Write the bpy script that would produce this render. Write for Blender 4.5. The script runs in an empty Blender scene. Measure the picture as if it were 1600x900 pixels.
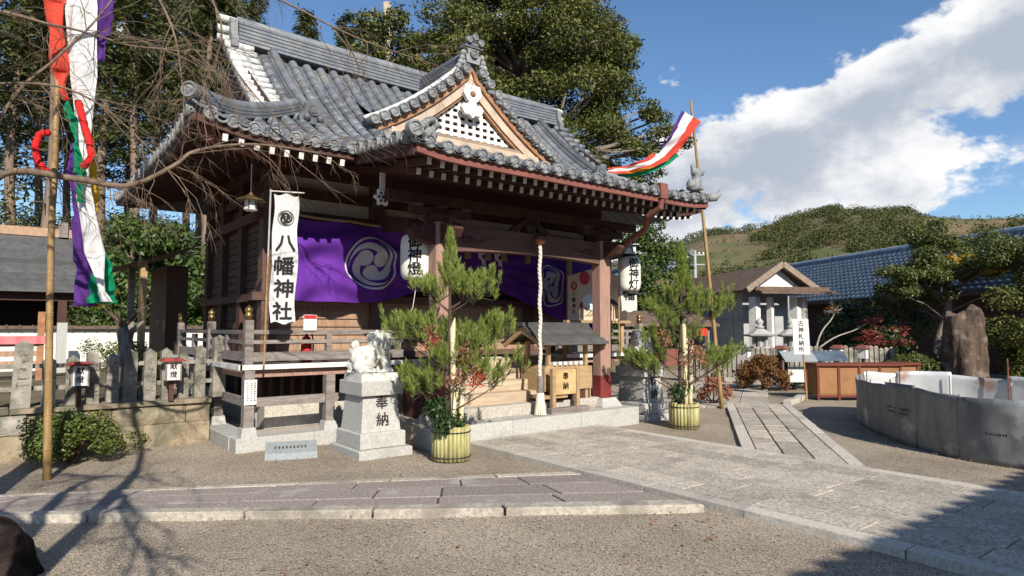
import bpy, bmesh, math, random
import numpy as np
from math import sin, cos, pi, radians, sqrt, atan2, exp
from mathutils import Vector, Matrix, noise

# ------------------------------------------------------------------ camera, sky, sun, exposure
SC = bpy.context.scene
COL = SC.collection
cam = bpy.data.cameras.new('camera'); CAM = bpy.data.objects.new('camera', cam); COL.objects.link(CAM)
cam.sensor_width = 36.0; cam.lens = 22.725; cam.clip_start = 0.05; cam.clip_end = 3000
CAM.location = (0, 0, 1.6)
_pit = radians(3.63); _az = radians(51.8)
_d = Vector((cos(_az)*cos(_pit), sin(_az)*cos(_pit), sin(_pit)))
CAM.rotation_euler = _d.to_track_quat('-Z', 'Y').to_euler()
SC.camera = CAM
SUN_EL = radians(31.5); SUN_AZ = radians(196.5)          # azimuth clockwise from +Y
sun_to = Vector((sin(SUN_AZ)*cos(SUN_EL), cos(SUN_AZ)*cos(SUN_EL), sin(SUN_EL)))
sl = bpy.data.lights.new('sun', 'SUN'); sl.energy = 5.0; sl.angle = radians(0.53); sl.color = (1.0, 0.93, 0.81)
so = bpy.data.objects.new('sun', sl); COL.objects.link(so); so.rotation_euler = sun_to.to_track_quat('Z', 'Y').to_euler(); so.location = (-20, -60, 40)
SC.view_settings.view_transform = 'Standard'; SC.view_settings.look = 'None'
SC.view_settings.exposure = 0.48; SC.view_settings.gamma = 1.0; SC.view_settings.use_curve_mapping = False
SC.cycles.max_bounces = 6; SC.cycles.diffuse_bounces = 3; SC.cycles.glossy_bounces = 2; SC.cycles.transmission_bounces = 3; SC.cycles.transparent_max_bounces = 6
SC.cycles.caustics_reflective = False; SC.cycles.caustics_refractive = False

W = bpy.data.worlds.new('World'); SC.world = W; W.use_nodes = True
nt = W.node_tree; N = nt.nodes; L = nt.links
for n in list(N): N.remove(n)
def nd(t, **k):
    n = N.new(t)
    for a, v in k.items(): setattr(n, a, v)
    return n
def mth(op, a, b=None, c=None, clamp=False):
    n = N.new('ShaderNodeMath'); n.operation = op; n.use_clamp = clamp
    for i, v in enumerate((a, b, c)):
        if v is None: continue
        if isinstance(v, (int, float)): n.inputs[i].default_value = v
        else: L.new(v, n.inputs[i])
    return n.outputs[0]
def smooth(v, lo, hi):
    n = N.new('ShaderNodeMapRange'); n.interpolation_type = 'SMOOTHSTEP'
    L.new(v, n.inputs[0]); n.inputs[1].default_value = lo; n.inputs[2].default_value = hi
    return n.outputs[0]
sky = nd('ShaderNodeTexSky', sky_type='NISHITA', sun_disc=False)
sky.sun_elevation = SUN_EL; sky.sun_rotation = SUN_AZ; sky.altitude = 100; sky.air_density = 1.1; sky.dust_density = 0.1; sky.ozone_density = 6.0
tc = nd('ShaderNodeTexCoord'); sep = nd('ShaderNodeSeparateXYZ'); L.new(tc.outputs['Generated'], sep.inputs[0])
X_, Y_, Z_ = sep.outputs
ang = mth('ARCTAN2', Y_, X_)                       # angle from +X, counter-clockwise
el = mth('ARCSINE', Z_)
comb = nd('ShaderNodeCombineXYZ'); L.new(ang, comb.inputs[0]); L.new(mth('MULTIPLY', el, 1.5), comb.inputs[1])
def fbm(vec, scale, det, off):
    m = nd('ShaderNodeVectorMath', operation='ADD'); L.new(vec, m.inputs[0]); m.inputs[1].default_value = off
    t = nd('ShaderNodeTexNoise'); t.inputs['Scale'].default_value = scale; t.inputs['Detail'].default_value = det; t.inputs['Roughness'].default_value = 0.58
    L.new(m.outputs[0], t.inputs['Vector']); return t.outputs['Fac']
# a cumulus bank standing over the hills to the east, its top climbing towards the south-east
bank_mid = mth('SUBTRACT', 0.43, mth('MULTIPLY', ang, 0.34))
bank = mth('SUBTRACT', 1.0, mth('DIVIDE', mth('ABSOLUTE', mth('SUBTRACT', el, bank_mid)), 0.18))
side = smooth(ang, 0.95, 0.62)
def dens(off):
    n = mth('ADD', mth('MULTIPLY', fbm(comb.outputs[0], 4.2, 10.0, off), 1.9), mth('MULTIPLY', fbm(comb.outputs[0], 14.0, 7.0, off), 0.5))
    return mth('ADD', mth('SUBTRACT', n, 1.45), mth('MULTIPLY', mth('MULTIPLY', mth('MAXIMUM', bank, -0.6), side), 0.62))
OFF = (3.1, 7.3, 0.4)
d0 = dens(OFF); d1 = dens((OFF[0]-0.02, OFF[1]+0.075, OFF[2]))
low = mth('MULTIPLY', smooth(fbm(comb.outputs[0], 5.5, 7.0, (9.2, 1.7, 2.0)), 0.50, 0.60), mth('MULTIPLY', smooth(el, 0.24, 0.17), smooth(el, 0.10, 0.15)))
cover = mth('MAXIMUM', smooth(d0, 0.0, 0.13), mth('MULTIPLY', low, mth('MULTIPLY', side, 0.8)))
shade = smooth(d1, -0.14, 0.44)
cc = nd('ShaderNodeMix', data_type='RGBA'); cc.inputs[6].default_value = (7.3, 7.3, 7.3, 1); cc.inputs[7].default_value = (3.4, 3.8, 4.5, 1)
L.new(shade, cc.inputs[0])
mixc = nd('ShaderNodeMix', data_type='RGBA'); L.new(cover, mixc.inputs[0]); L.new(sky.outputs[0], mixc.inputs[6]); L.new(cc.outputs[2], mixc.inputs[7])
bg = nd('ShaderNodeBackground'); bg.inputs['Strength'].default_value = 0.10; L.new(mixc.outputs[2], bg.inputs[0])
wo = nd('ShaderNodeOutputWorld'); L.new(bg.outputs[0], wo.inputs[0])

# ------------------------------------------------------------------ materials
MATS = {}
def mat(name, c1, c2=None, scale=6.0, rough=0.8, bump=0.0, bscale=None, stretch=(1, 1, 1), detail=6, rnd=0.0, metal=0.0, spots=None, spec=0.3, lo=0.35, hi=0.65):
    """procedural surface: two tones mixed by noise, optional third tone as stains, bump, per-piece brightness"""
    m = bpy.data.materials.new(name); m.use_nodes = True; t = m.node_tree; n = t.nodes; l = t.links
    b = n['Principled BSDF']; b.inputs['Roughness'].default_value = rough; b.inputs['Metallic'].default_value = metal
    b.inputs['Specular IOR Level'].default_value = spec
    c2 = c2 or tuple(v*0.72 for v in c1)
    tc = n.new('ShaderNodeTexCoord'); mp = n.new('ShaderNodeMapping'); mp.inputs['Scale'].default_value = stretch; l.new(tc.outputs['Object'], mp.inputs[0])
    nz = n.new('ShaderNodeTexNoise'); nz.inputs['Scale'].default_value = scale; nz.inputs['Detail'].default_value = detail; nz.inputs['Roughness'].default_value = 0.6
    l.new(mp.outputs[0], nz.inputs['Vector'])
    mr = n.new('ShaderNodeMapRange'); mr.inputs[1].default_value = lo; mr.inputs[2].default_value = hi; l.new(nz.outputs['Fac'], mr.inputs[0])
    mx = n.new('ShaderNodeMix'); mx.data_type = 'RGBA'; l.new(mr.outputs[0], mx.inputs[0]); mx.inputs[6].default_value = (*c1, 1); mx.inputs[7].default_value = (*c2, 1)
    out = mx.outputs[2]
    if spots:
        c3, sc, lo3, hi3 = spots
        n3 = n.new('ShaderNodeTexNoise'); n3.inputs['Scale'].default_value = sc; n3.inputs['Detail'].default_value = 7; l.new(tc.outputs['Object'], n3.inputs['Vector'])
        r3 = n.new('ShaderNodeMapRange'); r3.inputs[1].default_value = lo3; r3.inputs[2].default_value = hi3; l.new(n3.outputs['Fac'], r3.inputs[0])
        m3 = n.new('ShaderNodeMix'); m3.data_type = 'RGBA'; l.new(r3.outputs[0], m3.inputs[0]); l.new(out, m3.inputs[6]); m3.inputs[7].default_value = (*c3, 1); out = m3.outputs[2]
    if rnd:
        oi = n.new('ShaderNodeObjectInfo'); rr = n.new('ShaderNodeMapRange'); rr.inputs[3].default_value = 1-rnd; rr.inputs[4].default_value = 1+rnd; l.new(oi.outputs['Random'], rr.inputs[0])
        mm = n.new('ShaderNodeVectorMath'); mm.operation = 'SCALE'; l.new(out, mm.inputs[0]); l.new(rr.outputs[0], mm.inputs['Scale']); out = mm.outputs[0]
    l.new(out, b.inputs['Base Color'])
    if bump:
        nb = n.new('ShaderNodeTexNoise'); nb.inputs['Scale'].default_value = bscale or scale*4; nb.inputs['Detail'].default_value = 5; l.new(mp.outputs[0], nb.inputs['Vector'])
        bp = n.new('ShaderNodeBump'); bp.inputs['Strength'].default_value = bump; bp.inputs['Distance'].default_value = 0.02; l.new(nb.outputs['Fac'], bp.inputs['Height']); l.new(bp.outputs[0], b.inputs['Normal'])
    MATS[name] = m; return m
def leafmat(name, ca, cb, trans=0.35, rough=0.5, spec=0.4):
    """leaf: two tones picked per leaf, some light shining through"""
    m = bpy.data.materials.new(name); m.use_nodes = True; t = m.node_tree; n = t.nodes; l = t.links
    b = n['Principled BSDF']; b.inputs['Roughness'].default_value = rough; b.inputs['Specular IOR Level'].default_value = spec
    g = n.new('ShaderNodeNewGeometry'); cr = n.new('ShaderNodeValToRGB'); l.new(g.outputs['Random Per Island'], cr.inputs[0])
    cr.color_ramp.elements[0].color = (*ca, 1); cr.color_ramp.elements[1].color = (*cb, 1); l.new(cr.outputs[0], b.inputs['Base Color'])
    tr = n.new('ShaderNodeBsdfTranslucent'); l.new(cr.outputs[0], tr.inputs[0]); mx = n.new('ShaderNodeMixShader'); mx.inputs[0].default_value = trans
    l.new(b.outputs[0], mx.inputs[1]); l.new(tr.outputs[0], mx.inputs[2]); l.new(mx.outputs[0], n['Material Output'].inputs[0])
    MATS[name] = m; return m
def cloth(name, c, trans=0.3, c2=None):
    m = mat(name, c, c2 or tuple(v*0.85 for v in c), scale=3, rough=0.85, bump=0.15, bscale=60)
    t = m.node_tree; n = t.nodes; l = t.links; b = n['Principled BSDF']; tr = n.new('ShaderNodeBsdfTranslucent'); tr.inputs[0].default_value = (*c, 1)
    mx = n.new('ShaderNodeMixShader'); mx.inputs[0].default_value = trans; l.new(b.outputs[0], mx.inputs[1]); l.new(tr.outputs[0], mx.inputs[2]); l.new(mx.outputs[0], n['Material Output'].inputs[0]); return m
def gravelmat():
    m = mat('gravel', (0.345, 0.29, 0.226), (0.235, 0.196, 0.152), scale=0.8, rough=0.95, spec=0.15, detail=8)
    t = m.node_tree; n = t.nodes; l = t.links; b = n['Principled BSDF']; src = b.inputs['Base Color'].links[0].from_socket
    tc = n.new('ShaderNodeTexCoord')
    v = n.new('ShaderNodeTexVoronoi'); v.inputs['Scale'].default_value = 135; l.new(tc.outputs['Object'], v.inputs['Vector'])
    hs = n.new('ShaderNodeSeparateColor'); l.new(v.outputs['Color'], hs.inputs[0])
    mr = n.new('ShaderNodeMapRange'); mr.inputs[3].default_value = 0.50; mr.inputs[4].default_value = 1.5; l.new(hs.outputs[0], mr.inputs[0])
    pw = n.new('ShaderNodeMath'); pw.operation = 'POWER'; l.new(mr.outputs[0], pw.inputs[0]); pw.inputs[1].default_value = 1.4
    s = n.new('ShaderNodeVectorMath'); s.operation = 'SCALE'; l.new(src, s.inputs[0]); l.new(pw.outputs[0], s.inputs['Scale']); l.new(s.outputs[0], b.inputs['Base Color'])
    bp = n.new('ShaderNodeBump'); bp.inputs['Strength'].default_value = 0.6; bp.inputs['Distance'].default_value = 0.007; bp.invert = True
    l.new(v.outputs['Distance'], bp.inputs['Height']); l.new(bp.outputs[0], b.inputs['Normal']); return m
GRAVEL = gravelmat()
EARTH = mat('terrace_earth', (0.17, 0.13, 0.09), (0.10, 0.085, 0.05), 3, 0.95, 0.6, 40, spots=((0.07, 0.09, 0.03), 1.5, 0.5, 0.7))
PAVER = mat('granite_paver', (0.58, 0.525, 0.445), (0.24, 0.212, 0.18), 42, 0.9, 0.4, 130, lo=0.36, hi=0.64, rnd=0.17, spec=0.15, spots=((0.25, 0.222, 0.19), 3.4, 0.50, 0.80), detail=9)
PALEPAVE = mat('pale_granite_kerb', (0.57, 0.525, 0.455), (0.37, 0.34, 0.295), 34, 0.85, 0.35, 110, rnd=0.12, spots=((0.30, 0.28, 0.26), 3.0, 0.55, 0.75))
OLDPAVE = mat('weathered_paving', (0.36, 0.315, 0.28), (0.185, 0.158, 0.145), 38, 0.9, 0.4, 110, spec=0.15, rnd=0.12, spots=((0.42, 0.39, 0.36), 1.7, 0.58, 0.72), detail=9)
KERB2 = mat('worn_kerb', (0.52, 0.475, 0.405), (0.31, 0.28, 0.235), 26, 0.9, 0.5, 80, rnd=0.12, spec=0.15, spots=((0.24, 0.215, 0.185), 2.6, 0.5, 0.7))
JOINT = mat('path_joint', (0.10, 0.09, 0.075), (0.06, 0.055, 0.05), 12, 0.95, 0.3)
GRANITE = mat('cut_granite', (0.47, 0.46, 0.43), (0.35, 0.345, 0.33), 30, 0.8, 0.25, 160, spots=((0.30, 0.30, 0.28), 2.6, 0.55, 0.8), rnd=0.05)
GRANITE2 = mat('pale_statue_granite', (0.62, 0.61, 0.57), (0.48, 0.47, 0.44), 14, 0.85, 0.5, 60, spots=((0.25, 0.25, 0.21), 9, 0.52, 0.68))
DARKGRAN = mat('blue_grey_granite', (0.30, 0.32, 0.33), (0.22, 0.24, 0.25), 30, 0.6, 0.2, 120)
INK = mat('carved_ink', (0.05, 0.048, 0.045), (0.09, 0.085, 0.08), 20, 0.9)
FAINT = mat('faint_carving', (0.15, 0.135, 0.115), (0.22, 0.20, 0.17), 20, 0.95)
WOOD_SIDE = mat('shaded_side_timber', (0.105, 0.065, 0.045), (0.07, 0.043, 0.03), 7, 0.85, 0.35, 40, stretch=(5, 5, 0.35), rnd=0.15)  # shade of the left wall put into the weathered siding's colour
BEAMGREY = mat('greyed_beam', (0.30, 0.23, 0.175), (0.20, 0.15, 0.115), 6, 0.8, 0.3, 40, stretch=(0.5, 3, 3))
OLDSTONE = mat('weathered_stone', (0.36, 0.33, 0.28), (0.22, 0.20, 0.17), 7, 0.95, 0.7, 50, spots=((0.11, 0.115, 0.085), 3.4, 0.5, 0.7), rnd=0.15)
WALLSTONE = mat('ochre_wall_stone', (0.34, 0.275, 0.185), (0.20, 0.16, 0.11), 5, 0.95, 0.9, 24, spots=((0.12, 0.115, 0.08), 2.6, 0.48, 0.68), rnd=0.25)
TILE = mat('roof_tile', (0.145, 0.158, 0.176), (0.092, 0.102, 0.117), 5, 0.52, 0.25, 40, rnd=0.32, spec=0.45, spots=((0.21, 0.20, 0.18), 3.2, 0.54, 0.72))
TILE_END = mat('tile_end', (0.26, 0.265, 0.265), (0.16, 0.165, 0.17), 22, 0.55, 0.4, 60, rnd=0.18, spec=0.4)
WHITE_TILE = mat('white_tile', (0.62, 0.62, 0.60), (0.45, 0.45, 0.44), 8, 0.8)  # pale tile tone carrying the sunlight on the left verges
WOOD_DK = mat('dark_brown_timber', (0.088, 0.040, 0.029), (0.055, 0.026, 0.020), 4, 0.75, 0.35, 30, stretch=(3, 3, 0.6), rnd=0.12)
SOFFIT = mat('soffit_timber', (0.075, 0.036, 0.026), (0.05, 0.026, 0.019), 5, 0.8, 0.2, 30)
WOOD_RED = mat('bengala_red_board', (0.23, 0.085, 0.065), (0.16, 0.06, 0.048), 5, 0.7, 0.3, 30, stretch=(0.5, 3, 3))
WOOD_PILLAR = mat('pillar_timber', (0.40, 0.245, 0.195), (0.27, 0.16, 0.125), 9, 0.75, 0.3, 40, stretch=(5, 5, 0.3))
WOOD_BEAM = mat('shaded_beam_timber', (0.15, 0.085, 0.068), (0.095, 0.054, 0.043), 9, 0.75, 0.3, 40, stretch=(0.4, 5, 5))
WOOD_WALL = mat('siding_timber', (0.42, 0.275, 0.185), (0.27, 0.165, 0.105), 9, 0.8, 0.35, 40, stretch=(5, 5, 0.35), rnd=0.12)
WOOD_GREY = mat('silvered_timber', (0.27, 0.235, 0.215), (0.16, 0.135, 0.125), 7, 0.85, 0.4, 40, stretch=(0.6, 3, 3), rnd=0.12)
WOOD_STEP = mat('worn_step_timber', (0.52, 0.415, 0.30), (0.38, 0.29, 0.20), 5, 0.8, 0.3, 40, stretch=(0.4, 4, 4), rnd=0.1)
WOOD_NEW = mat('fresh_cypress', (0.43, 0.295, 0.165), (0.31, 0.205, 0.11), 6, 0.65, 0.2, 40, stretch=(0.6, 3, 3), rnd=0.1)
WOOD_PALE = mat('pale_bargeboard', (0.56, 0.45, 0.35), (0.40, 0.30, 0.22), 4, 0.75, 0.25, 40, rnd=0.06)
WOOD_ORANGE = mat('orange_bargeboard', (0.40, 0.20, 0.105), (0.25, 0.12, 0.06), 6, 0.75, 0.25, 40)
WHITEP = mat('white_paint', (0.74, 0.72, 0.68), (0.60, 0.58, 0.54), 9, 0.7)
PLASTER = mat('cream_plaster', (0.62, 0.55, 0.46), (0.52, 0.46, 0.38), 3, 0.9, 0.15, 60)
WALLWHITE = mat('whitewashed_wall', (0.76, 0.74, 0.68), (0.62, 0.60, 0.54), 3, 0.9, 0.2, 40, spots=((0.42, 0.40, 0.35), 2.0, 0.6, 0.8))
COPPER = mat('red_sheath', (0.22, 0.035, 0.032), (0.15, 0.03, 0.028), 5, 0.5, 0.2, 20)
BRASS = mat('aged_brass', (0.36, 0.25, 0.10), (0.20, 0.14, 0.06), 12, 0.4, 0.1, metal=0.8)
BLACKM = mat('black_iron', (0.025, 0.025, 0.027), (0.04, 0.04, 0.042), 10, 0.5)
PAPER = mat('lantern_paper', (0.80, 0.78, 0.72), (0.72, 0.70, 0.63), 3, 0.75)
BLACK = mat('black_ink', (0.012, 0.012, 0.013), (0.02, 0.02, 0.02), 5, 0.8)
REDP = mat('red_paint', (0.50, 0.025, 0.03), (0.40, 0.02, 0.025), 5, 0.6)
ROPE = mat('white_rope', (0.70, 0.66, 0.58), (0.55, 0.51, 0.43), 25, 0.9, 0.5, 90)
STRAW = mat('straw_rope', (0.42, 0.30, 0.16), (0.28, 0.19, 0.10), 25, 0.9, 0.5, 90)
PURPLE = cloth('purple_cloth', (0.135, 0.030, 0.33), 0.12, (0.105, 0.022, 0.27))
CWHITE = cloth('white_cloth', (0.80, 0.79, 0.78), 0.3)
CRED = cloth('red_cloth', (0.72, 0.075, 0.045), 0.3)
CVERM = cloth('scarlet_cord', (0.62, 0.02, 0.02), 0.1)
CGREEN = cloth('green_cloth', (0.0, 0.26, 0.115), 0.3)
CYELLOW = cloth('yellow_cloth', (0.70, 0.42, 0.02), 0.3)
CVIOLET = cloth('violet_cloth', (0.085, 0.025, 0.19), 0.15)
BAMBOO = mat('dry_bamboo', (0.38, 0.25, 0.11), (0.25, 0.155, 0.065), 7, 0.5, 0.1, 30, stretch=(3, 3, 0.5), rnd=0.1)
BAMBOO_G = mat('green_bamboo', (0.40, 0.385, 0.18), (0.25, 0.215, 0.085), 6, 0.5, 0.15, 30, stretch=(3, 3, 0.5), rnd=0.28)
BAMBOO_W = mat('pale_bamboo', (0.68, 0.60, 0.40), (0.52, 0.44, 0.26), 6, 0.5, 0.1, 30, stretch=(3, 3, 0.7))
BARK = mat('grey_bark', (0.26, 0.22, 0.185), (0.13, 0.105, 0.085), 9, 0.95, 0.8, 40, stretch=(2, 2, 0.6))
CHERRYBARK = mat('cherry_bark', (0.21, 0.15, 0.105), (0.11, 0.075, 0.052), 12, 0.85, 0.5, 50)
CEDARBARK = mat('cedar_bark', (0.25, 0.185, 0.14), (0.13, 0.09, 0.07), 6, 0.95, 0.6, 20, stretch=(3, 3, 0.3))
DARKBARK = mat('dark_bark', (0.085, 0.06, 0.045), (0.05, 0.036, 0.028), 9, 0.9, 0.5, 40)
STEEL = mat('galvanised_sheet', (0.25, 0.255, 0.25), (0.15, 0.155, 0.155), 2.6, 0.6, 0.5, 3.0, stretch=(1.6, 1.6, 0.7), metal=0.3, spots=((0.42, 0.43, 0.43), 2.1, 0.60, 0.72), rnd=0.2, detail=9)
BROWNMET = mat('tan_panel', (0.29, 0.145, 0.065), (0.235, 0.115, 0.05), 3, 0.5, rnd=0.08, stretch=(1, 1, 0.4), spots=((0.17, 0.09, 0.05), 5, 0.6, 0.75))
REDBROWN = mat('redbrown_frame', (0.17, 0.042, 0.022), (0.12, 0.03, 0.018), 5, 0.45)
GREYWALL = mat('grey_weatherboard', (0.40, 0.41, 0.42), (0.32, 0.33, 0.34), 4, 0.85, 0.15, 30)
BROWNROOF = mat('brown_bark_roof', (0.17, 0.115, 0.085), (0.10, 0.068, 0.05), 5, 0.9, 0.4, 40)
BLUETILE = mat('blue_glazed_tile', (0.11, 0.14, 0.18), (0.06, 0.082, 0.115), 3, 0.28, 0.1, 30, rnd=0.25, spec=0.6)
BLUETILE2 = mat('blue_tile_pale', (0.42, 0.47, 0.52), (0.2, 0.25, 0.33), 4, 0.35, 0.1, 30)
SLATE = mat('grey_shingle', (0.10, 0.10, 0.10), (0.065, 0.065, 0.066), 6, 0.8, 0.3, 40, rnd=0.2)
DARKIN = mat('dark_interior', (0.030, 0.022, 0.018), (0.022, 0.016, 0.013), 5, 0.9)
PINKC = mat('pink_cloth', (0.62, 0.20, 0.21), (0.5, 0.15, 0.16), 5, 0.8)
SHEET_LIT = mat('sunlit_rusty_sheet', (0.66, 0.68, 0.69), (0.50, 0.52, 0.53), 2.0, 0.45, 0.4, 3.0, metal=0.3, spots=((0.40, 0.22, 0.13), 2.0, 0.56, 0.70), rnd=0.08)  # far inner sheets: sunlight put into the base colour, over rust spots
ROCK = mat('standing_rock', (0.13, 0.09, 0.066), (0.048, 0.034, 0.026), 3.8, 0.95, 1.0, 10, stretch=(1.6, 1.6, 0.5), spots=((0.26, 0.215, 0.175), 3.4, 0.54, 0.72))
DARKROCK = mat('dark_rock', (0.075, 0.05, 0.045), (0.03, 0.022, 0.02), 6, 0.98, 1.0, 25, spec=0.05, spots=((0.012, 0.011, 0.010), 4, 0.42, 0.58))
BROWNLEAF = mat('dry_leaf', (0.30, 0.14, 0.06), (0.20, 0.09, 0.04), 9, 0.85)
PINEL = leafmat('pine_needle', (0.10, 0.16, 0.028), (0.34, 0.40, 0.09), 0.3)
BROADL = leafmat('broad_leaf', (0.036, 0.055, 0.013), (0.165, 0.165, 0.040), 0.22, 0.55, 0.3)
BROADL2 = leafmat('camellia_leaf', (0.03, 0.06, 0.014), (0.11, 0.155, 0.035), 0.22, 0.5, 0.35)
CEDARL = leafmat('cedar_leaf', (0.030, 0.044, 0.014), (0.115, 0.125, 0.036), 0.25, 0.6)
SHRUBL = leafmat('shrub_leaf', (0.045, 0.075, 0.015), (0.16, 0.19, 0.04), 0.25)
DARKL = leafmat('dark_glossy_leaf', (0.012, 0.030, 0.008), (0.045, 0.085, 0.02), 0.12, 0.4, 0.4)
RUSTL = leafmat('rust_leaf', (0.13, 0.055, 0.018), (0.22, 0.11, 0.03), 0.2)
REDL = leafmat('red_leaf', (0.16, 0.03, 0.025), (0.30, 0.08, 0.05), 0.3)
PINKBROWNL = leafmat('dry_nandina_leaf', (0.25, 0.10, 0.06), (0.42, 0.22, 0.14), 0.3)
YELLOWL = leafmat('yellow_leaf', (0.45, 0.27, 0.02), (0.62, 0.42, 0.05), 0.3)
OLIVEL = leafmat('olive_leaf', (0.045, 0.065, 0.016), (0.15, 0.17, 0.04), 0.22)

# ------------------------------------------------------------------ mesh helpers
WLOC = {}
def prop(o, label=None, cat=None, group=None, kind=None):
    if label: o['label'] = label
    if cat: o['category'] = cat
    if group: o['group'] = group
    if kind: o['kind'] = kind
    return o
def thing(name, loc, label, cat, group=None):
    o = bpy.data.objects.new(name, None); o.empty_display_size = 0.2; COL.objects.link(o); o.location = loc; WLOC[o] = Vector(loc)
    return prop(o, label, cat, group)
def attach(o, parent):
    """keep world coordinates while hanging o under parent (things sit at pure translations)"""
    if parent is not None:
        o.parent = parent; o.matrix_parent_inverse = Matrix.Translation(-WLOC.get(parent, Vector((0, 0, 0))))
    WLOC.setdefault(o, Vector((0, 0, 0)))
    return o
class MB:
    def __init__(s): s.v = []; s.f = []; s.m = []
    def add(s, vs, fs, mi=0):
        b = len(s.v); s.v += [tuple(v) for v in vs]; s.f += [tuple(i+b for i in f) for f in fs]; s.m += [mi]*len(fs); return s
    def box(s, x0, x1, y0, y1, z0, z1, mi=0):
        return s.add([(x0,y0,z0),(x1,y0,z0),(x1,y1,z0),(x0,y1,z0),(x0,y0,z1),(x1,y0,z1),(x1,y1,z1),(x0,y1,z1)],
                     [(3,2,1,0),(4,5,6,7),(0,1,5,4),(1,2,6,5),(2,3,7,6),(3,0,4,7)], mi)
    def bbox(s, x0, x1, y0, y1, z0, z1, b=0.008, mi=0):
        """box with chamfered top edges"""
        v = [(x0,y0,z0),(x1,y0,z0),(x1,y1,z0),(x0,y1,z0),(x0,y0,z1-b),(x1,y0,z1-b),(x1,y1,z1-b),(x0,y1,z1-b),(x0+b,y0+b,z1),(x1-b,y0+b,z1),(x1-b,y1-b,z1),(x0+b,y1-b,z1)]
        return s.add(v, [(3,2,1,0),(0,1,5,4),(1,2,6,5),(2,3,7,6),(3,0,4,7),(4,5,9,8),(5,6,10,9),(6,7,11,10),(7,4,8,11),(8,9,10,11)], mi)
    def frus(s, cx, cy, z0, z1, a0, b0, a1, b1, mi=0):
        v = [(cx-a0,cy-b0,z0),(cx+a0,cy-b0,z0),(cx+a0,cy+b0,z0),(cx-a0,cy+b0,z0),(cx-a1,cy-b1,z1),(cx+a1,cy-b1,z1),(cx+a1,cy+b1,z1),(cx-a1,cy+b1,z1)]
        return s.add(v, [(3,2,1,0),(4,5,6,7),(0,1,5,4),(1,2,6,5),(2,3,7,6),(3,0,4,7)], mi)
    def bar(s, a, b, w, h, mi=0, up=(0,0,1), endm=None):
        """beam of section w x h from a to b"""
        a = Vector(a); b = Vector(b); d = (b-a).normalized(); r = d.cross(Vector(up))
        if r.length < 1e-4: r = Vector((1,0,0))
        r.normalize(); u = r.cross(d); r = r*(w/2); u = u*(h/2)
        vs = [p+q for p in (a, b) for q in (-r-u, r-u, r+u, -r+u)]
        s.add(vs, [(4,5,1,0),(5,6,2,1),(6,7,3,2),(7,4,0,3)], mi); s.add(vs, [(0,1,2,3)], mi if endm is None else endm); return s.add(vs, [(7,6,5,4)], mi)
    def tube(s, pts, rad, n=6, cap=True, mi=0):
        pts = [Vector(p) for p in pts]; k = len(pts); rad = rad if isinstance(rad, (list, tuple)) else [rad]*k
        ref = None; vs = []
        for i, p in enumerate(pts):
            d = (pts[min(i+1, k-1)]-pts[max(i-1, 0)])
            d = d.normalized() if d.length > 1e-9 else Vector((0,0,1))
            if ref is None: ref = Vector((0,0,1)) if abs(d.z) < 0.9 else Vector((1,0,0))
            r = d.cross(ref)
            if r.length < 1e-5: r = d.orthogonal()
            r.normalize(); u = r.cross(d); ref = u
            for j in range(n):
                a = 2*pi*j/n; vs.append(p+r*(cos(a)*rad[i])+u*(sin(a)*rad[i]))
        fs = [(i*n+j, i*n+(j+1) % n, (i+1)*n+(j+1) % n, (i+1)*n+j) for i in range(k-1) for j in range(n)]
        if cap: fs += [tuple(range(n))[::-1], tuple(range((k-1)*n, k*n))]
        return s.add(vs, fs, mi)
    def lathe(s, prof, n=16, c=(0,0,0), axis='z', mi=0, cap=True):
        vs = []
        for r, z in prof:
            for j in range(n):
                a = 2*pi*j/n
                p = (r*cos(a), r*sin(a), z) if axis == 'z' else ((r*cos(a), z, r*sin(a)) if axis == 'y' else (z, r*cos(a), r*sin(a)))
                vs.append((p[0]+c[0], p[1]+c[1], p[2]+c[2]))
        k = len(prof); fs = [(i*n+j, i*n+(j+1) % n, (i+1)*n+(j+1) % n, (i+1)*n+j) for i in range(k-1) for j in range(n)]
        if cap: fs += [tuple(range(n))[::-1], tuple(range((k-1)*n, k*n))]
        return s.add(vs, fs, mi)
    def grid(s, fn, nu, nv, mi=0, flip=False):
        vs = [fn(i/nu, j/nv) for i in range(nu+1) for j in range(nv+1)]; q = nv+1
        fs = [(i*q+j, (i+1)*q+j, (i+1)*q+j+1, i*q+j+1) for i in range(nu) for j in range(nv)]
        if flip: fs = [f[::-1] for f in fs]
        return s.add(vs, fs, mi)
    def prism(s, poly, p0, p1, mi=0):
        """poly in (a,b); p0/p1: functions (a,b)->xyz of the two faces"""
        n = len(poly); vs = [p0(a, b) for a, b in poly]+[p1(a, b) for a, b in poly]
        return s.add(vs, [tuple(range(n)), tuple(range(2*n-1, n-1, -1))]+[(i, n+i, n+(i+1) % n, (i+1) % n) for i in range(n)], mi)
    def ball(s, c, r, nu=10, nv=7, mi=0):
        r = r if isinstance(r, (tuple, list)) else (r, r, r)
        vs = [(c[0], c[1], c[2]-r[2])]
        for i in range(1, nv):
            t = pi*i/nv
            for j in range(nu): vs.append((c[0]+r[0]*sin(t)*cos(2*pi*j/nu), c[1]+r[1]*sin(t)*sin(2*pi*j/nu), c[2]-r[2]*cos(t)))
        vs.append((c[0], c[1], c[2]+r[2])); e = len(vs)-1
        fs = [(0, 1+(j+1) % nu, 1+j) for j in range(nu)]
        for i in range(nv-2):
            for j in range(nu): a = 1+i*nu; fs.append((a+j, a+(j+1) % nu, a+nu+(j+1) % nu, a+nu+j))
        a = 1+(nv-2)*nu; fs += [(a+j, a+(j+1) % nu, e) for j in range(nu)]
        return s.add(vs, fs, mi)
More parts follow.
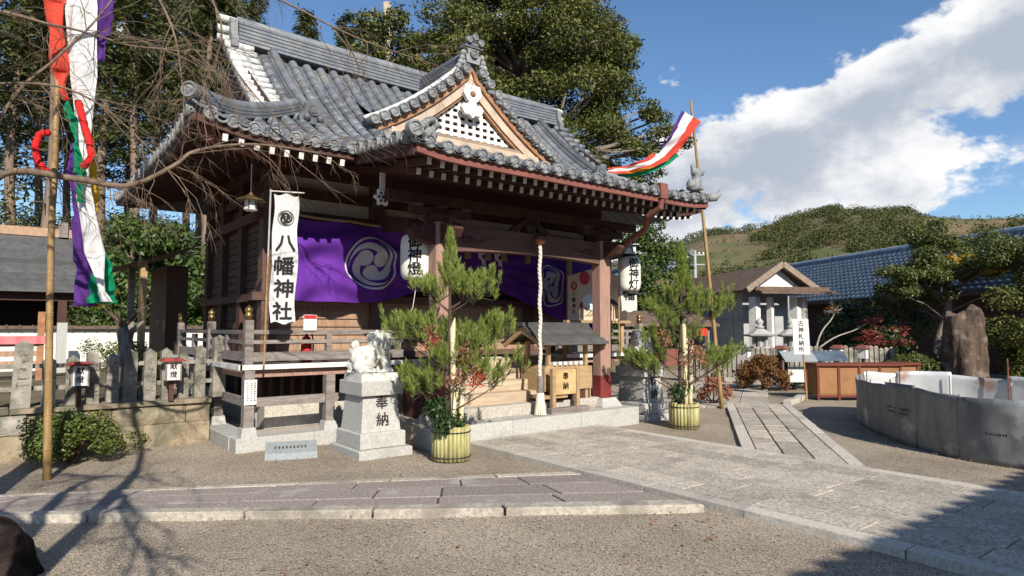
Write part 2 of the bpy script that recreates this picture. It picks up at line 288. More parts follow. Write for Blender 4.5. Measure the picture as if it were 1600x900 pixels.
    def xf(s, M): s.v = [tuple(M @ Vector(v)) for v in s.v]; return s
    def mesh(s, name, mats, smooth=False):
        me = bpy.data.meshes.new(name); me.from_pydata(s.v, [], s.f)
        for m in (mats if isinstance(mats, (list, tuple)) else [mats]): me.materials.append(m)
        if any(s.m): me.polygons.foreach_set('material_index', s.m)
        if smooth: me.polygons.foreach_set('use_smooth', [True]*len(s.f))
        me.update(); return me
    def obj(s, name, mats, parent=None, smooth=False, **k):
        o = bpy.data.objects.new(name, s.mesh(name, mats, smooth)); COL.objects.link(o); attach(o, parent); return prop(o, **k)
def place(name, me, M, parent=None, **k):
    """another object on shared mesh data"""
    o = bpy.data.objects.new(name, me); COL.objects.link(o); o.matrix_basis = M; attach(o, parent); return prop(o, **k)
def npmesh(name, V, Q, m, parent=None, smooth=False, **k):
    V = np.asarray(V, dtype=np.float32).reshape(-1, 3); Q = np.asarray(Q, dtype=np.int32); c = Q.shape[1]
    me = bpy.data.meshes.new(name); me.vertices.add(len(V)); me.vertices.foreach_set('co', V.ravel())
    me.loops.add(Q.size); me.loops.foreach_set('vertex_index', Q.ravel()); me.polygons.add(len(Q))
    me.polygons.foreach_set('loop_start', np.arange(0, Q.size, c, dtype=np.int32)); me.polygons.foreach_set('loop_total', np.full(len(Q), c, dtype=np.int32))
    if smooth: me.polygons.foreach_set('use_smooth', np.ones(len(Q), dtype=bool))
    me.materials.append(m); me.update(calc_edges=True); me.validate()
    o = bpy.data.objects.new(name, me); COL.objects.link(o); attach(o, parent); return prop(o, **k)
RNG = np.random.default_rng(11)
def unit(a): return a/(np.linalg.norm(a, axis=1, keepdims=True)+1e-9)
def leafquads(P, D, Nn, length, width):
    """rhombic leaves: centre P, pointing along D, facing Nn"""
    D = unit(D); B = unit(np.cross(D, Nn)); l = np.asarray(length).reshape(-1, 1)/2; w = np.asarray(width).reshape(-1, 1)/2
    Nn = unit(np.cross(B, D))
    V = np.stack([P-D*l, P+B*w+Nn*w*0.25, P+D*l, P-B*w+Nn*w*0.25], axis=1).reshape(-1, 3)
    return V, np.arange(len(V)).reshape(-1, 4)
def leafcloud(blobs, n, size, aspect=0.5, shell=0.55, up=0.5, rng=RNG, droop=0.0):
    """n leaves spread through ellipsoid clumps [(cx,cy,cz,rx,ry,rz)], denser towards each clump's skin"""
    bl = np.asarray(blobs, dtype=float); vol = (bl[:, 3]*bl[:, 4]*bl[:, 5])**(2/3); idx = rng.choice(len(bl), n, p=vol/vol.sum())
    d = unit(rng.normal(size=(n, 3))); r = (shell+(1-shell)*rng.random(n))**1.0*(0.85+0.3*rng.random(n)); b = bl[idx]
    P = b[:, :3]+d*b[:, 3:6]*r[:, None]
    Nn = unit(d*0.7+rng.normal(size=(n, 3))*0.6+np.array([0, 0, up])); D = unit(np.cross(Nn, rng.normal(size=(n, 3))))+np.array([0, 0, -droop])
    s = size*(0.65+0.7*rng.random(n))
    return leafquads(P, D, Nn, s, s*aspect)
def stack(parts):
    V = []; Q = []; b = 0
    for v, q in parts: V.append(v); Q.append(q+b); b += len(v)
    return np.concatenate(V), np.concatenate(Q)
GLYPH = {}
def glyph(ch, bold):
    k = (ch, bold)
    if k not in GLYPH:
        c = bpy.data.curves.new('glyph', 'FONT'); c.body = ch; c.size = 1.0; c.align_x = 'CENTER'; c.align_y = 'CENTER'; c.resolution_u = 2
        o = bpy.data.objects.new('glyph', c); COL.objects.link(o); dg = bpy.context.evaluated_depsgraph_get()
        me = bpy.data.meshes.new_from_object(o.evaluated_get(dg)); vs = np.array([v.co[:] for v in me.vertices]).reshape(-1, 3); fs = [tuple(p.vertices) for p in me.polygons]
        if len(vs):
            lo = vs.min(0); hi = vs.max(0); vs = (vs-(lo+hi)/2)/max((hi-lo)[:2].max(), 1e-6)
        GLYPH[k] = (vs, fs); bpy.data.objects.remove(o); bpy.data.curves.remove(c); bpy.data.meshes.remove(me)
    return GLYPH[k]
def writing(text, fn, h, step, bold=0.03, wide=1.0):
    """column of characters top to bottom; fn(a,b)->xyz with a across, b downwards from the first character"""
    mb = MB()
    for i, ch in enumerate(text):
        vs, fs = glyph(ch, 0)
        for dx, dy in ((0, 0), (bold, 0), (-bold, 0), (0, bold), (0, -bold), (bold*.7, bold*.7), (-bold*.7, -bold*.7)): mb.add([fn((v[0]+dx*.7)*h*wide, i*step-(v[1]+dy*.7)*h) for v in vs], fs)
    return mb
ORD = ['first', 'second', 'third', 'fourth', 'fifth', 'sixth', 'seventh', 'eighth', 'ninth', 'tenth', 'eleventh', 'twelfth', 'thirteenth', 'fourteenth', 'fifteenth', 'sixteenth', 'seventeenth', 'eighteenth', 'nineteenth', 'twentieth']
def rngpy(s): return random.Random(s)
for _c in '八幡神社御燈灯奉納献古札所': glyph(_c, 0)
# ------------------------------------------------------------------ ground, terrace, paths
def ax(lo, hi, fine, far):
    a = list(np.arange(lo, hi+1e-6, fine)); l = []; g = fine
    v = lo
    while v > -far: g *= 1.6; v -= g; l.append(v)
    r = []; g = fine; v = hi
    while v < far: g *= 1.6; v += g; r.append(v)
    return l[::-1]+a+r
gx = ax(-4, 16, 0.35, 900); gy = ax(-3, 13, 0.35, 900)
mb = MB(); q = len(gy)
mb.add([(x, y, (0.016*noise.noise((x*0.9, y*0.9, 0.3))+0.008*noise.noise((x*2.7, y*2.7, 4)) if -4 <= x <= 16 and -3 <= y <= 13 else 0)-0.012) for x in gx for y in gy],
       [(i*q+j, (i+1)*q+j, (i+1)*q+j+1, i*q+j+1) for i in range(len(gx)-1) for j in range(q-1)])
mb.obj('ground', GRAVEL, smooth=True, kind='structure')
mb = MB(); mb.box(-60, 2.40, 10.28, 16, -0.3, 0.57); mb.box(-60, 60, 16, 75, -0.3, 0.57)
mb.obj('terrace', EARTH, kind='structure')

def slab4(c, z0, z1, b=0.008):
    """paving stone from four plan corners (counter-clockwise) with chamfered top"""
    cx = sum(p[0] for p in c)/4; cy = sum(p[1] for p in c)/4
    inn = []
    for p in c:
        d = Vector((cx-p[0], cy-p[1])); k = min(0.4, b*1.6/max(d.length, 1e-3)); inn.append((p[0]+d.x*k, p[1]+d.y*k, z1))
    v = [(p[0], p[1], z0) for p in c]+[(p[0], p[1], z1-b) for p in c]+inn
    return MB().add(v, [(3,2,1,0),(0,1,5,4),(1,2,6,5),(2,3,7,6),(3,0,4,7),(4,5,9,8),(5,6,10,9),(6,7,11,10),(7,4,8,11),(8,9,10,11)])
R = rngpy(5)
# main approach: long stones laid along the axis between pale edge stones
PX0, PX1, PZ = 5.02, 7.66, 0.06
main = MB().box(PX0+0.01, PX1-0.01, -2.5, 7.43, -0.1, PZ-0.007).obj('path', JOINT, kind='structure')
edges = [PX0, PX0+0.19]+[PX0+0.19+(PX1-PX0-0.38)*k/6 for k in range(1, 7)]+[PX1]
for r in range(len(edges)-1):
    y = -2.5+R.uniform(0, 0.5)*0; x0, x1 = edges[r], edges[r+1]; kerb = r in (0, len(edges)-2)
    first = True
    while y < 7.40:
        l = R.uniform(0.9, 1.3) if kerb else R.uniform(0.62, 1.15)
        if first: l *= R.uniform(0.4, 1); first = False
        y1 = min(y+l, 7.42)
        if 7.42-y1 < 0.25: y1 = 7.42
        g = 0.005
        slab4([(x0+g, y+g), (x1-g, y+g), (x1-g, y1-g), (x0+g, y1-g)], -0.02, PZ+R.uniform(-0.0015, 0.001), 0.002).obj('kerb_stone' if kerb else 'paving_stone', PALEPAVE if kerb else PAVER, main)
        y = y1
# branch path to the shrine office
S0 = Vector((7.70, 4.90)); E2 = Vector((0.812, 0.584)); N2 = Vector((0.584, -0.812)); ZB = 0.035
ts = [0, 0.17, 0.48, 0.80, 1.12, 1.29]; LEN = 5.6
def pb(s, t): p = S0+E2*s+N2*t; return (p.x, p.y)
def s0(t): return (7.655-S0.x-N2.x*t)/E2.x
br = MB().add([(*pb(s0(0.01), 0.01), ZB-0.02), (*pb(s0(1.28), 1.28), ZB-0.02), (*pb(LEN, 1.28), ZB-0.02), (*pb(LEN, 0.01), ZB-0.02)], [(0, 1, 2, 3)]).obj('branch_path', JOINT, kind='structure')
for r in range(5):
    t0, t1 = ts[r], ts[r+1]; kerb = r in (0, 4); sa, sb = s0(t0)+0.004, s0(t1)+0.004
    while max(sa, sb) < LEN-0.05:
        l = R.uniform(0.9, 1.4) if kerb else R.uniform(0.5, 0.9); n = min(max(sa, sb)+l, LEN)
        if LEN-n < 0.3: n = LEN
        g = 0.009 if not kerb else 0.006
        slab4([pb(sa+g, t0+g), pb(sb+g, t1-g), pb(n-g, t1-g), pb(n-g, t0+g)], -0.03, ZB+R.uniform(-0.004, 0.004), 0.007).obj('kerb_stone' if kerb else 'paving_stone', PALEPAVE if kerb else PAVER, br)
        sa = sb = n
# cross pavement beyond it
E3 = Vector((0.86, 0.51)); N3 = Vector((-0.51, 0.86)); C0 = Vector((12.0, 7.0))
def pc(s, t): p = C0+E3*s+N3*t; return (p.x, p.y)
cr = MB().add([(*pc(0, 0), 0.010), (*pc(7.5, 0), 0.010), (*pc(7.5, 2.4), 0.010), (*pc(0, 2.4), 0.010)], [(0, 1, 2, 3)]).obj('cross_pavement', JOINT, kind='structure')
for i in range(9):
    for j in range(4):
        a0, a1 = i*0.83, (i+1)*0.83; b0, b1 = j*0.6, (j+1)*0.6; g = 0.008
        slab4([pc(a0+g, b0+g), pc(a1-g, b0+g), pc(a1-g, b1-g), pc(a0+g, b1-g)], -0.02, 0.028+R.uniform(-0.003, 0.003), 0.006).obj('paving_stone', PAVER, cr)
for (x, y, l, a) in ((13.55, 7.38, 0.75, 0.25), (14.35, 7.62, 0.6, 0.35)):
    c, s = cos(a), sin(a); f = lambda u, v: (x+u*c-v*s, y+u*s+v*c)
    slab4([f(-l/2, -.08), f(l/2, -.08), f(l/2, .08), f(-l/2, .08)], -0.03, 0.09, 0.015).obj('kerb_stone', PALEPAVE, cr)
# old side path running off to the left
TL = [(5.0, 5.28), (3.83, 5.93), (2.4, 6.68), (1.02, 7.42), (-1.0, 8.45), (-4.0, 10.0)]
BL = [(4.93, 3.50), (3.07, 4.78), (1.6, 5.83), (0.05, 6.92), (-2.0, 8.25), (-5.0, 9.6)]
def along(pl, s):
    k = s*(len(pl)-1); i = min(int(k), len(pl)-2); f = k-i; return Vector((pl[i][0]*(1-f)+pl[i+1][0]*f, pl[i][1]*(1-f)+pl[i+1][1]*f))
def ps(s, t): p = along(TL, s)*(1-t)+along(BL, s)*t; return (p.x, p.y)
ns = 24
sp = MB().grid(lambda u, v: (*ps(u*0.999+0.0005, 0.01+v*0.98), 0.012), ns, 4, flip=True).obj('side_path', JOINT, kind='structure')
for (t0, t1, m, z, l0, l1, nm) in ((0, 0.09, KERB2, 0.032, 0.14, 0.19, 'kerb_stone'), (0.09, 0.32, OLDPAVE, 0.028, 0.10, 0.19, 'paving_stone'), (0.32, 0.60, OLDPAVE, 0.028, 0.09, 0.17, 'paving_stone'), (0.60, 0.88, OLDPAVE, 0.028, 0.11, 0.19, 'paving_stone'), (0.88, 1.0, KERB2, 0.060, 0.14, 0.20, 'kerb_stone')):
    s = 0.0
    while s < 0.985:
        n = min(s+R.uniform(l0, l1)*0.8, 1.0)
        if 1-n < 0.04: n = 1.0
        g = 0.0012; h = 0.004 if nm == 'kerb_stone' else 0.003
        slab4([ps(s+g, t1-h), ps(s+g, t0+h), ps(n-g, t0+h), ps(n-g, t1-h)][::-1], -0.03, z+R.uniform(-0.003, 0.003), 0.010 if z > 0.05 else 0.005).obj(nm, m, sp)
        s = n
# fallen leaves and pale chips on the gravel
P = np.stack([RNG.uniform(0.3, 9, 260), RNG.uniform(2.0, 8.3, 260), np.full(260, 0.018)], 1)
P = np.concatenate([P, np.stack([RNG.normal(4.6, 0.35, 40), RNG.normal(3.25, 0.22, 40), np.full(40, 0.02)], 1)])
P = P[(P[:, 0] < 4.7) | (P[:, 0] > 7.8)]
v, qd = leafquads(P, RNG.normal(size=P.shape)*[1, 1, 0.1], np.tile([0, 0, 1.0], (len(P), 1))+RNG.normal(size=P.shape)*0.25, RNG.uniform(0.02, 0.06, len(P)), RNG.uniform(0.012, 0.035, len(P)))
npmesh('fallen_leaves', v, qd, BROWNLEAF, label='dry brown leaves scattered over the gravel forecourt', category=None, kind='stuff') if False else prop(npmesh('fallen_leaves', v, qd, BROWNLEAF), 'dry brown leaves scattered over the gravel forecourt', 'leaves', kind='stuff')
# coarse gravel grains lying on the forecourt
n = 9000; A = RNG.uniform(0, 1, (n, 2)); P = np.stack([-0.5+A[:, 0]*11, 2.0+A[:, 1]*7.0, np.full(n, 0.004)], 1); P = P[~((P[:, 0] > 4.95) & (P[:, 0] < 7.7))]
n = len(P); sz = RNG.uniform(0.004, 0.012, (n, 1)); ov = np.array([(1,0,0),(0,1,0),(-1,0,0),(0,-1,0),(0,0,.7)], float); V = (P[:, None, :]+ov[None]*sz[:, None, :]*RNG.uniform(.6, 1.3, (n, 5, 1))).reshape(-1, 3)
T = (np.array([(0,1,4),(1,2,4),(2,3,4),(3,0,4)])[None]+(np.arange(n)*5)[:, None, None]).reshape(-1, 3)
prop(npmesh('gravel_grains', V, T, mat('gravel_grain', (0.36, 0.31, 0.25), (0.22, 0.18, 0.14), 30, 0.9, lo=0.42, hi=0.58)), 'loose grains of brown grey gravel on the forecourt', 'gravel', kind='stuff')
# low retaining wall under the left stone fence
rw = thing('retaining_wall', (0, 10.1, 0), 'low retaining wall of ochre stone blocks left of the shrine hall', 'wall')
for z0, z1, ins in ((-0.05, 0.29, 0), (0.295, 0.555, 0.015)):
    x = -5.0
    while x < 2.40:
        l = R.uniform(0.45, 1.0); x1 = min(x+l, 2.40)
        if 2.40-x1 < 0.25: x1 = 2.40
        o = R.uniform(-0.03, 0.03) if x < 1.2 else R.uniform(-0.008, 0.008)
        m = MB(); m.grid(lambda u, v: (x+0.006+(x1-x-0.012)*u, 10.08+ins+o-0.05*(16*u*(1-u)*v*(1-v))**0.5*(0.9 if x < 1.2 else 0.25)+0.02*noise.noise((x+u*2, v*2, z0*5)), z0+(z1-z0)*v), 6, 4)
        m.box(x+0.006, x1-0.006, 10.09+ins+o, 10.34, z0, z1); m.obj('stone_block', WALLSTONE if x > -0.2 else OLDSTONE, rw, smooth=True); x = x1
for x0, x1 in ((-5, -3.2), (-3.19, -1.4), (-1.39, 0.1), (0.11, 1.25), (1.26, 2.40)):
    MB().bbox(x0, x1, 10.03, 10.45, 0.556, 0.615, 0.012).obj('coping_stone', WALLSTONE, rw)
# roofed hall opposite the shrine (behind the viewer): only its shadow reaches the picture
oh = thing('opposite_hall', (6.5, -9, 0), 'tile roofed hall facing the shrine across the approach, casting shade on it', 'building')
EY, EZ = -4.35, 4.05; m = MB()
m.add([(-2.0, EY, EZ), (18, EY, EZ), (18, EY-4, EZ+2.3), (-2.0, EY-4, EZ+2.3), (-2.0, EY-8, EZ), (18, EY-8, EZ)], [(0, 1, 2, 3), (3, 2, 5, 4)]); m.obj('roof', TILE, oh)
m = MB()
for k in range(int(20/0.32)):
    x = -1.9+k*0.32; m.tube([(x, EY+0.20, EZ-0.03), (x, EY-1.5, EZ+0.9)], 0.10, 6)
m.obj('eave_tile_rows', TILE, oh, kind='stuff')
MB().box(-1, 17, EY-6.6, EY-1.4, 0, EZ+0.3).obj('wall', WOOD_WALL, oh)
for x in (-0.8, 3, 6.5, 10, 13.5, 16.8): MB().box(x-0.12, x+0.12, EY-0.9, EY-0.66, 0, EZ+0.2).obj('pillar', WOOD_PILLAR, oh)
# ------------------------------------------------------------------ shrine hall
XC = 6.55
HALL = thing('shrine_hall', (XC, 11.3, 0), 'tile roofed wooden shrine hall with a gabled front porch and veranda', 'shrine')
ER0, ER1, EY0, EY1 = 1.62, 11.48, 8.1, 14.6       # eaves of the main roof
RY, RZ = 11.35, 6.42                                 # ridge line
GX0, GX1 = 3.74, 9.36                                # porch roof
GY = 6.5
def Hd(d): return 4.0+0.382*d+0.11*d*d if d >= 0 else 4.0+0.165*d
def lift(e, d): return 0.17*max(0, (1.15-e)/1.15)**2*max(0, 1-d/1.6)
def S(x, y):
    d = y-EY0
    z = Hd(d)+lift(min(x-ER0, ER1-x), max(d, 0))
    if d < 0: z += 0.06*max(0, (abs(x-XC)-1.9)/0.9)**3*min(1, -d/1.2)
    return z
def SL(x, y): return Hd(x-ER0)+lift(min(y-EY0, EY1-y), x-ER0)      # left hip
GH = lambda s: 6.40-1.00*s+0.13*s*s                                  # cross-gable half profile
GYF = 9.72
def gable_cut(x):
    """depth at which the cross gable's skin meets the main slope"""
    s = abs(x-XC)
    if s > 1.92: return None
    return s
# --- stone base
BASE = MB().add([], []).box(2.43, 10.67, 8.87, 14.4, -0.1, 0.165).obj('stone_platform', PALEPAVE, HALL)
def edge_blocks(x0, x1, y0, y1, z, n, alongx=True):
    for k in range(n):
        if alongx: a, b = x0+(x1-x0)*k/n, x0+(x1-x0)*(k+1)/n; MB().bbox(a+.003, b-.003, y0, y1, -0.05, z, 0.01).obj('edge_stone', GRANITE, BASE)
        else: a, b = y0+(y1-y0)*k/n, y0+(y1-y0)*(k+1)/n; MB().bbox(x0, x1, a+.003, b-.003, -0.05, z, 0.01).obj('edge_stone', GRANITE, BASE)
edge_blocks(2.42, 4.5, 8.84, 9.14, 0.175, 2); edge_blocks(8.62, 10.68, 8.84, 9.14, 0.175, 2)
edge_blocks(2.415, 2.72, 9.15, 14.3, 0.175, 4, False); edge_blocks(4.50, 8.62, 7.44, 7.80, 0.275, 3)
MB().box(4.52, 8.6, 7.81, 9.2, -0.05, 0.270).obj('porch_platform', PALEPAVE, HALL)
# --- steps
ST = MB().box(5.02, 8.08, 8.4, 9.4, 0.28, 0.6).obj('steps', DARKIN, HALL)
for k in range(5):
    z1 = 0.272+0.168*(k+1); y0 = 7.84+0.225*k
    MB().bbox(5.0, 8.1, y0, y0+0.30, z1-0.168+0.002, z1, 0.008).obj('tread', WOOD_STEP if k else PALEPAVE, ST)
for x in (4.93, 8.17):
    m = MB(); m.prism([(7.95, 0.272), (9.1, 0.272), (9.1, 1.1), (8.86, 1.1)], lambda a, b: (x-0.05, a, b), lambda a, b: (x+0.05, a, b)); m.obj('string_board', WOOD_DK, ST)
# --- veranda
VZ = 1.12
VER = MB().box(2.62, 10.48, 9.05, 13.8, VZ-0.11, VZ-0.052).obj('veranda', WOOD_DK, HALL)
k = 0; x = 2.54
while x < 10.56:
    x1 = min(x+0.235, 10.56)
    if not (4.99 < (x+x1)/2 < 8.11): MB().box(x+0.002, x1-0.002, 8.95, 9.98, VZ-0.05, VZ).obj('deck_board', [WOOD_GREY], VER)
    x = x1
y = 9.98
while y < 13.75: MB().box(2.5, 3.12, y+0.002, y+0.233, VZ-0.05, VZ).obj('deck_board', WOOD_GREY, VER); y += 0.235
for (x0, x1) in ((2.47, 10.6),): MB().box(x0, x1, 8.90, 8.948, VZ-0.062, VZ+0.004).obj('white_edge', WHITEP, VER)
MB().box(2.45, 2.498, 8.90, 13.8, VZ-0.062, VZ+0.004).obj('white_edge', WHITEP, VER)
MB().box(2.6, 4.95, 9.0, 9.08, VZ-0.17, VZ-0.065).obj('edge_beam', WOOD_PILLAR, VER); MB().box(8.15, 10.5, 9.0, 9.08, VZ-0.17, VZ-0.065).obj('edge_beam', WOOD_PILLAR, VER)
MB().box(2.55, 2.63, 9.081, 13.7, VZ-0.17, VZ-0.065).obj('edge_beam', WOOD_PILLAR, VER)
posts = [(2.6, 8.98), (3.72, 8.98), (4.86, 8.98), (8.24, 8.98), (9.38, 8.98), (10.5, 8.98), (2.6, 10.5), (2.6, 12.0), (2.6, 13.5)]
for i, (x, y) in enumerate(posts):
    MB().frus(x, y, 0.165, 0.30, 0.105, 0.105, 0.085, 0.085).obj('post_footing', GRANITE, VER)
    MB().box(x-0.065, x+0.065, y-0.065, y+0.065, 0.30, VZ-0.171 if i else VZ-0.07).obj('veranda_post', WOOD_GREY, VER)
for (a, b) in (((2.66, 8.98), (3.655, 8.98)), ((3.785, 8.98), (4.8, 8.98)), ((8.3, 8.98), (9.32, 8.98)), ((9.44, 8.98), (10.44, 8.98)), ((2.6, 9.05), (2.6, 13.4))):
    MB().bar((*a, 0.62), (*b, 0.62), 0.05, 0.12).obj('tie_beam', WOOD_GREY, VER)
MB().box(3.0, 5.0, 9.55, 9.9, 0.17, 0.50).obj('foundation_stone', PALEPAVE, VER); MB().box(8.1, 10.1, 9.55, 9.9, 0.17, 0.50).obj('foundation_stone', PALEPAVE, VER); MB().box(2.98, 3.3, 9.91, 13.4, 0.17, 0.50).obj('foundation_stone', PALEPAVE, VER)
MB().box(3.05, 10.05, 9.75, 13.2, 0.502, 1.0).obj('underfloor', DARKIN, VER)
for k in range(44):
    x = 3.1+k*0.16
    if not 4.95 < x < 8.15: MB().box(x, x+0.05, 9.68, 9.745, 0.502, 1.0).obj('underfloor_slat', WOOD_DK, VER)
# railing
def giboshi(x, y, z): return MB().lathe([(.048,0),(.048,.05),(.056,.055),(.056,.075),(.042,.085),(.045,.11),(.055,.125),(.052,.15),(.03,.175),(.012,.19),(.0,.215)], 14, (x, y, z))
RAIL = MB().box(2.57, 2.63, 8.99, 9.05, VZ, VZ+0.02).obj('railing', WOOD_GREY, HALL)
for (x, y) in ((2.6, 9.03), (2.6, 11.0), (2.6, 13.2), (10.5, 9.03)):
    MB().box(x-0.055, x+0.055, y-0.055, y+0.055, VZ+0.002, VZ+0.60).obj('rail_post', WOOD_GREY, RAIL); giboshi(x, y, VZ+0.60).obj('giboshi_cap', BRASS, RAIL, smooth=True)
for (x, y) in ((3.72, 9.03), (4.84, 9.03), (8.26, 9.03), (9.38, 9.03), (2.6, 10.0), (2.6, 12.1)):
    MB().box(x-0.04, x+0.04, y-0.04, y+0.04, VZ+0.17, VZ+0.40).obj('rail_strut', WOOD_GREY, RAIL)
for (x0, x1) in ((2.66, 4.92), (8.18, 10.44)):
    MB().box(x0, x1, 8.985, 9.075, VZ+0.045, VZ+0.165).obj('bottom_rail', WOOD_GREY, RAIL); MB().box(x0, x1, 9.0, 9.06, VZ+0.28, VZ+0.33).obj('middle_rail', WOOD_GREY, RAIL); MB().bar((x0, 9.03, VZ+0.44), (x1, 9.03, VZ+0.44), 0.06, 0.055).obj('top_rail', WOOD_GREY, RAIL)
MB().box(2.555, 2.645, 9.09, 13.1, VZ+0.045, VZ+0.165).obj('bottom_rail', WOOD_GREY, RAIL); MB().box(2.57, 2.63, 9.09, 13.1, VZ+0.28, VZ+0.33).obj('middle_rail', WOOD_GREY, RAIL); MB().bar((2.6, 9.09, VZ+0.44), (2.6, 13.1, VZ+0.44), 0.06, 0.055).obj('top_rail', WOOD_GREY, RAIL)
# --- walls of the hall
WX0, WX1, WY0, WY1 = 3.12, 9.98, 9.95, 13.35
FW = MB().box(WX0+0.02, WX1-0.02, WY0+0.06, WY0+0.12, 0.9, 4.5).obj('front_wall', PLASTER, HALL)
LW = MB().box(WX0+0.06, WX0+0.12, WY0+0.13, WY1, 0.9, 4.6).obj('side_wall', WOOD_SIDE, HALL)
MB().box(WX1-0.12, WX1-0.06, WY0+0.13, WY1, 0.9, 4.6).obj('side_wall', WOOD_WALL, HALL); MB().box(WX0, WX1, WY1, WY1+0.1, 0.5, 4.6).obj('back_wall', WOOD_WALL, HALL)
bays = [WX0, 4.9, 8.2, WX1]
for i in range(3):
    x0, x1 = bays[i]+0.1, bays[i+1]-0.1
    if i == 1: continue
    for k in range(7):
        z0 = VZ+0.03+k*0.128
        nb = max(1, int((x1-x0)/0.8))
        m = MB(); m.prism([(0.035, 0), (0.06, 0), (0.06, 0.124), (0.045, 0.124)], lambda a, b: (x0, WY0-0.045+a, z0+b), lambda a, b: (x1, WY0-0.045+a, z0+b)); m.obj('siding_board', WOOD_WALL, FW)
        MB().box(x0, x1, WY0-0.032, WY0-0.008, z0+0.106, z0+0.126).obj('siding_batten', WOOD_WALL, FW)
# middle bay: panelled doors with lattice
for k in range(4):
    x0 = 5.02+k*0.77
    MB().box(x0, x0+0.755, WY0-0.01, WY0+0.03, VZ+0.05, VZ+0.92).obj('door_panel', WOOD_WALL, FW)
    for z in (VZ+0.3, VZ+0.6): MB().box(x0+0.02, x0+0.735, WY0-0.03, WY0-0.012, z, z+0.04).obj('door_rail', WOOD_WALL, FW)
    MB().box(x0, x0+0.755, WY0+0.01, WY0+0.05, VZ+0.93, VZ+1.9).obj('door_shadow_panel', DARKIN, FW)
    for j in range(11): MB().box(x0+0.03+j*0.066, x0+0.055+j*0.066, WY0-0.02, WY0+0.008, VZ+0.925, VZ+1.9).obj('lattice_bar', WOOD_BEAM, FW)
for x in bays:
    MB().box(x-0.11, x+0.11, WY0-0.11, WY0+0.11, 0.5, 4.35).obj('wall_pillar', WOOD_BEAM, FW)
for y in (11.1, 12.25, WY1-0.05): MB().box(WX0-0.10, WX0+0.10, y-0.1, y+0.1, 0.5, 4.35).obj('wall_pillar', WOOD_DK, LW)
for (z0, z1, pr) in ((VZ, VZ+0.10, 0.10), (VZ+0.91, VZ+1.03, 0.13), (3.26, 3.42, 0.13), (3.66, 3.80, 0.08), (4.0, 4.2, 0.12)):
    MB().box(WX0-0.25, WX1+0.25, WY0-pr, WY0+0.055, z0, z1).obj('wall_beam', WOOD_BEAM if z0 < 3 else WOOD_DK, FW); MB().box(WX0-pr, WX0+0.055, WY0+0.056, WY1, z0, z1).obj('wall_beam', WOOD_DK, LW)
for k in range(16): 
    z0 = VZ+0.11+k*0.128
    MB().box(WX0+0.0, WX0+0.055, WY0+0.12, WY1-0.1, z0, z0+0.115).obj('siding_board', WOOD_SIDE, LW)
# --- porch frame
PZ0 = 0.275
PORCH = MB().box(GX0+0.3, GX1-0.3, 7.83, 7.97, 3.36, 3.50).obj('porch_frame', WOOD_DK, HALL)
for x in (4.9, 8.2):
    m = MB(); m.frus(x, 7.9, PZ0-0.002, PZ0+0.03, 0.24, 0.24, 0.24, 0.24); m.frus(x, 7.9, PZ0+0.03, PZ0+0.15, 0.235, 0.235, 0.165, 0.165); m.obj('pillar_plinth', GRANITE, PORCH)
    c = 0.035; a = 0.125; oc = [(-a, -a+c), (-a+c, -a), (a-c, -a), (a, -a+c), (a, a-c), (a-c, a), (-a+c, a), (-a, a-c)]
    MB().prism(oc, lambda p, q: (x+p, 7.9+q, PZ0+0.45), lambda p, q: (x+p, 7.9+q, 3.12)).obj('porch_pillar', WOOD_PILLAR, PORCH)
    MB().prism([(p*1.05, q*1.05) for p, q in oc], lambda p, q: (x+p, 7.9+q, PZ0+0.151), lambda p, q: (x+p, 7.9+q, PZ0+0.53)).obj('pillar_sheath', COPPER, PORCH)
    MB().frus(x, 7.9, 3.12, 3.22, 0.13, 0.13, 0.19, 0.19).obj('bearing_block', WOOD_DK, PORCH)
    MB().box(x-0.5, x+0.5, 7.84, 7.96, 3.222, 3.32).obj('bracket_arm', WOOD_DK, PORCH)
    for dx in (-0.4, 0, 0.4): MB().frus(x+dx, 7.9, 3.321, 3.36, 0.06, 0.07, 0.085, 0.09).obj('bearing_block', WOOD_BEAM, PORCH)
    # curved beam from pillar back to the hall
    m = MB(); pts = [(x, 8.0+1.85*t, 2.95+0.38*sin(pi*min(1, t)*0.5)) for t in [i/8 for i in range(9)]]
    for p, q in zip(pts[:-1], pts[1:]): m.bar(p, q, 0.13, 0.24)
    m.obj('shrimp_beam', WOOD_DK, PORCH)
    sg = -1 if x < XC else 1
    m = MB(); m.prism([(0.1, 2.80), (0.42, 2.86), (0.52, 2.98), (0.46, 3.06), (0.36, 3.02), (0.3, 3.1), (0.1, 3.1)], lambda p, q: (x+sg*(p+0.02), 7.82, q), lambda p, q: (x+sg*(p+0.02), 7.98, q)); m.obj('beam_nose', WOOD_DK, PORCH)
    m = MB(); m.prism([(0.0, 2.82), (0.3, 2.88), (0.38, 2.98), (0.3, 3.08), (0.0, 3.1)], lambda p, q: (x-0.07, 7.775-p, q), lambda p, q: (x+0.07, 7.775-p, q)); m.obj('beam_nose', WOOD_DK, PORCH)
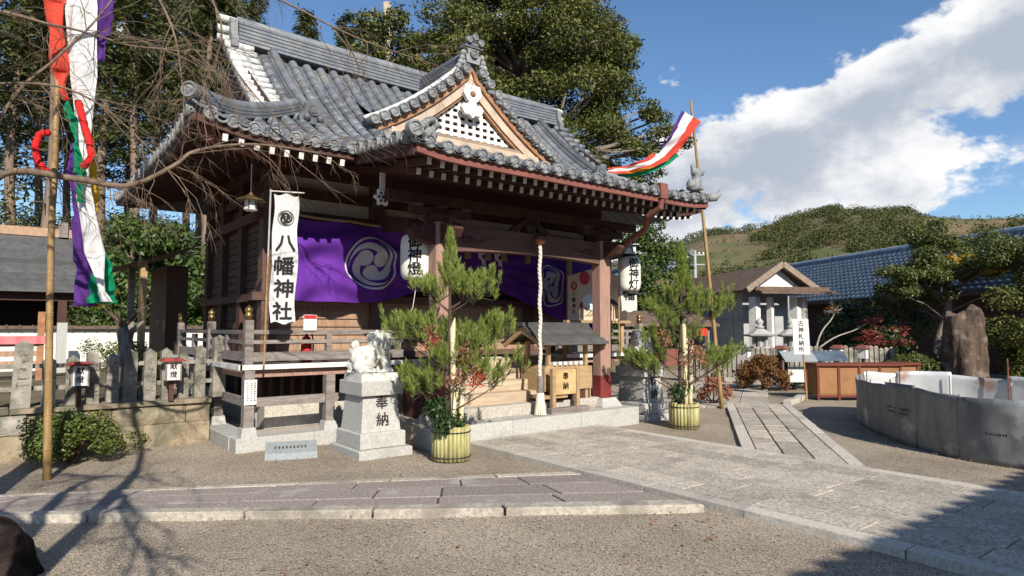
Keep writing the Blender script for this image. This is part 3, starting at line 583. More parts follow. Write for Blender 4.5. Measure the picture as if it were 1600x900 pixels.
# rainbow beam with slight arch and carved scrolls
m = MB(); m.grid(lambda u, v: (5.026+3.048*u, 7.80, 2.72+0.06*sin(pi*u)+(0.36-0.03*sin(pi*u))*v), 16, 1); m.grid(lambda u, v: (5.026+3.048*u, 8.0, 2.72+0.06*sin(pi*u)+(0.36-0.03*sin(pi*u))*v), 16, 1, flip=True)
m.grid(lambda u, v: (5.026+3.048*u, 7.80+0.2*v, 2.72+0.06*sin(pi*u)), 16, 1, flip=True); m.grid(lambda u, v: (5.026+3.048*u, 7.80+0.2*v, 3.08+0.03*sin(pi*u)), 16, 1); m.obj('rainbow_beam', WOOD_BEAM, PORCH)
for sx, sg in ((5.15, 1), (7.95, -1)):
    pts = []
    for i in range(40): t = i/39; a = 2.2*pi*t; r = 0.02+0.055*t; pts.append((sx+sg*(0.12+r*cos(a)), 7.794, 2.92+r*sin(a)))
    pts += [(sx+sg*(0.22+0.07*i), 7.794, 2.92-0.035*sin(i*0.9)) for i in range(1, 7)]
    MB().tube(pts, [0.012]*40+[0.012*(1-i/7) for i in range(6)], 5).obj('scroll_carving', WOOD_DK, PORCH)
# frog-leg strut
m = MB()
for s in (-1, 1):
    m.prism([(0.0, 0.25), (0.10, 0.24), (0.22, 0.15), (0.40, 0.03), (0.46, 0.0), (0.30, 0.0), (0.2, 0.06), (0.1, 0.14), (0, 0.16)][::s], lambda a, b: (XC+s*a, 7.84, 3.11+b), lambda a, b: (XC+s*a, 7.96, 3.11+b))
m.ball((XC, 7.86, 3.2), (0.12, 0.07, 0.11)); m.obj('frog_leg_strut', WOOD_DK, PORCH)
# --- roof -----------------------------------------------------------------
ROOF = MB().grid(lambda u, v: ((lambda x, y: (x, y, S(x, y)-0.045))(2.9+7.3*u, EY0+1.1+(RY-EY0-1.1)*v)), 12, 12).obj('roof', TILE, HALL)
R = rngpy(9)
PITCH = 0.255
rows = [XC+(i+0.5)*PITCH for i in range(-20, 20)]
rows = [x for x in rows if ER0+0.05 < x < ER1-0.05]
def row_span(x):
    y0 = GY if GX0-0.02 < x < GX1+0.02 else EY0
    e = min(x-ER0, ER1-x)
    if e < 1.25: y1 = EY0+max(0.25, e-0.05)
    else: y1 = RY-0.12
    s = abs(x-XC)
    if s < 1.92:
        y = 8.6
        while y < y1 and S(x, y)+0.05 < GH(s)-0.0: y += 0.02
        # main slope lies under the gable's skin behind the gable front; keep the part before the front
        y1 = GYF
    return y0, y1
TL_ = 0.25
tile = MB(); nseg = 6
vs = []
for yy, rr in ((0, 0.082), (TL_, 0.074)):
    for j in range(nseg+1): a = pi*j/nseg; vs.append((rr*cos(a), yy, rr*sin(a)*0.9))
tile.add(vs, [(j, j+1, nseg+2+j, nseg+1+j) for j in range(nseg)]+[tuple(range(nseg+1))[::-1]])
TILEM = tile.mesh('cover_tile', TILE, True)
for p in TILEM.polygons:
    if len(p.vertices) > 4: p.use_smooth = False
disc = MB().lathe([(0.0, -0.022), (0.018, -0.03), (0.03, -0.022), (0.046, -0.014), (0.058, -0.014), (0.064, -0.032), (0.082, -0.032), (0.086, -0.02), (0.086, 0.06)], 18, axis='y', cap=False)
for k in range(3):
    a = k*2*pi/3; disc.ball((0.034*cos(a), -0.022, 0.034*sin(a)), (0.014, 0.012, 0.014), 6, 4)
DISCM = disc.mesh('eave_disc', TILE_END, False)
allt = []
spans = []
for x in rows:
    y0, y1 = row_span(x); spans.append((x, y0, y1)); s_ = abs(x-XC)
    if s_ < 1.92:
        yc = GYF
        while yc < RY and S(x, yc) < GH(s_)-0.02: yc += 0.02
        yc -= 0.14
        if RY-0.12-yc > 0.15: spans.append((x, yc, RY-0.12))
for x, y0, y1 in spans:
    y = y0
    while y < y1-0.05:
        yn = y+TL_*0.95; za, zb = S(x, y), S(x, yn); sl_ = atan2(zb-za, yn-y)
        allt.append((Matrix.Translation((x+R.uniform(-.004, .004), y, za+0.028+R.uniform(-.003, .003))) @ Matrix.Rotation(sl_, 4, 'X'), x, y)); y += TL_*cos(sl_)*0.96
eye = Vector((0, 0, 1.6))
def score(t):
    x, y = t[1], t[2]; d = (Vector((x, y, 4.5))-eye).length
    hid = (x > XC-0.1 and y > EY0+0.6 and x < 9.2) or (x > 10.4)
    return d+(50 if hid else 0)
allt.sort(key=score)
for M_, x, y in allt[:290]: place('cover_tile', TILEM, M_, ROOF)
V = []; Fq = []; base = np.array([v.co[:] for v in TILEM.vertices]); nb = len(base)
fq = [tuple(p.vertices) for p in TILEM.polygons if len(p.vertices) == 4]
for M_, x, y in allt[290:]:
    b = len(V)*nb; V.append((np.array(M_.to_3x3()) @ base.T).T+np.array(M_.translation)); Fq += [tuple(i+b for i in f) for f in fq]
npmesh('more_cover_tiles', np.concatenate(V), Fq, TILE, ROOF, smooth=True, kind='stuff')
for x in rows:
    y0, _ = row_span(x); place('eave_disc', DISCM, Matrix.Translation((x, y0-0.01, S(x, y0)+0.035)), ROOF)
# pan tiles: stepped courses
m = MB()
for i, x in enumerate(rows+[rows[-1]+PITCH]):
    xm = x-PITCH/2; xa, xb = xm-PITCH/2+0.04, xm+PITCH/2-0.04
    xa, xb = max(xa, ER0), min(xb, ER1)
    y0, y1 = row_span(min(max(xm, rows[0]), rows[-1])); 
    if (xm < GX0 or xm > GX1) and y0 < EY0: y0 = EY0
    segs = [(y0-0.05, y1)]; s_ = abs(xm-XC)
    if s_ < 1.95:
        yc = GYF
        while yc < RY and S(xm, yc) < GH(s_)-0.05: yc += 0.02
        segs.append((yc-0.16, RY))
    for y, y1 in segs:
      while y < y1:
        yn = y+0.2; g = lambda a, b, o: (a, b, S(a, b)+o)
        dip = 0.018
        for (p, q_, o0, o1) in ((xa, xm, 0, -dip), (xm, xb, -dip, 0)):
            m.add([g(p, y, 0.022+o0), g(q_, y, 0.022+o1), g(q_, yn+.01, 0.0+o1), g(p, yn+.01, 0.0+o0), g(p, y, -0.012+o0), g(q_, y, -0.012+o1)], [(0, 1, 2, 3), (4, 5, 1, 0)])
        y = yn
m.obj('pan_tiles', TILE, ROOF, kind='stuff')
# eave pan lips
for i in range(len(rows)-1):
    x = (rows[i]+rows[i+1])/2; y0 = GY if GX0 < x < GX1 else EY0; z = S(x, y0)
    MB().prism([(-0.075, 0.02), (-0.04, -0.015), (0, -0.025), (0.04, -0.015), (0.075, 0.02), (0.075, 0.045), (0.04, 0.012), (0, 0.0), (-0.04, 0.012), (-0.075, 0.045)][::-1], lambda a, b: (x+a, y0-0.05, z+b-0.012), lambda a, b: (x+a, y0+0.1, z+b)).obj('eave_pan_lip', TILE_END, ROOF)
# left and right hip skirts with their eave discs, back slope
for side in (0, 1):
    mx_ = (lambda x: x) if side == 0 else (lambda x: ER0+ER1-x)
    mm = MB(); mm.grid(lambda u, v: (mx_(ER0+1.35*u), (EY0+1.3*u)+(EY1-EY0-2.6*u)*v, SL(ER0+1.35*u, (EY0+1.3*u)+(EY1-EY0-2.6*u)*v)), 6, 24, flip=(side == 0)); mm.obj('hip_skirt', TILE, ROOF, smooth=True)
    ny = int((EY1-EY0)/PITCH)
    rw_ = MB()
    for k in range(ny+1):
        y = EY0+0.12+k*PITCH
        if y > EY1-0.05: break
        xe = ER0+max(0.2, min(1.25, min(y-EY0, EY1-y)))
        if side == 0: place('eave_disc', DISCM, Matrix.Translation((ER0-0.01, y, SL(ER0, y)+0.035)) @ Matrix.Rotation(-pi/2, 4, 'Z'), ROOF)
        pts = [(mx_(ER0+(xe-ER0)*t/5), y, SL(ER0+(xe-ER0)*t/5, y)+0.03) for t in range(6)]; rw_.tube(pts, 0.078, 7, cap=False)
    rw_.obj('hip_cover_rows', TILE, ROOF, smooth=True, kind='stuff')
MB().grid(lambda u, v: ((lambda e: (ER0+e+(ER1-ER0-2*e)*u, EY1-(EY1-RY)*v, Hd((EY1-EY0)/2*v)))(min((EY1-RY)*v, 1.27))), 8, 10).obj('back_slope', TILE, ROOF)
# soffits and rafters
def quadsheet(fn, nu, nv, nm, m_, par): return MB().grid(fn, nu, nv).obj(nm, m_, par)
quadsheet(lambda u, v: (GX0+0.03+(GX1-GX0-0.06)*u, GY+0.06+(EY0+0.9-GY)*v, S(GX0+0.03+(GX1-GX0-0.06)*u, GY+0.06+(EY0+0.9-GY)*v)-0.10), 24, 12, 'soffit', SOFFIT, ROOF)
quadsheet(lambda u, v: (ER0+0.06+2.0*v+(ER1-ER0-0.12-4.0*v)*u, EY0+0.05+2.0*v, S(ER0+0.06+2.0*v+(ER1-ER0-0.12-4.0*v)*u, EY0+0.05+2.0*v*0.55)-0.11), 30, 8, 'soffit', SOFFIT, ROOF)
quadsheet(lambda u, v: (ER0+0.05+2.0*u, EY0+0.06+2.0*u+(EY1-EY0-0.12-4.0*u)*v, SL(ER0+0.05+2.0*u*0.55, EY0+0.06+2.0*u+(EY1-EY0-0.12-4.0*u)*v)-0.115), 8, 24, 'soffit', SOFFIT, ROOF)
k = 0; x = GX0+0.22
while x < GX1-0.15:
    for (ya, yb, o, w) in ((GY+0.14, GY+1.0, -0.165, 0.062), (GY+0.55, EY0+1.7, -0.255, 0.066)):
        xx = x+(0.09 if o < -0.2 else 0)
        MB().bar((xx, ya, S(xx, ya)+o), (xx, yb, S(xx, min(yb, EY0+0.9))+o), w, 0.085, endm=1).obj('rafter', [WOOD_DK, WHITEP], ROOF)
    x += 0.186
x = ER0+0.4
while x < ER1-0.3:
    if not (GX0-0.05 < x < GX1+0.05):
        MB().bar((x, EY0+0.05, S(x, EY0+0.05)-0.185), (x, (EY0+min(WY0-EY0, min(x-ER0, ER1-x))), S(x, EY0+0.55*min(WY0-EY0, min(x-ER0, ER1-x)))-0.16), 0.062, 0.085, endm=1).obj('rafter', [WOOD_DK, WHITEP], ROOF)
    x += 0.186
y = EY0+0.4
while y < EY1-0.3:
    MB().bar((ER0+0.14, y, SL(ER0+0.14, y)-0.17), ((ER0+min(WX0-ER0, min(y-EY0, EY1-y))), y, SL(ER0+0.55*min(WX0-ER0, min(y-EY0, EY1-y)), y)-0.16), 0.062, 0.085).obj('rafter', WOOD_DK, ROOF); y += 0.186
# eave boards (one painted board along each edge), following the corner sweep
def eave_board(pts, w, h, m_, nm='eave_board'):
    mm = MB()
    for p, q_ in zip(pts[:-1], pts[1:]): mm.bar(p, q_, w, h)
    return mm.obj(nm, m_, ROOF)
eave_board([(GX0-0.02+(GX1-GX0+0.04)*t/16, GY+0.035, S(GX0+(GX1-GX0)*t/16, GY)-0.075) for t in range(17)], 0.05, 0.105, WOOD_RED)
eave_board([(GX0-0.02, GY+0.06+(EY0-GY)*t/6, S(GX0, GY+(EY0-GY)*t/6)-0.085) for t in range(7)], 0.05, 0.14, WOOD_DK)
eave_board([(GX1+0.02, GY+0.06+(EY0-GY)*t/6, S(GX1, GY+(EY0-GY)*t/6)-0.085) for t in range(7)], 0.05, 0.14, WOOD_DK)
eave_board([(ER0+0.03+(GX0-ER0)*t/10, EY0+0.04, S(ER0+(GX0-ER0)*t/10, EY0)-0.07) for t in range(11)], 0.05, 0.08, WOOD_DK)
eave_board([(GX1+(ER1-GX1-0.03)*t/10, EY0+0.04, S(GX1+(ER1-GX1)*t/10, EY0)-0.08) for t in range(11)], 0.05, 0.10, WOOD_DK)
eave_board([(ER0+0.04, EY0+0.03+(EY1-EY0-0.06)*t/24, SL(ER0, EY0+(EY1-EY0)*t/24)-0.08) for t in range(25)], 0.05, 0.10, WOOD_DK)
MB().bar((ER0+0.22, EY0+0.22, 3.98), (ER0+1.6, EY0+1.6, 4.15), 0.15, 0.2).obj('hip_rafter', WOOD_RED, ROOF)
# porch roof side verges: discs looking sideways, plus barge tiles
for xv, sg in ((GX0-0.06, -1), (GX1+0.06, 1)):
    for k in range(6):
        y = GY+0.18+k*0.255
        if y > EY0+0.1: break
        mm = MB().tube([(xv+sg*0.02, y, S(xv, y)+0.03), (xv-sg*0.22, y, S(xv, y)+0.075)], 0.08, 10); mm.obj('verge_tile', TILE, ROOF, smooth=True)
        place('eave_disc', DISCM, Matrix.Translation((xv+sg*0.02, y, S(xv, y)+0.03)) @ Matrix.Rotation(-pi/2 if sg < 0 else pi/2, 4, 'Z'), ROOF)
# ridges built of stacked flat tiles
def ridge(pts, w0, h, layers, cap=0.075, nm='ridge'):
    pts = [Vector(p) for p in pts]; par = None; lh = h/layers
    for k in range(layers):
        w = w0*(1-0.25*k/layers); mm = MB()
        for p, q_ in zip(pts[:-1], pts[1:]): mm.bar(p+Vector((0, 0, lh*(k+0.42))), q_+Vector((0, 0, lh*(k+0.42))), w, lh*0.72)
        if par is None: par = mm.obj(nm, TILE, ROOF)
        else: mm.obj(nm+'_course', TILE, ROOF)
        m2 = MB()
        for p, q_ in zip(pts[:-1], pts[1:]): m2.bar(p+Vector((0, 0, lh*(k+0.9))), q_+Vector((0, 0, lh*(k+0.9))), w-0.05, lh*0.4)
        m2.obj(nm+'_mortar', TILE_END, ROOF)
    MB().tube([p+Vector((0, 0, h+0.02)) for p in pts], cap, 10).obj(nm+'_cap', TILE, ROOF, smooth=True)
ridge([(2.95+7.2*t/8, RY, RZ-0.04+0.05*(abs(t-4)/4)**2) for t in range(9)], 0.34, 0.40, 6, 0.085, 'main_ridge')
ridge([(XC, GYF-0.12+1.95*t/3, GH(0)-0.05) for t in range(4)], 0.28, 0.30, 5, 0.075, 'gable_ridge')
def along_slope(x, ya, yb, n=10): return [(x, ya+(yb-ya)*t/n, S(x, ya+(yb-ya)*t/n)+0.04) for t in range(n+1)]
for x in (3.5, 2*XC-3.5):
    ridge(along_slope(x, RY-0.2, 9.28), 0.22, 0.16, 3, 0.07, 'descending_ridge')
    sg = -1 if x < XC else 1; cx = ER0 if sg < 0 else ER1
    n = 9; pts = []
    for t in range(n+1):
        f = t/n; px = x+(cx-x)*f*0.97; py = 9.75+(EY0-9.75)*f*0.96
        pts.append((px, py, (max(S(px, py), 0) if True else 0)+0.03+0.05*f*f))
    ridge(pts, 0.22, 0.14, 3, 0.075, 'corner_ridge')
    place('eave_disc', DISCM, Matrix.Translation((cx+sg*0.02, EY0-0.03, S(cx, EY0)+0.20)) @ Matrix.Rotation(sg*pi/4, 4, 'Z') @ Matrix.Scale(1.15, 4), ROOF)
    # end tile of the descending ridge
    mm = MB(); zz = S(x, 9.25)+0.04; mm.prism([(-0.2, 0), (0.2, 0), (0.22, 0.1), (0.14, 0.2), (0.12, 0.32), (0, 0.36), (-0.12, 0.32), (-0.14, 0.2), (-0.22, 0.1)], lambda a, b: (x+a, 9.20, zz+b), lambda a, b: (x+a, 9.28, zz+b)); mm.ball((x-0.1, 9.19, zz+0.09), 0.06, 8, 6); mm.ball((x+0.1, 9.19, zz+0.09), 0.06, 8, 6); mm.lathe([(0, -0.03), (0.05, -0.03), (0.06, -0.015), (0.08, -0.02), (0.085, 0)], 14, (x, 9.19, zz+0.2), 'y'); mm.obj('ogre_tile', TILE, ROOF)
# verge of the big gable end: round tiles climbing to the ridge, left ones coloured sunlit white
for x, sg in ((2.86, -1), (2*XC-2.86, 1)):
    for k in range(11):
        y = 9.55+k*0.17; z = S(2.95, y)+0.06
        MB().tube([(x-0.12, y, z), (x+0.16, y, z+0.01)], 0.085, 10).obj('verge_tile', WHITE_TILE if sg < 0 else TILE, ROOF, smooth=True)
        MB().tube([(x+0.17, y, z+0.02), (x+0.34, y, z+0.03)], 0.07, 8).obj('verge_tile', WHITE_TILE if sg < 0 else TILE, ROOF, smooth=True)
    mm = MB(); mm.add([(x+0.05*-sg, 9.3, 4.85), (x+0.05*-sg, RY, 6.35), (x+0.05*-sg, 2*RY-9.3, 4.85)], [(0, 1, 2)]); mm.obj('end_gable_panel', WOOD_DK, ROOF)
    mm = MB(); mm.prism([(-0.24, 0), (0.24, 0), (0.27, 0.12), (0.18, 0.28), (0.16, 0.48), (0, 0.58), (-0.16, 0.48), (-0.18, 0.28), (-0.27, 0.12)], lambda a, b: (x+sg*0.05, RY+a, RZ-0.1+b), lambda a, b: (x-sg*0.06, RY+a, RZ-0.1+b)); mm.obj('ridge_ogre_tile', TILE_END, ROOF)
    for dz in (0.08, 0.24, 0.42): MB().tube([(x+sg*0.22, RY, RZ+dz), (x-sg*0.1, RY, RZ+dz)], 0.06, 9).obj('ridge_end_disc', WHITE_TILE, ROOF, smooth=True)
# --- cross gable over the porch
GB = MB().grid(lambda u, v: (XC-1.95+3.9*u, GYF-0.02+2.0*v*(1-abs(2*u-1)), GH(abs(-1.95+3.9*u))-0.04), 24, 4).obj('cross_gable', TILE, HALL)
for sg in (-1, 1):
    def gp(s, y): return (XC+sg*s, y, GH(s))
    # tile skin running back into the main slope, and rows of cover tiles along it
    MB().grid(lambda u, v: gp(1.97*u, GYF-0.10+(1.95-1.25*u)*v), 14, 6, flip=(sg > 0)).obj('gable_slope', TILE, GB)
    mm = MB()
    for k in range(6):
        y = GYF+0.2+k*0.255; smax = 1.9-0.3*k
        if smax > 0.3: mm.tube([(XC+sg*smax*t/8, y, GH(smax*t/8)+0.03) for t in range(9)], 0.075, 7)
    mm.obj('gable_cover_rows', TILE, GB, smooth=True, kind='stuff')
    mm = MB(); mm.tube([(XC+sg*(0.1+1.9*t/10), GYF-0.02, GH(0.1+1.9*t/10)+0.13) for t in range(11)], 0.06, 8); mm.obj('verge_roll', WHITE_TILE if sg < 0 else TILE, GB, smooth=True)  # left roll has its sunlit edge put into the colour
    ns_ = 11
    for k in range(ns_):
        s = 0.18+k*0.178; z = GH(s)
        MB().tube([(XC+sg*s, GYF-0.30, z+0.045), (XC+sg*s, GYF-0.02, z+0.05)], 0.078, 10).obj('verge_cover_tile', TILE, GB, smooth=True)
        place('verge_disc', DISCM, Matrix.Translation((XC+sg*s, GYF-0.31, z+0.045)), GB)
        if k < ns_-1: s2 = s+0.089; MB().box(XC+sg*s2-0.05, XC+sg*s2+0.05, GYF-0.29, GYF-0.08, GH(s2)-0.035, GH(s2)-0.012).obj('verge_pan_tile', TILE_END, GB)
    def strip(off0, off1, y0, y1, s1, nm, m_):
        mm = MB(); n = 12
        def pt(s, o): d = Vector((1, -1.02+0.26*s)); d.normalize(); nn = Vector((d.y, -d.x)); return (s+nn.x*o, GH(s)+nn.y*o)
        poly = [pt(s1*t/n, off0) for t in range(n+1)]+[pt(s1*t/n, off1) for t in range(n, -1, -1)]
        poly = [(max(0.0, a), b) for a, b in poly]
        vs = [(XC+sg*a, y0, b) for a, b in poly]+[(XC+sg*a, y1, b) for a, b in poly]; M2 = len(poly); fs = []
        for i in range(n): fs += [(i, i+1, M2-2-i, M2-1-i), (M2+i+1, M2+i, 2*M2-1-i, 2*M2-2-i)]
        fs += [(i, M2+i, M2+(i+1) % M2, (i+1) % M2) for i in range(M2)]
        mm.add(vs, fs); mm.obj(nm, m_, GB)
    strip(0.05, 0.14, GYF-0.22, GYF-0.10, 1.95, 'verge_board', WOOD_ORANGE)
    strip(0.135, 0.30, GYF-0.17, GYF-0.09, 1.85, 'bargeboard', WOOD_PALE)
    strip(0.295, 0.345, GYF-0.13, GYF-0.06, 1.8, 'inner_bargeboard', WOOD_ORANGE)
for sg in (-1, 1):
    for k in range(3):
        xa = XC+sg*(1.70+0.11*k); MB().add([(xa-.055, GYF-.2, S(xa, GYF-.2)), (xa+.055, GYF-.2, S(xa, GYF-.2)), (xa+.055, GYF-.2, GH(abs(xa-XC))-.03), (xa-.055, GYF-.2, GH(abs(xa-XC))-.03), (xa-.055, GYF+.9, S(xa, GYF+.9)), (xa+.055, GYF+.9, S(xa, GYF+.9)), (xa+.055, GYF+.6, GH(abs(xa-XC))-.03), (xa-.055, GYF+.6, GH(abs(xa-XC))-.03)], [(0, 1, 2, 3), (1, 5, 6, 2), (4, 0, 3, 7), (3, 2, 6, 7)]).obj('gable_foot_tile', TILE, GB)
# pediment: white lattice before a dark panel, crest pendant, bottom beams
MB().add([(XC-1.75, GYF+0.06, 4.72), (XC+1.75, GYF+0.06, 4.72), (XC+1.2, GYF+0.06, 5.25), (XC, GYF+0.06, 6.3), (XC-1.2, GYF+0.06, 5.25)], [(0, 1, 2, 3, 4)]).obj('pediment_panel', WOOD_DK, GB)
def gin(s): return GH(s)-0.44
for k in range(-6, 7):
    x = k*0.165; zt = gin(abs(x)+0.0)-0.02
    if zt > 5.12: MB().box(XC+x-0.03, XC+x+0.03, GYF-0.055, GYF-0.02, 5.06, zt).obj('lattice_bar', WHITEP, GB)
for k in range(9):
    z = 5.09+k*0.125; s = 0
    while gin(s) > z+0.02 and s < 1.9: s += 0.02
    if s > 0.08: MB().box(XC-s, XC+s, GYF-0.048, GYF-0.024, z, z+0.062).obj('lattice_bar', WHITEP, GB)
MB().box(XC-1.42, XC+1.42, GYF-0.14, GYF+0.02, 4.97, 5.045).obj('pediment_beam', BEAMGREY, GB); MB().box(XC-1.6, XC+1.6, GYF-0.20, GYF-0.02, 4.86, 4.965).obj('pediment_beam', WOOD_PALE, GB); MB().box(XC-1.75, XC+1.75, GYF-0.24, GYF-0.05, 4.74, 4.855).obj('pediment_beam', BEAMGREY, GB)
mm = MB(); pend = [(-0.16, 6.02), (0.16, 6.02), (0.2, 5.86), (0.12, 5.74), (0.07, 5.72), (0.1, 5.66), (0.2, 5.66), (0.24, 5.58), (0.17, 5.47), (0.06, 5.47), (0, 5.41), (-0.06, 5.47), (-0.17, 5.47), (-0.24, 5.58), (-0.2, 5.66), (-0.1, 5.66), (-0.07, 5.72), (-0.12, 5.74), (-0.2, 5.86)]
mm.prism(pend, lambda a, b: (XC+a, GYF-0.25, b), lambda a, b: (XC+a, GYF-0.17, b)); mm.obj('gable_pendant', WHITEP, GB); MB().lathe([(0, -0.05), (0.03, -0.045), (0.055, -0.02), (0.06, 0)], 6, (XC, GYF-0.25, 5.86), 'y').obj('pendant_boss', WOOD_ORANGE, GB)
# crest ornament on the gable ridge: stacked cloud scrolls and three round caps
mm = MB(); zz = GH(0)-0.06; yy = GYF-0.26
mm.prism([(-0.17, 0.12), (0.17, 0.12), (0.2, 0.3), (0.13, 0.36), (0.15, 0.46), (0.2, 0.5), (-0.2, 0.5), (-0.15, 0.46), (-0.13, 0.36), (-0.2, 0.3)], lambda a, b: (XC+a*.8, yy, zz+b*.72), lambda a, b: (XC+a*.8, yy+0.12, zz+b*.72))
for sg in (-1, 1):
    for (a, b, r) in ((0.24, 0.30, 0.075), (0.27, 0.18, 0.07), (0.31, 0.07, 0.075), (0.36, -0.04, 0.07), (0.40, -0.15, 0.06), (0.23, 0.08, 0.06)): mm.ball((XC+sg*a*.85, yy+0.02, zz+b*.8), (r*.78, 0.05, r*.78), 8, 6)
mm.obj('crest_tile', TILE_END, GB)
for k in range(3): MB().box(XC-0.2+0.02*k, XC+0.2-0.02*k, yy-0.03, yy+0.2, zz+0.365+0.03*k, zz+0.388+0.03*k).obj('crest_course', TILE, GB)
for (a, b) in ((-0.13, 0.48), (0.0, 0.55), (0.13, 0.47)): place('crest_disc', DISCM, Matrix.Translation((XC+a, yy-0.06, zz+b)) @ Matrix.Scale(0.72, 4), GB)
MB().tube([(XC, yy-0.06, zz+0.53), (XC, yy+0.3, zz+0.45)], 0.05, 8).obj('crest_cap', TILE, GB, smooth=True)
place('crest_disc', DISCM, Matrix.Translation((XC, yy-0.02, zz+0.25)) @ Matrix.Scale(0.95, 4), GB)
# corner ornaments of the porch roof: lion-dog tile on the right, leaf scroll on the left
def blob_union(balls, voxel, name, m_, parent=None, tubes=(), rough=0.0, seed=0, **k):
    """one continuous carved surface: smooth union of lumps, skinned by surface nets"""
    el = [(np.array(c, float), np.array(r if isinstance(r, (tuple, list)) else (r, r, r), float)) for c, r in balls]
    for pts, rad in tubes:
        for i in range(len(pts)-1):
            for t in np.linspace(0, 1, 9): q = np.array(pts[i])*(1-t)+np.array(pts[i+1])*t; r = rad[i]*(1-t)+rad[i+1]*t; el.append((q, np.array((r, r, r))))
    lo = np.min([c-r for c, r in el], 0)-voxel*3; hi = np.max([c+r for c, r in el], 0)+voxel*3; n = np.ceil((hi-lo)/voxel).astype(int)+1
    G = np.stack(np.meshgrid(*[lo[i]+voxel*np.arange(n[i]) for i in range(3)], indexing='ij'), -1); A = np.zeros(tuple(n)); kk = voxel*1.1
    for c, r in el: A += np.exp(-np.clip((np.linalg.norm((G-c)/r, axis=-1)-1)*r.min(), -12*kk, 12*kk)/kk)
    Fd = -kk*np.log(np.maximum(A, 1e-12))
    if rough:
        rs = np.random.default_rng(abs(int(seed))+3); ph = rs.uniform(0, 6.28, (7, 3)); fr = rs.normal(size=(7, 3))*45
        for p, q in zip(ph, fr): Fd = Fd+rough/3*np.sin((G*q).sum(-1)+p[0])
    ins = Fd < 0; c8 = [(i, j, l) for i in (0, 1) for j in (0, 1) for l in (0, 1)]; m3 = n-1
    cs = sum(ins[i:i+m3[0], j:j+m3[1], l:l+m3[2]].astype(int) for i, j, l in c8); act = (cs > 0) & (cs < 8)
    S3 = np.zeros(tuple(m3)+(3,)); Cn = np.zeros(tuple(m3)); val = lambda o: Fd[o[0]:o[0]+m3[0], o[1]:o[1]+m3[1], o[2]:o[2]+m3[2]]
    for a in c8:
        for ax_ in range(3):
            if a[ax_]: continue
            b = list(a); b[ax_] = 1; fa, fb = val(a), val(tuple(b)); x = (fa < 0) != (fb < 0); t = np.where(x, fa/np.where(fa == fb, 1, fa-fb), 0); p = np.array(a, float)+np.zeros(tuple(m3)+(3,)); p[..., ax_] += t; S3 += p*x[..., None]; Cn += x
    idx = -np.ones(tuple(m3), int); idx[act] = np.arange(act.sum()); ijk = np.argwhere(act); V = lo+voxel*(ijk+S3[act]/Cn[act][:, None]); Q = []
    for ax_ in range(3):
        u, v = (ax_+1) % 3, (ax_+2) % 3; s0 = [slice(1, -1)]*3; s0[ax_] = slice(0, m3[ax_]); s1 = list(s0); s1[ax_] = slice(1, m3[ax_]+1)
        f0, f1 = ins[tuple(s0)], ins[tuple(s1)]
        for x, flip in ((f0 & ~f1, False), (~f0 & f1, True)):
            g = np.argwhere(x); off = np.ones(3, int); off[ax_] = 0; g = g+off; eu = np.zeros(3, int); eu[u] = 1; ev = np.zeros(3, int); ev[v] = 1
            q = np.stack([idx[tuple((g-eu-ev).T)], idx[tuple((g-ev).T)], idx[tuple(g.T)], idx[tuple((g-eu).T)]], 1); Q.append(q[:, ::-1] if flip else q)
    return npmesh(name, V, np.concatenate(Q), m_, parent, smooth=True, **k)
cx, cy, cz = GX1-0.22, GY+0.10, S(GX1, GY)+0.14
blob_union([((cx-0.05, cy, cz+0.06), (0.13, 0.1, 0.08)), ((cx+0.02, cy-0.02, cz+0.16), (0.08, 0.08, 0.1)), ((cx+0.02, cy-0.03, cz+0.30), (0.08, 0.075, 0.075)), ((cx+0.11, cy-0.05, cz+0.35), (0.06, 0.04, 0.03)), ((cx+0.12, cy-0.05, cz+0.29), (0.05, 0.035, 0.025)), ((cx-0.12, cy, cz+0.14), (0.04, 0.04, 0.06)), ((cx-0.05, cy, cz+0.38), (0.03, 0.03, 0.07)), ((cx+0.12, cy-0.04, cz+0.06), (0.05, 0.05, 0.04)), ((cx+0.02, cy+0.03, cz+0.42), (0.05, 0.03, 0.04))], 0.018, 'lion_dog_tile', TILE_END, ROOF, rough=0.006)
MB().tube([(GX1-0.02, GY-0.02, S(GX1, GY)+0.03), (GX1+0.14, GY-0.05, S(GX1, GY)+0.05), (GX1+0.24, GY-0.06, S(GX1, GY)+0.12), (GX1+0.27, GY-0.06, S(GX1, GY)+0.20)], [0.075, 0.07, 0.045, 0.01], 9).obj('upturned_tip_tile', TILE_END, ROOF, smooth=True)
cx, cz = GX0+0.14, S(GX0, GY)+0.10
blob_union([((cx+0.09*cos(a)*(0.5+k/9), GY+0.02-0.04*(k % 2), cz+0.07+0.10*sin(a)), (0.045, 0.045, 0.04)) for k in range(9) for a in [k*1.35]]+[((cx, GY+0.05, cz), (0.11, 0.08, 0.08))], 0.013, 'scroll_corner_tile', TILE_END, ROOF, rough=0.006)
place('corner_disc', DISCM, Matrix.Translation((GX0-0.07, GY-0.02, S(GX0, GY)+0.13)) @ Matrix.Scale(1.15, 4), ROOF)
# gutter head and downpipe at the right front corner
m = MB(); m.box(8.05, 8.22, GY-0.06, GY+0.04, 3.66, 3.90); m.tube([(8.13, GY, 3.66), (8.13, GY+0.02, 3.52), (8.11, GY+0.25, 3.42), (8.32, 7.0, 3.25), (8.42, 7.7, 3.0), (8.42, 7.92, 2.9), (8.42, 7.95, 2.4)], 0.05, 8); m.obj('downpipe', WOOD_RED, HALL)
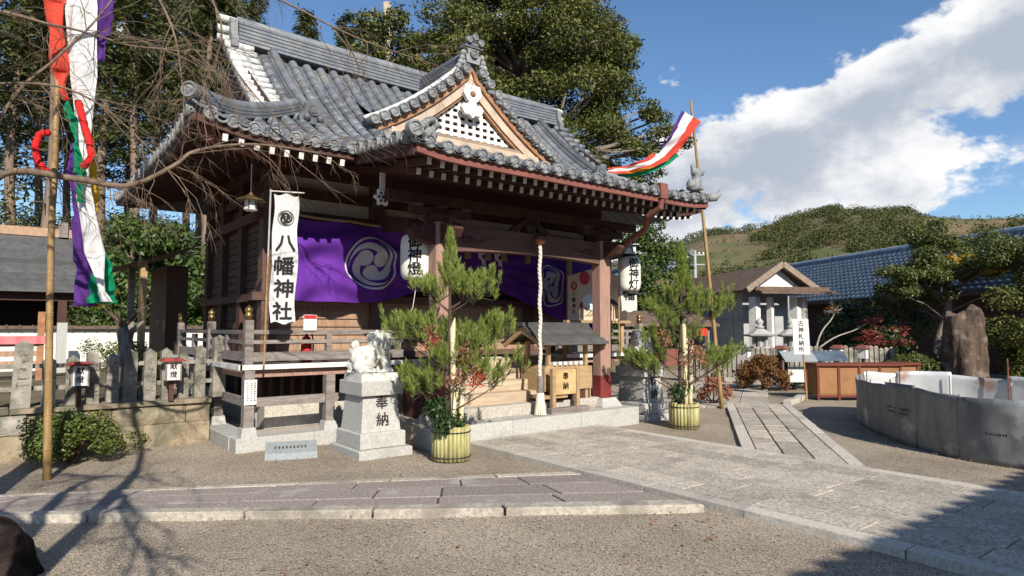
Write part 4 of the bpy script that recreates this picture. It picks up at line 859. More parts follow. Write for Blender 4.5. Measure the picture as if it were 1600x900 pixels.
# small lean-to wing seen past the left veranda
WG = MB().box(2.6, 3.0, 14.7, 16.5, 0.57, 2.9).obj('rear_wing', WOOD_SIDE, HALL); MB().add([(1.6, 14.0, 2.75), (3.1, 14.0, 3.3), (3.1, 17, 3.3), (1.6, 17, 2.75)], [(0, 1, 2, 3)]).obj('rear_wing_roof', BROWNROOF, HALL)
for y in (14.2, 15.6): MB().box(2.05, 2.17, y, y+0.12, 0.57, 2.9).obj('wing_post', WOOD_NEW if y < 15 else WOOD_GREY, HALL)
# ------------------------------------------------------------------ things hung on and set before the hall
RT = Vector((0.786, -0.618, 0)); VD = Vector((0.618, 0.786, 0))
# purple curtain tied up in the middle
CY0 = 9.70
def cbot(x):
    if x < 4.5: return 2.02
    if x < 6.75: t = (x-4.5)/2.25; return 2.02+0.55*t*t*(3-2*t)*1.0
    t = (x-6.75)/3.2; return 2.57-1.12*min(1, t)**0.8
def cy(x, z):
    tz = (3.34-z)/1.4; a = atan2(z-2.75, x-6.75); r = sqrt((z-2.75)**2+(x-6.75)**2)
    f = 0.030*sin(a*26+0.8*noise.noise((x*1.2, z*1.2, 0))*4)*min(1, r*0.5)+0.025*sin(x*9+3*noise.noise((x, z, 3)))*tz+0.03*noise.noise((x*1.7, z*1.7, 7))
    return CY0-0.10-0.06*tz+f*2.3
def cz(x, v): b = cbot(x); top = 3.30-0.04*abs(sin((x-3.3)*pi/0.85)); return top+(b-top)*v
CUR = thing('curtain', (6.5, CY0, 2.0), 'long purple curtain with white comma crests, tied up at the middle', 'curtain')
MB().grid(lambda u, v: ((lambda x: (x, cy(x, cz(x, v)), cz(x, v)))(3.24+6.5*u)), 170, 34).obj('cloth', PURPLE, CUR, smooth=True)
MB().tube([(3.2+6.6*t/24, CY0-0.05, 3.33-0.05*sin(pi*t/24)+0.01*sin(t*2)) for t in range(25)], 0.022, 6).obj('hanging_rope', STRAW, CUR)
def crest(cx, cz_, r, fn, parent, m_, squash=(1, 1), ring=True, nm='comma_crest', rot=0.5):
    """three-comma crest as thin printed shapes lying on fn(x,z)"""
    mb = MB(); F = lambda a, b: fn(cx+a*squash[0], cz_+b*squash[1])
    if ring: mb.grid(lambda u, v: F(r*(0.92+0.08*v)*cos(2*pi*u), r*(0.92+0.08*v)*sin(2*pi*u)), 48, 2, flip=True)
    for k in range(3):
        a0 = rot+k*2*pi/3; hr = r*0.29; hc = r*0.35
        hx, hz = hc*cos(a0), hc*sin(a0)
        mb.grid(lambda u, v: F(hx+hr*v*cos(2*pi*u), hz+hr*v*sin(2*pi*u)), 20, 3, flip=True)
        # tail sweeping round the rim
        def tail(u, v):
            a = a0+0.1+u*2.75; ri = r*(0.30+0.40*min(1, u*1.1)); ro = r*(0.63+0.215*min(1, u*1.6)); ri = ri+(ro-ri)*(u**2.2)*0.94
            q = ri+(ro-ri)*v; return F(q*cos(a), q*sin(a))
        mb.grid(tail, 26, 3, flip=True)
    return mb.obj(nm, m_, parent)
crest(4.66, 2.66, 0.44, lambda x, z: (x, cy(x, z)-0.007, z), CUR, CWHITE, (1.0, 0.98))
crest(8.52, 2.46, 0.43, lambda x, z: (x, cy(x, z)-0.007, z), CUR, CWHITE, (0.80, 0.98), rot=1.2)
# straw festoon rope with folded paper and tassels under the porch beam
SH = thing('festoon_rope', (6.5, 9.56, 3.2), 'straw festoon rope with zigzag papers and tassels before the curtain', 'rope')
MB().tube([(5.3+3.2*t/30, 9.56, 3.22-0.04*sin(pi*t/30)+0.006*(t % 2)) for t in range(31)], [0.026+0.006*(t % 2) for t in range(31)], 8).obj('twisted_rope', STRAW, SH)
for i, x in enumerate((5.7, 6.50, 6.95, 7.32, 7.9)): MB().lathe([(0.02, 0), (0.035, -0.04), (0.065, -0.28), (0.07, -0.32), (0.06, -0.33)], 10, (x, 9.55, 3.19)).obj('straw_tassel', STRAW, SH)
for x in (6.1, 6.77, 7.14):
    m = MB()
    for k in range(4):
        o = 0.03*(1 if k % 2 else -1)+0.012*k; z = 3.19-0.10*k
        m.add([(x+o-0.045, 9.545-0.004*k, z), (x+o+0.045, 9.545-0.004*k, z-0.02), (x+o+0.06, 9.542-0.004*k, z-0.14), (x+o-0.03, 9.542-0.004*k, z-0.12)], [(0, 1, 2, 3)])
    m.obj('zigzag_paper', WHITEP, SH)
# bell and rope over the offertory
BL_ = thing('bell', (XC, 7.62, 2.98), 'round copper bell hanging over the steps at the porch centre', 'bell')
MB().ball((XC, 7.62, 3.0), (0.105, 0.105, 0.10), 18, 12).obj('bell_body', mat('bell_copper', (0.30, 0.13, 0.07), (0.18, 0.08, 0.045), 6, 0.35, metal=0.7), BL_, smooth=True)
MB().lathe([(0.108, -0.012), (0.115, 0), (0.108, 0.012)], 18, (XC, 7.62, 3.0)).obj('bell_band', WOOD_DK, BL_); MB().tube([(XC, 7.62, 3.09), (XC, 7.66, 3.36)], 0.02, 6).obj('bell_hanger', BLACKM, BL_)
BR = thing('bell_rope', (XC, 7.62, 0.35), 'thick white braided bell rope hanging down to the step edge', 'rope')
pts = [(XC+0.01*sin(t*0.3), 7.62, 2.9-2.2*t/90) for t in range(91)]
m = MB()
for s in (0, 1, 2): m.tube([(p[0]+0.015*cos(t*0.75+s*2.1), p[1]+0.015*sin(t*0.75+s*2.1), p[2]) for t, p in enumerate(pts)], 0.018, 6)
m.obj('braid', ROPE, BR, smooth=True); MB().lathe([(0.042, 0), (0.045, 0.02), (0.045, 0.26), (0.04, 0.28)], 14, (XC, 7.62, 0.60)).obj('grip', WOOD_GREY, BR, smooth=True)
m = MB()
for k in range(18): a = 2*pi*k/18; m.tube([(XC+0.045*cos(a), 7.62+0.045*sin(a), 0.62), (XC+0.06*cos(a), 7.62+0.06*sin(a), 0.45), (XC+0.085*cos(a), 7.62+0.085*sin(a), 0.285)], [0.014, 0.016, 0.013], 5)
m.obj('rope_tassel', ROPE, BR)
# paper lanterns
def lantern(x, y, z0, z1, r, text, label, yaw):
    t = thing('paper_lantern', (x, y, z0), label, 'lantern', 'tall paper lanterns at the porch'); h = z1-z0; prof = []
    def rr(f): return r*(1-0.0*f)*(max(0, 1-abs(2*min(1, max(0, f))-1)**5.5)**0.5*0.42+0.58)
    n = 46
    for i in range(n+1): f = i/n; prof.append((rr(f)*(1.0+0.010*(i % 2)), z0+0.05+(h-0.1)*f))
    MB().lathe(prof, 28, (x, y, 0)).obj('paper_body', PAPER, t, smooth=True)
    for z in (z0, z1-0.055): MB().lathe([(r*0.60, 0), (r*0.62, 0.005), (r*0.62, 0.05), (r*0.60, 0.055)], 24, (x, y, z)).obj('black_hoop', BLACKM, t, smooth=True)
    MB().tube([(x-r*0.5*cos(a)*1.0, y, z1+0.05+r*0.5*sin(a)) for a in [pi*i/10 for i in range(11)]], 0.012, 6).obj('carry_loop', BLACKM, t)
    def f(a, b):
        th = yaw+a/r; zz = z1-0.175-b; q = rr((zz-z0-0.05)/(h-0.1))*1.018+0.003; return (x+q*sin(th), y-q*cos(th), zz)
    writing(text, f, 0.19, 0.196, 0.04).obj('brush_writing', BLACK, t); return t
l1 = lantern(4.72, 8.25, 2.26, 3.03, 0.235, '御神燈', 'white paper lantern hanging before the purple curtain left of the porch', -0.66)
MB().tube([(4.72, 8.25, 3.14), (4.72, 8.25, 3.6)], 0.006, 5).obj('hanging_wire', BLACKM, l1); MB().tube([(4.72, 8.25, 2.26), (4.66, 8.25, 1.9), (4.58, 8.3, 1.75)], 0.005, 5).obj('power_cord', WHITEP, l1)
l2 = lantern(9.05, 8.0, 2.24, 2.98, 0.205, '御神灯', 'white paper lantern hanging outside the right porch pillar', -0.42)
MB().tube([(9.05, 8.0, 3.08), (9.05, 8.0, 3.5)], 0.006, 5).obj('hanging_wire', BLACKM, l2); MB().tube([(9.0, 8.0, 2.22), (9.35, 7.9, 2.26)], 0.02, 6).obj('steady_bar', BLACKM, l2)
# name banners on poles
def banner(x, y, z0, z1, w, text, label, lean, crestr):
    t = thing('name_banner', (x, y, VZ), label, 'banner', 'white name banners')
    P = lambda a, b: (x+a+lean*(z1-b), y+0.02*sin(b*4+a*6)-0.25*a+0.012*sin(b*11), b)
    MB().grid(lambda u, v: P(-w/2+w*u+0.012*sin(v*14), z1+(z0-z1)*v-0.02*sin(u*9+v*3)), 8, 30).obj('cloth', CWHITE, t, smooth=True)
    MB().tube([(x-w/2-0.03+lean*(z1+0.1-VZ), y+0.1, VZ), (x-w/2-0.03+lean*(z1-z0)*0.5, y+0.09, (z0+z1)/2)], 0.014, 6).obj('lower_pole', BAMBOO, t); MB().tube([(x-w/2-0.03+lean*(z1-z0)*0.5, y+0.09, (z0+z1)/2), (x-w/2-0.03, y+0.08, z1+0.08)], 0.012, 6).obj('upper_pole', GREYWALL, t)
    MB().tube([(x-w/2-0.04, y+0.08, z1+0.04), (x+w/2+0.06, y-0.07, z1+0.04)], 0.008, 5).obj('cross_bar', WHITEP, t)
    crest(0, 0, crestr, lambda a, b: (lambda q: (q[0], q[1]-0.010, q[2]))(P(a, z1-0.32+b)), t, BLACK)
    if text: writing(text, lambda a, b: (lambda q: (q[0], q[1]-0.010, q[2]))(P(a, z1-0.66-b)), 0.235, 0.30, 0.04, 1.0).obj('brush_writing', BLACK, t)
    return t
banner(2.93, 8.62, 1.68, 3.40, 0.31, '八幡神社', 'white vertical banner with black brush writing at the left veranda corner', -0.012, 0.105)
banner(9.72, 8.6, 1.95, 3.25, 0.34, '八幡', 'white vertical banner half hidden behind the right paper lantern', 0.0, 0.105)
# votive board with a rooster
EM = thing('votive_board', (9.15, 8.95, 1.7), 'large pale votive board painted with a rooster behind the right pillar', 'board')
ebx0, ebx1, eby = 8.36, 9.98, 8.90
MB().prism([(ebx0, 1.77), (ebx1, 1.77), (ebx1, 2.60), ((ebx0+ebx1)/2, 2.82), (ebx0, 2.60)], lambda a, b: (a, eby, b), lambda a, b: (a, eby+0.03, b)).obj('panel', mat('board_wood', (0.62, 0.48, 0.36), (0.54, 0.40, 0.29), 6, 0.8, stretch=(0.3, 3, 3)), EM)
MB().box(ebx0-0.1, ebx1+0.05, eby-0.06, eby+0.05, 1.715, 1.768).obj('ledge', WOOD_NEW, EM)
for x in (8.44, 9.88): MB().box(x-0.04, x+0.04, eby+0.032, eby+0.10, 1.125, 3.2).obj('support_post', WOOD_NEW, EM)
def flat(poly, nm, m_, o=0.003): MB().prism(poly, lambda a, b: (a, eby-o-0.002, b), lambda a, b: (a, eby-0.0005, b)).obj(nm, m_, EM)
circ = lambda x, z, r, n=24, sx=1: [(x+sx*r*cos(2*pi*k/n), z+r*sin(2*pi*k/n)) for k in range(n)]
flat(circ(8.78, 2.58, 0.135), 'red_sun', REDP); flat(circ(8.50, 2.42, 0.085), 'red_seal', REDP)
crest(8.50, 2.42, 0.06, lambda x, z: (x, eby-0.008, z), EM, mat('seal_pink', (0.6, 0.4, 0.35)), ring=False, nm='seal_crest')
flat([(8.68, 2.10), (8.76, 2.22), (8.90, 2.28), (9.1, 2.22), (9.3, 2.1), (9.45, 2.2), (9.5, 2.05), (9.35, 1.92), (9.1, 1.92), (8.85, 2.0), (8.74, 2.02)], 'rooster_body', mat('rooster_white', (0.72, 0.75, 0.76), (0.6, 0.66, 0.7), 8, 0.8)); flat([(8.64, 2.05), (8.68, 2.12), (8.735, 2.12), (8.73, 2.02), (8.69, 1.98)], 'rooster_comb', REDP, 0.005)
blue = mat('rooster_tail_blue', (0.02, 0.03, 0.07), (0.03, 0.05, 0.1))
for k in range(7):
    c = [(9.36+0.03*k, 2.14-0.02*k+0.01)]; m = MB(); m.tube([(9.38+(0.05+0.022*k)*2.2*s, eby-0.006, 2.12+0.14*sin(s*2.6)*(1-0.05*k)-0.22*s*s*(1.0-0.03*k)) for s in [i/10 for i in range(11)]], [0.004+0.013*sin(pi*min(1, i/10+0.05)) for i in range(11)], 6); m.obj('tail_feather', blue, EM)
for dx in (0, 0.09): MB().tube([(8.95+dx, eby-0.004, 1.95), (8.86+dx, eby-0.004, 1.86), (8.80+dx, eby-0.004, 1.85)], 0.007, 5).obj('rooster_leg', BLACK, EM)
MB().tube([(8.72, eby-0.005, 2.04), (8.85, eby-0.005, 1.99), (9.1, eby-0.005, 1.915), (9.3, eby-0.005, 1.92)], 0.006, 5).obj('brush_outline', BLACK, EM)
writing('八幡神社', lambda a, b: (8.49+a, eby-0.004, 2.27-b), 0.085, 0.115, 0.03).obj('painted_name', BLACK, EM)
writing('迎春', lambda a, b: (9.88+a, eby-0.004, 2.32-b), 0.06, 0.075, 0.03).obj('red_greeting', REDP, EM) if False else writing('奉納', lambda a, b: (9.88+a, eby-0.004, 2.30-b), 0.07, 0.085, 0.03).obj('red_writing', REDP, EM)
# offertory: low chest with a donated-by panel and its own small roof
OF = thing('offertory_shelter', (7.35, 8.1, 0.28), 'small shingle roofed offertory shelter of fresh wood at the steps', 'shelter')
ox0, ox1, oyr = 6.95, 7.85, 8.18
for x in (6.98, 7.82):
    for y in (7.92, 8.44): MB().box(x-0.03, x+0.03, y-0.03, y+0.03, 0.29 if y < 8.2 else 0.6, 1.40).obj('post', WOOD_NEW, OF)
for (ya, za, yb, zb, n) in ((oyr-0.05, 1.66, 7.62, 1.37, 5), (oyr+0.05, 1.66, 8.72, 1.37, 5)):
    for k in range(n):
        t0, t1 = k/n, (k+1)/n; cur = lambda t: za+(zb-za)*t+0.05*t*(t-1)
        MB().add([(6.62, ya+(yb-ya)*t0, cur(t0)), (8.10, ya+(yb-ya)*t0, cur(t0)), (8.10, ya+(yb-ya)*t1, cur(t1)+0.012), (6.62, ya+(yb-ya)*t1, cur(t1)+0.012), (6.62, ya+(yb-ya)*t1, cur(t1)-0.02), (8.10, ya+(yb-ya)*t1, cur(t1)-0.02), (6.62, ya+(yb-ya)*t0, cur(t0)-0.03), (8.10, ya+(yb-ya)*t0, cur(t0)-0.03)], [(0, 1, 2, 3), (3, 2, 5, 4), (0, 3, 4, 6), (1, 7, 5, 2), (6, 4, 5, 7)]).obj('shingle_course', SLATE, OF)
MB().box(6.60, 8.12, oyr-0.07, oyr+0.07, 1.645, 1.71).obj('roof_ridge', SLATE, OF)
for x in (6.66, 8.06):
    for sg in (-1, 1): MB().bar((x, oyr, 1.60), (x, oyr+sg*0.50, 1.33), 0.035, 0.09).obj('bargeboard', WOOD_NEW, OF)
MB().box(6.66, 8.06, oyr-0.03, oyr+0.03, 1.50, 1.56).obj('purlin', WOOD_NEW, OF)
for y in (7.74, 8.62): MB().box(6.66, 8.06, y-0.025, y+0.025, 1.335, 1.375).obj('purlin', WOOD_NEW, OF)
for k in range(16): MB().bar((6.72+k*0.085, 7.66, 1.345), (6.72+k*0.085, 7.95, 1.455), 0.025, 0.025).obj('rafter', WOOD_NEW, OF)
OB = thing('offertory_box', (7.35, 8.0, 0.28), 'fresh wooden offertory chest with a donation panel before the steps', 'box')
MB().bbox(6.85, 7.92, 7.86, 8.46, 0.60, 0.98, 0.01).obj('chest', WOOD_NEW, OB); 
for k in range(9): MB().box(6.90+k*0.11, 6.95+k*0.11, 7.88, 8.44, 0.981, 1.005).obj('slat', WOOD_NEW, OB)
for k in range(7): MB().box(6.98+k*0.12, 7.05+k*0.12, 7.93, 8.0, 1.006, 1.06).obj('paper_slip', WHITEP, OB)
MB().box(6.70, 7.2, 7.70, 8.2, 0.50, 0.55).obj('side_shelf', WOOD_NEW, OB)
MB().box(6.86, 7.90, 7.90, 8.40, 0.28, 0.598).obj('stand', WOOD_DK, OB)
PN = thing('donation_panel', (7.25, 7.68, 0.28), 'upright wooden donation panel on feet beside the bell rope', 'sign')
MB().box(6.88, 7.36, 7.66, 7.685, 0.56, 0.955).obj('panel', mat('panel_gold', (0.56, 0.40, 0.20), (0.40, 0.27, 0.12), 5, 0.7), PN)
for x in (6.86, 7.38): MB().box(x-0.035, x+0.035, 7.64, 7.705, 0.36, 0.97).obj('upright', WOOD_NEW, PN)
MB().box(6.72, 7.55, 7.55, 7.70, 0.272, 0.36).obj('foot_beam', WOOD_GREY, PN); writing('奉納', lambda a, b: (7.12+a, 7.655, 0.85-b), 0.12, 0.155, 0.03).obj('brush_writing', BLACK, PN)
# hanging metal lantern, white hanging weight and small notices
HL = thing('hanging_lantern', (2.42, 8.45, 3.1), 'small brass eaves lantern hanging over the left veranda corner', 'lantern')
MB().lathe([(0.07, 0), (0.085, 0.01), (0.085, 0.02), (0.075, 0.03), (0.078, 0.12), (0.09, 0.125)], 6, (2.42, 8.45, 3.10)).obj('lantern_body', WHITEP, HL); MB().lathe([(0.19, 0), (0.18, 0.012), (0.09, 0.05), (0.03, 0.08), (0.015, 0.11), (0, 0.13)], 6, (2.42, 8.45, 3.225)).obj('lantern_roof', BRASS, HL)
for k in range(6): a = 2*pi*k/6; MB().box(2.42+0.082*cos(a)-.006, 2.42+0.082*cos(a)+.006, 8.45+0.082*sin(a)-.006, 8.45+0.082*sin(a)+.006, 3.12, 3.225).obj('frame_bar', BLACKM, HL)
MB().tube([(2.42, 8.45, 3.35), (2.42, 8.45, 3.75)], 0.008, 5).obj('chain', BLACKM, HL)
BC = thing('end_board_crest', (4.0, 8.0, 3.4), 'white cloud shaped board hanging under the left porch eave', 'ornament')
MB().prism([((.105+.022*cos(6*a))*cos(a), (.105+.022*cos(6*a))*sin(a)) for a in [2*pi*i/48 for i in range(48)]], lambda a, b: (4.02+a, 7.955, 3.40+b), lambda a, b: (4.02+a, 8.0, 3.40+b)).obj('petal_disc', WHITEP, BC)
for i in range(6): MB().lathe([(.018, -.004), (.022, 0)], 8, (4.02+.06*cos(i*pi/3), 7.955, 3.40+.06*sin(i*pi/3)), 'y').obj('petal_hole', WOOD_DK, BC)
MB().lathe([(0, -.02), (.02, -.016), (.026, 0)], 10, (4.02, 7.954, 3.40), 'y').obj('boss', WOOD_DK, BC); MB().box(3.985, 4.055, 7.97, 8.0, 3.50, 3.74).obj('strap', WHITEP, BC)
NT = thing('notice_card', (3.42, 9.0, 1.72), 'small white notice card with a red heading on the left railing', 'notice')
MB().box(3.33, 3.52, 8.975, 8.982, 1.58, 1.80).obj('card', WHITEP, NT); MB().box(3.335, 3.515, 8.970, 8.974, 1.745, 1.795).obj('red_heading', REDP, NT)
FE = thing('fire_extinguisher', (3.46, 9.2, VZ), 'red fire extinguisher standing on the veranda behind the railing', 'extinguisher')
MB().lathe([(0.07, 0), (0.075, 0.02), (0.075, 0.30), (0.05, 0.36), (0.02, 0.38), (0.02, 0.42)], 16, (3.46, 9.2, VZ+0.003)).obj('cylinder', REDP, FE, smooth=True); MB().tube([(3.46, 9.2, VZ+0.42), (3.52, 9.17, VZ+0.44), (3.545, 9.15, VZ+0.3), (3.54, 9.15, VZ+0.1)], 0.012, 6).obj('hose', BLACKM, FE); MB().box(3.42, 3.52, 9.18, 9.22, VZ+0.421, VZ+0.45).obj('handle', BLACKM, FE)
NP = thing('paper_notice', (2.6, 8.9, 0.7), 'white handwritten paper notice tied to the corner veranda post', 'notice')
MB().grid(lambda u, v: (2.53+0.16*u, 8.90-0.012*sin(pi*u), 0.60+0.33*v), 4, 4).obj('sheet', WHITEP, NP)
rr = rngpy(3)
for c in range(3):
    for k in range(9): MB().box(2.56+c*0.045, 2.56+c*0.045+rr.uniform(.012, .024), 8.8835, 8.885, 0.88-k*0.028, 0.89-k*0.028).obj('ink_stroke', BLACK, NP)
# guardian lion-dogs on granite pedestals
def guardian(x, y, mir, label, glab):
    """faces +x (mir=1) or -x (mir=-1); x,y is the middle of the pedestal"""
    t = thing('guardian_pedestal', (x, y, 0), glab, 'pedestal', 'granite pedestals of the guardian lion-dogs')
    MB().bbox(x-0.37, x+0.37, y-0.46, y+0.44, -0.05, 0.095, 0.012).obj('bottom_step', GRANITE, t); MB().bbox(x-0.315, x+0.315, y-0.37, y+0.36, 0.101, 0.29, 0.012).obj('upper_step', GRANITE, t)
    MB().frus(x, y, 0.291, 0.755, 0.275, 0.31, 0.235, 0.265).obj('shaft', GRANITE, t)
    MB().bbox(x-0.29, x+0.29, y-0.34, y+0.34, 0.756, 0.93, 0.01).obj('cap_slab', GRANITE, t); MB().frus(x, y, 0.931, 1.03, 0.265, 0.27, 0.255, 0.255).obj('statue_plinth', GRANITE2, t)
    def f(a, b): zz = 0.66-b; s = 0.31-(0.31-0.265)*(zz-0.291)/0.464; return (x+0.02+a, y-s-0.004, zz)
    writing('奉納', f, 0.17, 0.215, 0.03).obj('carved_writing', INK, t)
    g = thing('guardian_lion_dog', (x, y, 1.03), label, 'statue', 'guardian lion-dog statues'); zb = 1.03; s = mir
    def B(a, b, c, r): return ((x+s*a, y+b, zb+c), r)
    balls = [B(-0.10, 0, 0.17, (0.17, 0.135, 0.16)), B(-0.03, 0, 0.25, (0.14, 0.11, 0.10)), B(0.09, 0, 0.31, (0.10, 0.11, 0.13)), B(0.12, -0.02, 0.40, (0.105, 0.105, 0.10)),
             B(0.16, -0.06, 0.44, (0.10, 0.10, 0.095)), B(0.24, -0.11, 0.425, (0.06, 0.055, 0.04)), B(0.235, -0.11, 0.375, (0.05, 0.05, 0.025)), B(0.20, -0.14, 0.475, (0.035, 0.03, 0.03)), B(0.245, -0.06, 0.475, (0.03, 0.035, 0.03)),
             B(0.10, 0.05, 0.50, (0.035, 0.03, 0.05)), B(0.10, -0.12, 0.49, (0.03, 0.03, 0.045)), B(0.05, 0.0, 0.47, (0.06, 0.09, 0.06)), B(0.08, -0.10, 0.36, (0.05, 0.05, 0.07)), B(0.07, 0.09, 0.36, (0.05, 0.05, 0.07)), B(0.18, -0.10, 0.33, (0.05, 0.05, 0.05)),
             B(-0.18, -0.09, 0.10, (0.11, 0.075, 0.10)), B(-0.18, 0.09, 0.10, (0.11, 0.075, 0.10)), B(-0.10, -0.12, 0.035, (0.10, 0.05, 0.035)), B(-0.10, 0.12, 0.035, (0.10, 0.05, 0.035)),
             B(0.21, -0.085, 0.03, (0.065, 0.05, 0.032)), B(0.21, 0.085, 0.03, (0.065, 0.05, 0.032)),
             B(-0.24, 0, 0.20, (0.05, 0.05, 0.08)), B(-0.25, 0, 0.29, (0.06, 0.055, 0.07)), B(-0.22, 0.02, 0.36, (0.045, 0.04, 0.06)), B(-0.27, -0.03, 0.35, (0.035, 0.035, 0.06)), B(0, 0, 0.01, (0.26, 0.17, 0.018))]
    tubes = [([(x+s*0.12, y-0.075, zb+0.28), (x+s*0.16, y-0.085, zb+0.15), (x+s*0.18, y-0.085, zb+0.03)], [0.065, 0.048, 0.045]), ([(x+s*0.12, y+0.075, zb+0.28), (x+s*0.16, y+0.085, zb+0.15), (x+s*0.18, y+0.085, zb+0.03)], [0.065, 0.048, 0.045])]
    for k in range(9): a = k*0.7; balls.append(B(0.03+0.02*cos(a*3), 0.115*cos(a), 0.40+0.09*sin(a), (0.042, 0.04, 0.042)))
    balls = [(c, tuple(v*1.06 for v in r)) for c, r in balls]
    blob_union(balls, 0.009, 'carved_body', GRANITE2, g, tubes, rough=0.0045, seed=mir)
    for a, b, c in ((.235, -.168, .482), (.272, -.075, .484)): MB().ball((x+s*a, y+b, zb+c), .013, 8, 6).obj('eye', INK, g)  # dark balls stand for the shade in carved eye holes
    MB().ball((x+s*.268, y-.125, zb+.402), (.035, .04, .012), 10, 6).obj('open_mouth', INK, g)  # dark lump stands for the shade inside the open jaws
    return t
guardian(3.86, 7.92, 1, 'pale carved stone lion-dog on the left pedestal, facing the path', 'stepped granite pedestal under the left lion-dog, beside the bamboo-wrapped pine')
guardian(9.2, 7.9, -1, 'carved stone lion-dog on the right pedestal, mostly behind pine needles', 'stepped granite pedestal right of the porch, behind the right pine arrangement')
# leaning engraved slab
SLB = thing('engraved_slab', (2.9, 8.25, 0), 'low grey engraved granite slab leaning on the gravel before the platform', 'slab')
M_ = Matrix.Translation((2.92, 8.20, 0)) @ Matrix.Rotation(-0.33, 4, 'Z')
MB().prism([(-0.16, -0.03), (0.20, -0.03), (0.20, 0.16), (-0.08, 0.06)], lambda a, b: (-0.31, a, b), lambda a, b: (0.31, a, b)).xf(M_).obj('slab', DARKGRAN, SLB)
m = MB()
for k in range(9): m.box(-0.2+0.045*k, -0.18+0.045*k, 0.02, 0.07, 0, 0.002)
m.xf(M_ @ Matrix.Translation((0, 0, 0.098)) @ Matrix.Rotation(0.345, 4, 'X')).obj('engraved_line', INK, SLB)
# new-year pine arrangements
def needles(pts_dirs, rng, length=0.085, per=125):
    P = []; D = []
    for (p, d, l) in pts_dirs:
        p = np.array(p); d = np.array(d)/np.linalg.norm(d); n = int(per*l/0.25); t = rng.random(n)**0.8
        rad = unit(np.cross(np.tile(d, (n, 1)), rng.normal(size=(n, 3)))); dd = unit(d*(0.85+0.5*t[:, None])+rad*(0.75-0.35*t[:, None])+rng.normal(size=(n, 3))*.12)
        L_ = length*(0.7+0.5*rng.random(n))[:, None]; P.append(p+d*l*t[:, None]+dd*L_/2); D.append(dd*L_)
    P = np.concatenate(P); D = np.concatenate(D); L_ = np.linalg.norm(D, axis=1)
    return leafquads(P, D, rng.normal(size=P.shape), L_, np.full(len(P), 0.0056))
def kadomatsu(x, y, label, seed, boughs, hh, bare):
    R = rngpy(seed); rng = np.random.default_rng(seed)
    t = thing('pine_arrangement', (x, y, 0), label, 'plant', 'new-year pine arrangements flanking the path')
    n = 26; rad = 0.215
    for k in range(n):
        a = 2*pi*k/n; h = 0.40+R.uniform(-0.012, 0.015); px, py = x+rad*cos(a), y+rad*sin(a)
        m = MB(); m.tube([(px, py, 0.0), (px, py, 0.18), (px, py, h)], [0.0275, 0.028, 0.0265], 8)
        if R.random() < 0.5: z = R.uniform(0.06, 0.33); m.lathe([(0.0275, -0.006), (0.0305, 0), (0.0275, 0.006)], 8, (px, py, z))
        m.obj('bamboo_stave', BAMBOO_G, t, smooth=True)
    for z in (0.045, 0.345): MB().tube([(x+(rad+0.03)*cos(2*pi*k/32), y+(rad+0.03)*sin(2*pi*k/32), z) for k in range(33)], 0.007, 5).obj('black_binding_rope', BLACKM, t)
    MB().lathe([(0.19, 0.30), (0.19, 0.34), (0.05, 0.36)], 14, (x, y, 0)).obj('packed_earth', EARTH, t)
    for (dx, dy, h, r, lx) in ((0.03, -0.02, hh*0.60, 0.036, -0.03), (0.07, 0.03, hh*0.50, 0.034, 0.05), (0.10, -0.05, hh*0.43, 0.033, 0.06)):
        m = MB(); pts = [(x+dx+lx*i/6, y+dy, 0.3+(h-0.3)*i/6) for i in range(7)]; m.tube(pts, r, 10); 
        for p in pts[1:-1]: m.lathe([(r, -0.01), (r*1.1, 0), (r, 0.01)], 10, p)
        nv = len(m.v)
        m.v[6*10:7*10] = [(a, b, c+(a-(x+dx+lx))*2.2) for a, b, c in m.v[6*10:7*10]]
        m.obj('cut_bamboo', BAMBOO_W, t, smooth=True)
    w = MB(); trunk = [(x-0.04, y+0.02, 0.3), (x-0.06, y+0.03, hh*0.35), (x-0.02, y+0.01, hh*0.6), (x-0.03, y, hh*0.8), (x-0.02, y, hh*0.95)]
    w.tube(trunk, [0.03, 0.027, 0.021, 0.014, 0.006], 8); tips = []
    for (lat, dep, z, up, ln) in boughs:
        tip = Vector((x, y, z))+RT*lat+VD*dep; zb = max(0.45, z-abs(lat)*0.55-0.12); st = Vector((x-0.03, y+0.02, zb)); mid = (st+tip)/2+Vector((0, 0, -0.04)); w.tube([st, mid, tip], [0.011, 0.008, 0.004], 6)
        out = (tip-st); out.normalize(); out = (out+Vector((0, 0, up))).normalized()
        for j in range(int(ln*2.9)):
            f = R.uniform(0.62, 1.0); b = st.lerp(tip, f)+Vector((R.gauss(0, .085), R.gauss(0, .085), R.gauss(0, .06))); dd = (out*.6+Vector((R.uniform(-.4, .4), R.uniform(-.4, .4), up+R.uniform(-.1, .5)))).normalized(); l = R.uniform(0.10, 0.19)
            tips.append((b, dd, l)); w.tube([st.lerp(tip, f*.85), b, b+dd*l], [0.005, 0.004, 0.002], 4, cap=False)
    for k in range(46):
        f = R.random(); sp = (1-f)*.5+.06; b0 = Vector((x-0.02+R.uniform(-.3, .3)*sp*.6, y+R.uniform(-.3, .3)*sp*.6, hh*(0.74+0.20*f))); tips.append((b0, Vector((R.uniform(-.6, .6)*sp*1.6, R.uniform(-.6, .6)*sp*1.6, 1)).normalized(), 0.24))
    w.obj('pine_wood', DARKBARK, t); v, q_ = needles(tips, rng); npmesh('pine_needles', v, q_, PINEL, t)
    a = [(x+R.uniform(-.24, .24), y+R.uniform(-.24, .24), 0.46+R.uniform(-0.05, 0.26), 0.13, 0.13, 0.12) for k in range(12)]
    v, q_ = leafcloud(a, 2600 if not bare else 700, 0.052, 0.55, 0.3, 0.4, rng); npmesh('dark_leaves', v, q_, DARKL, t)
    Pb = []; tw = MB()
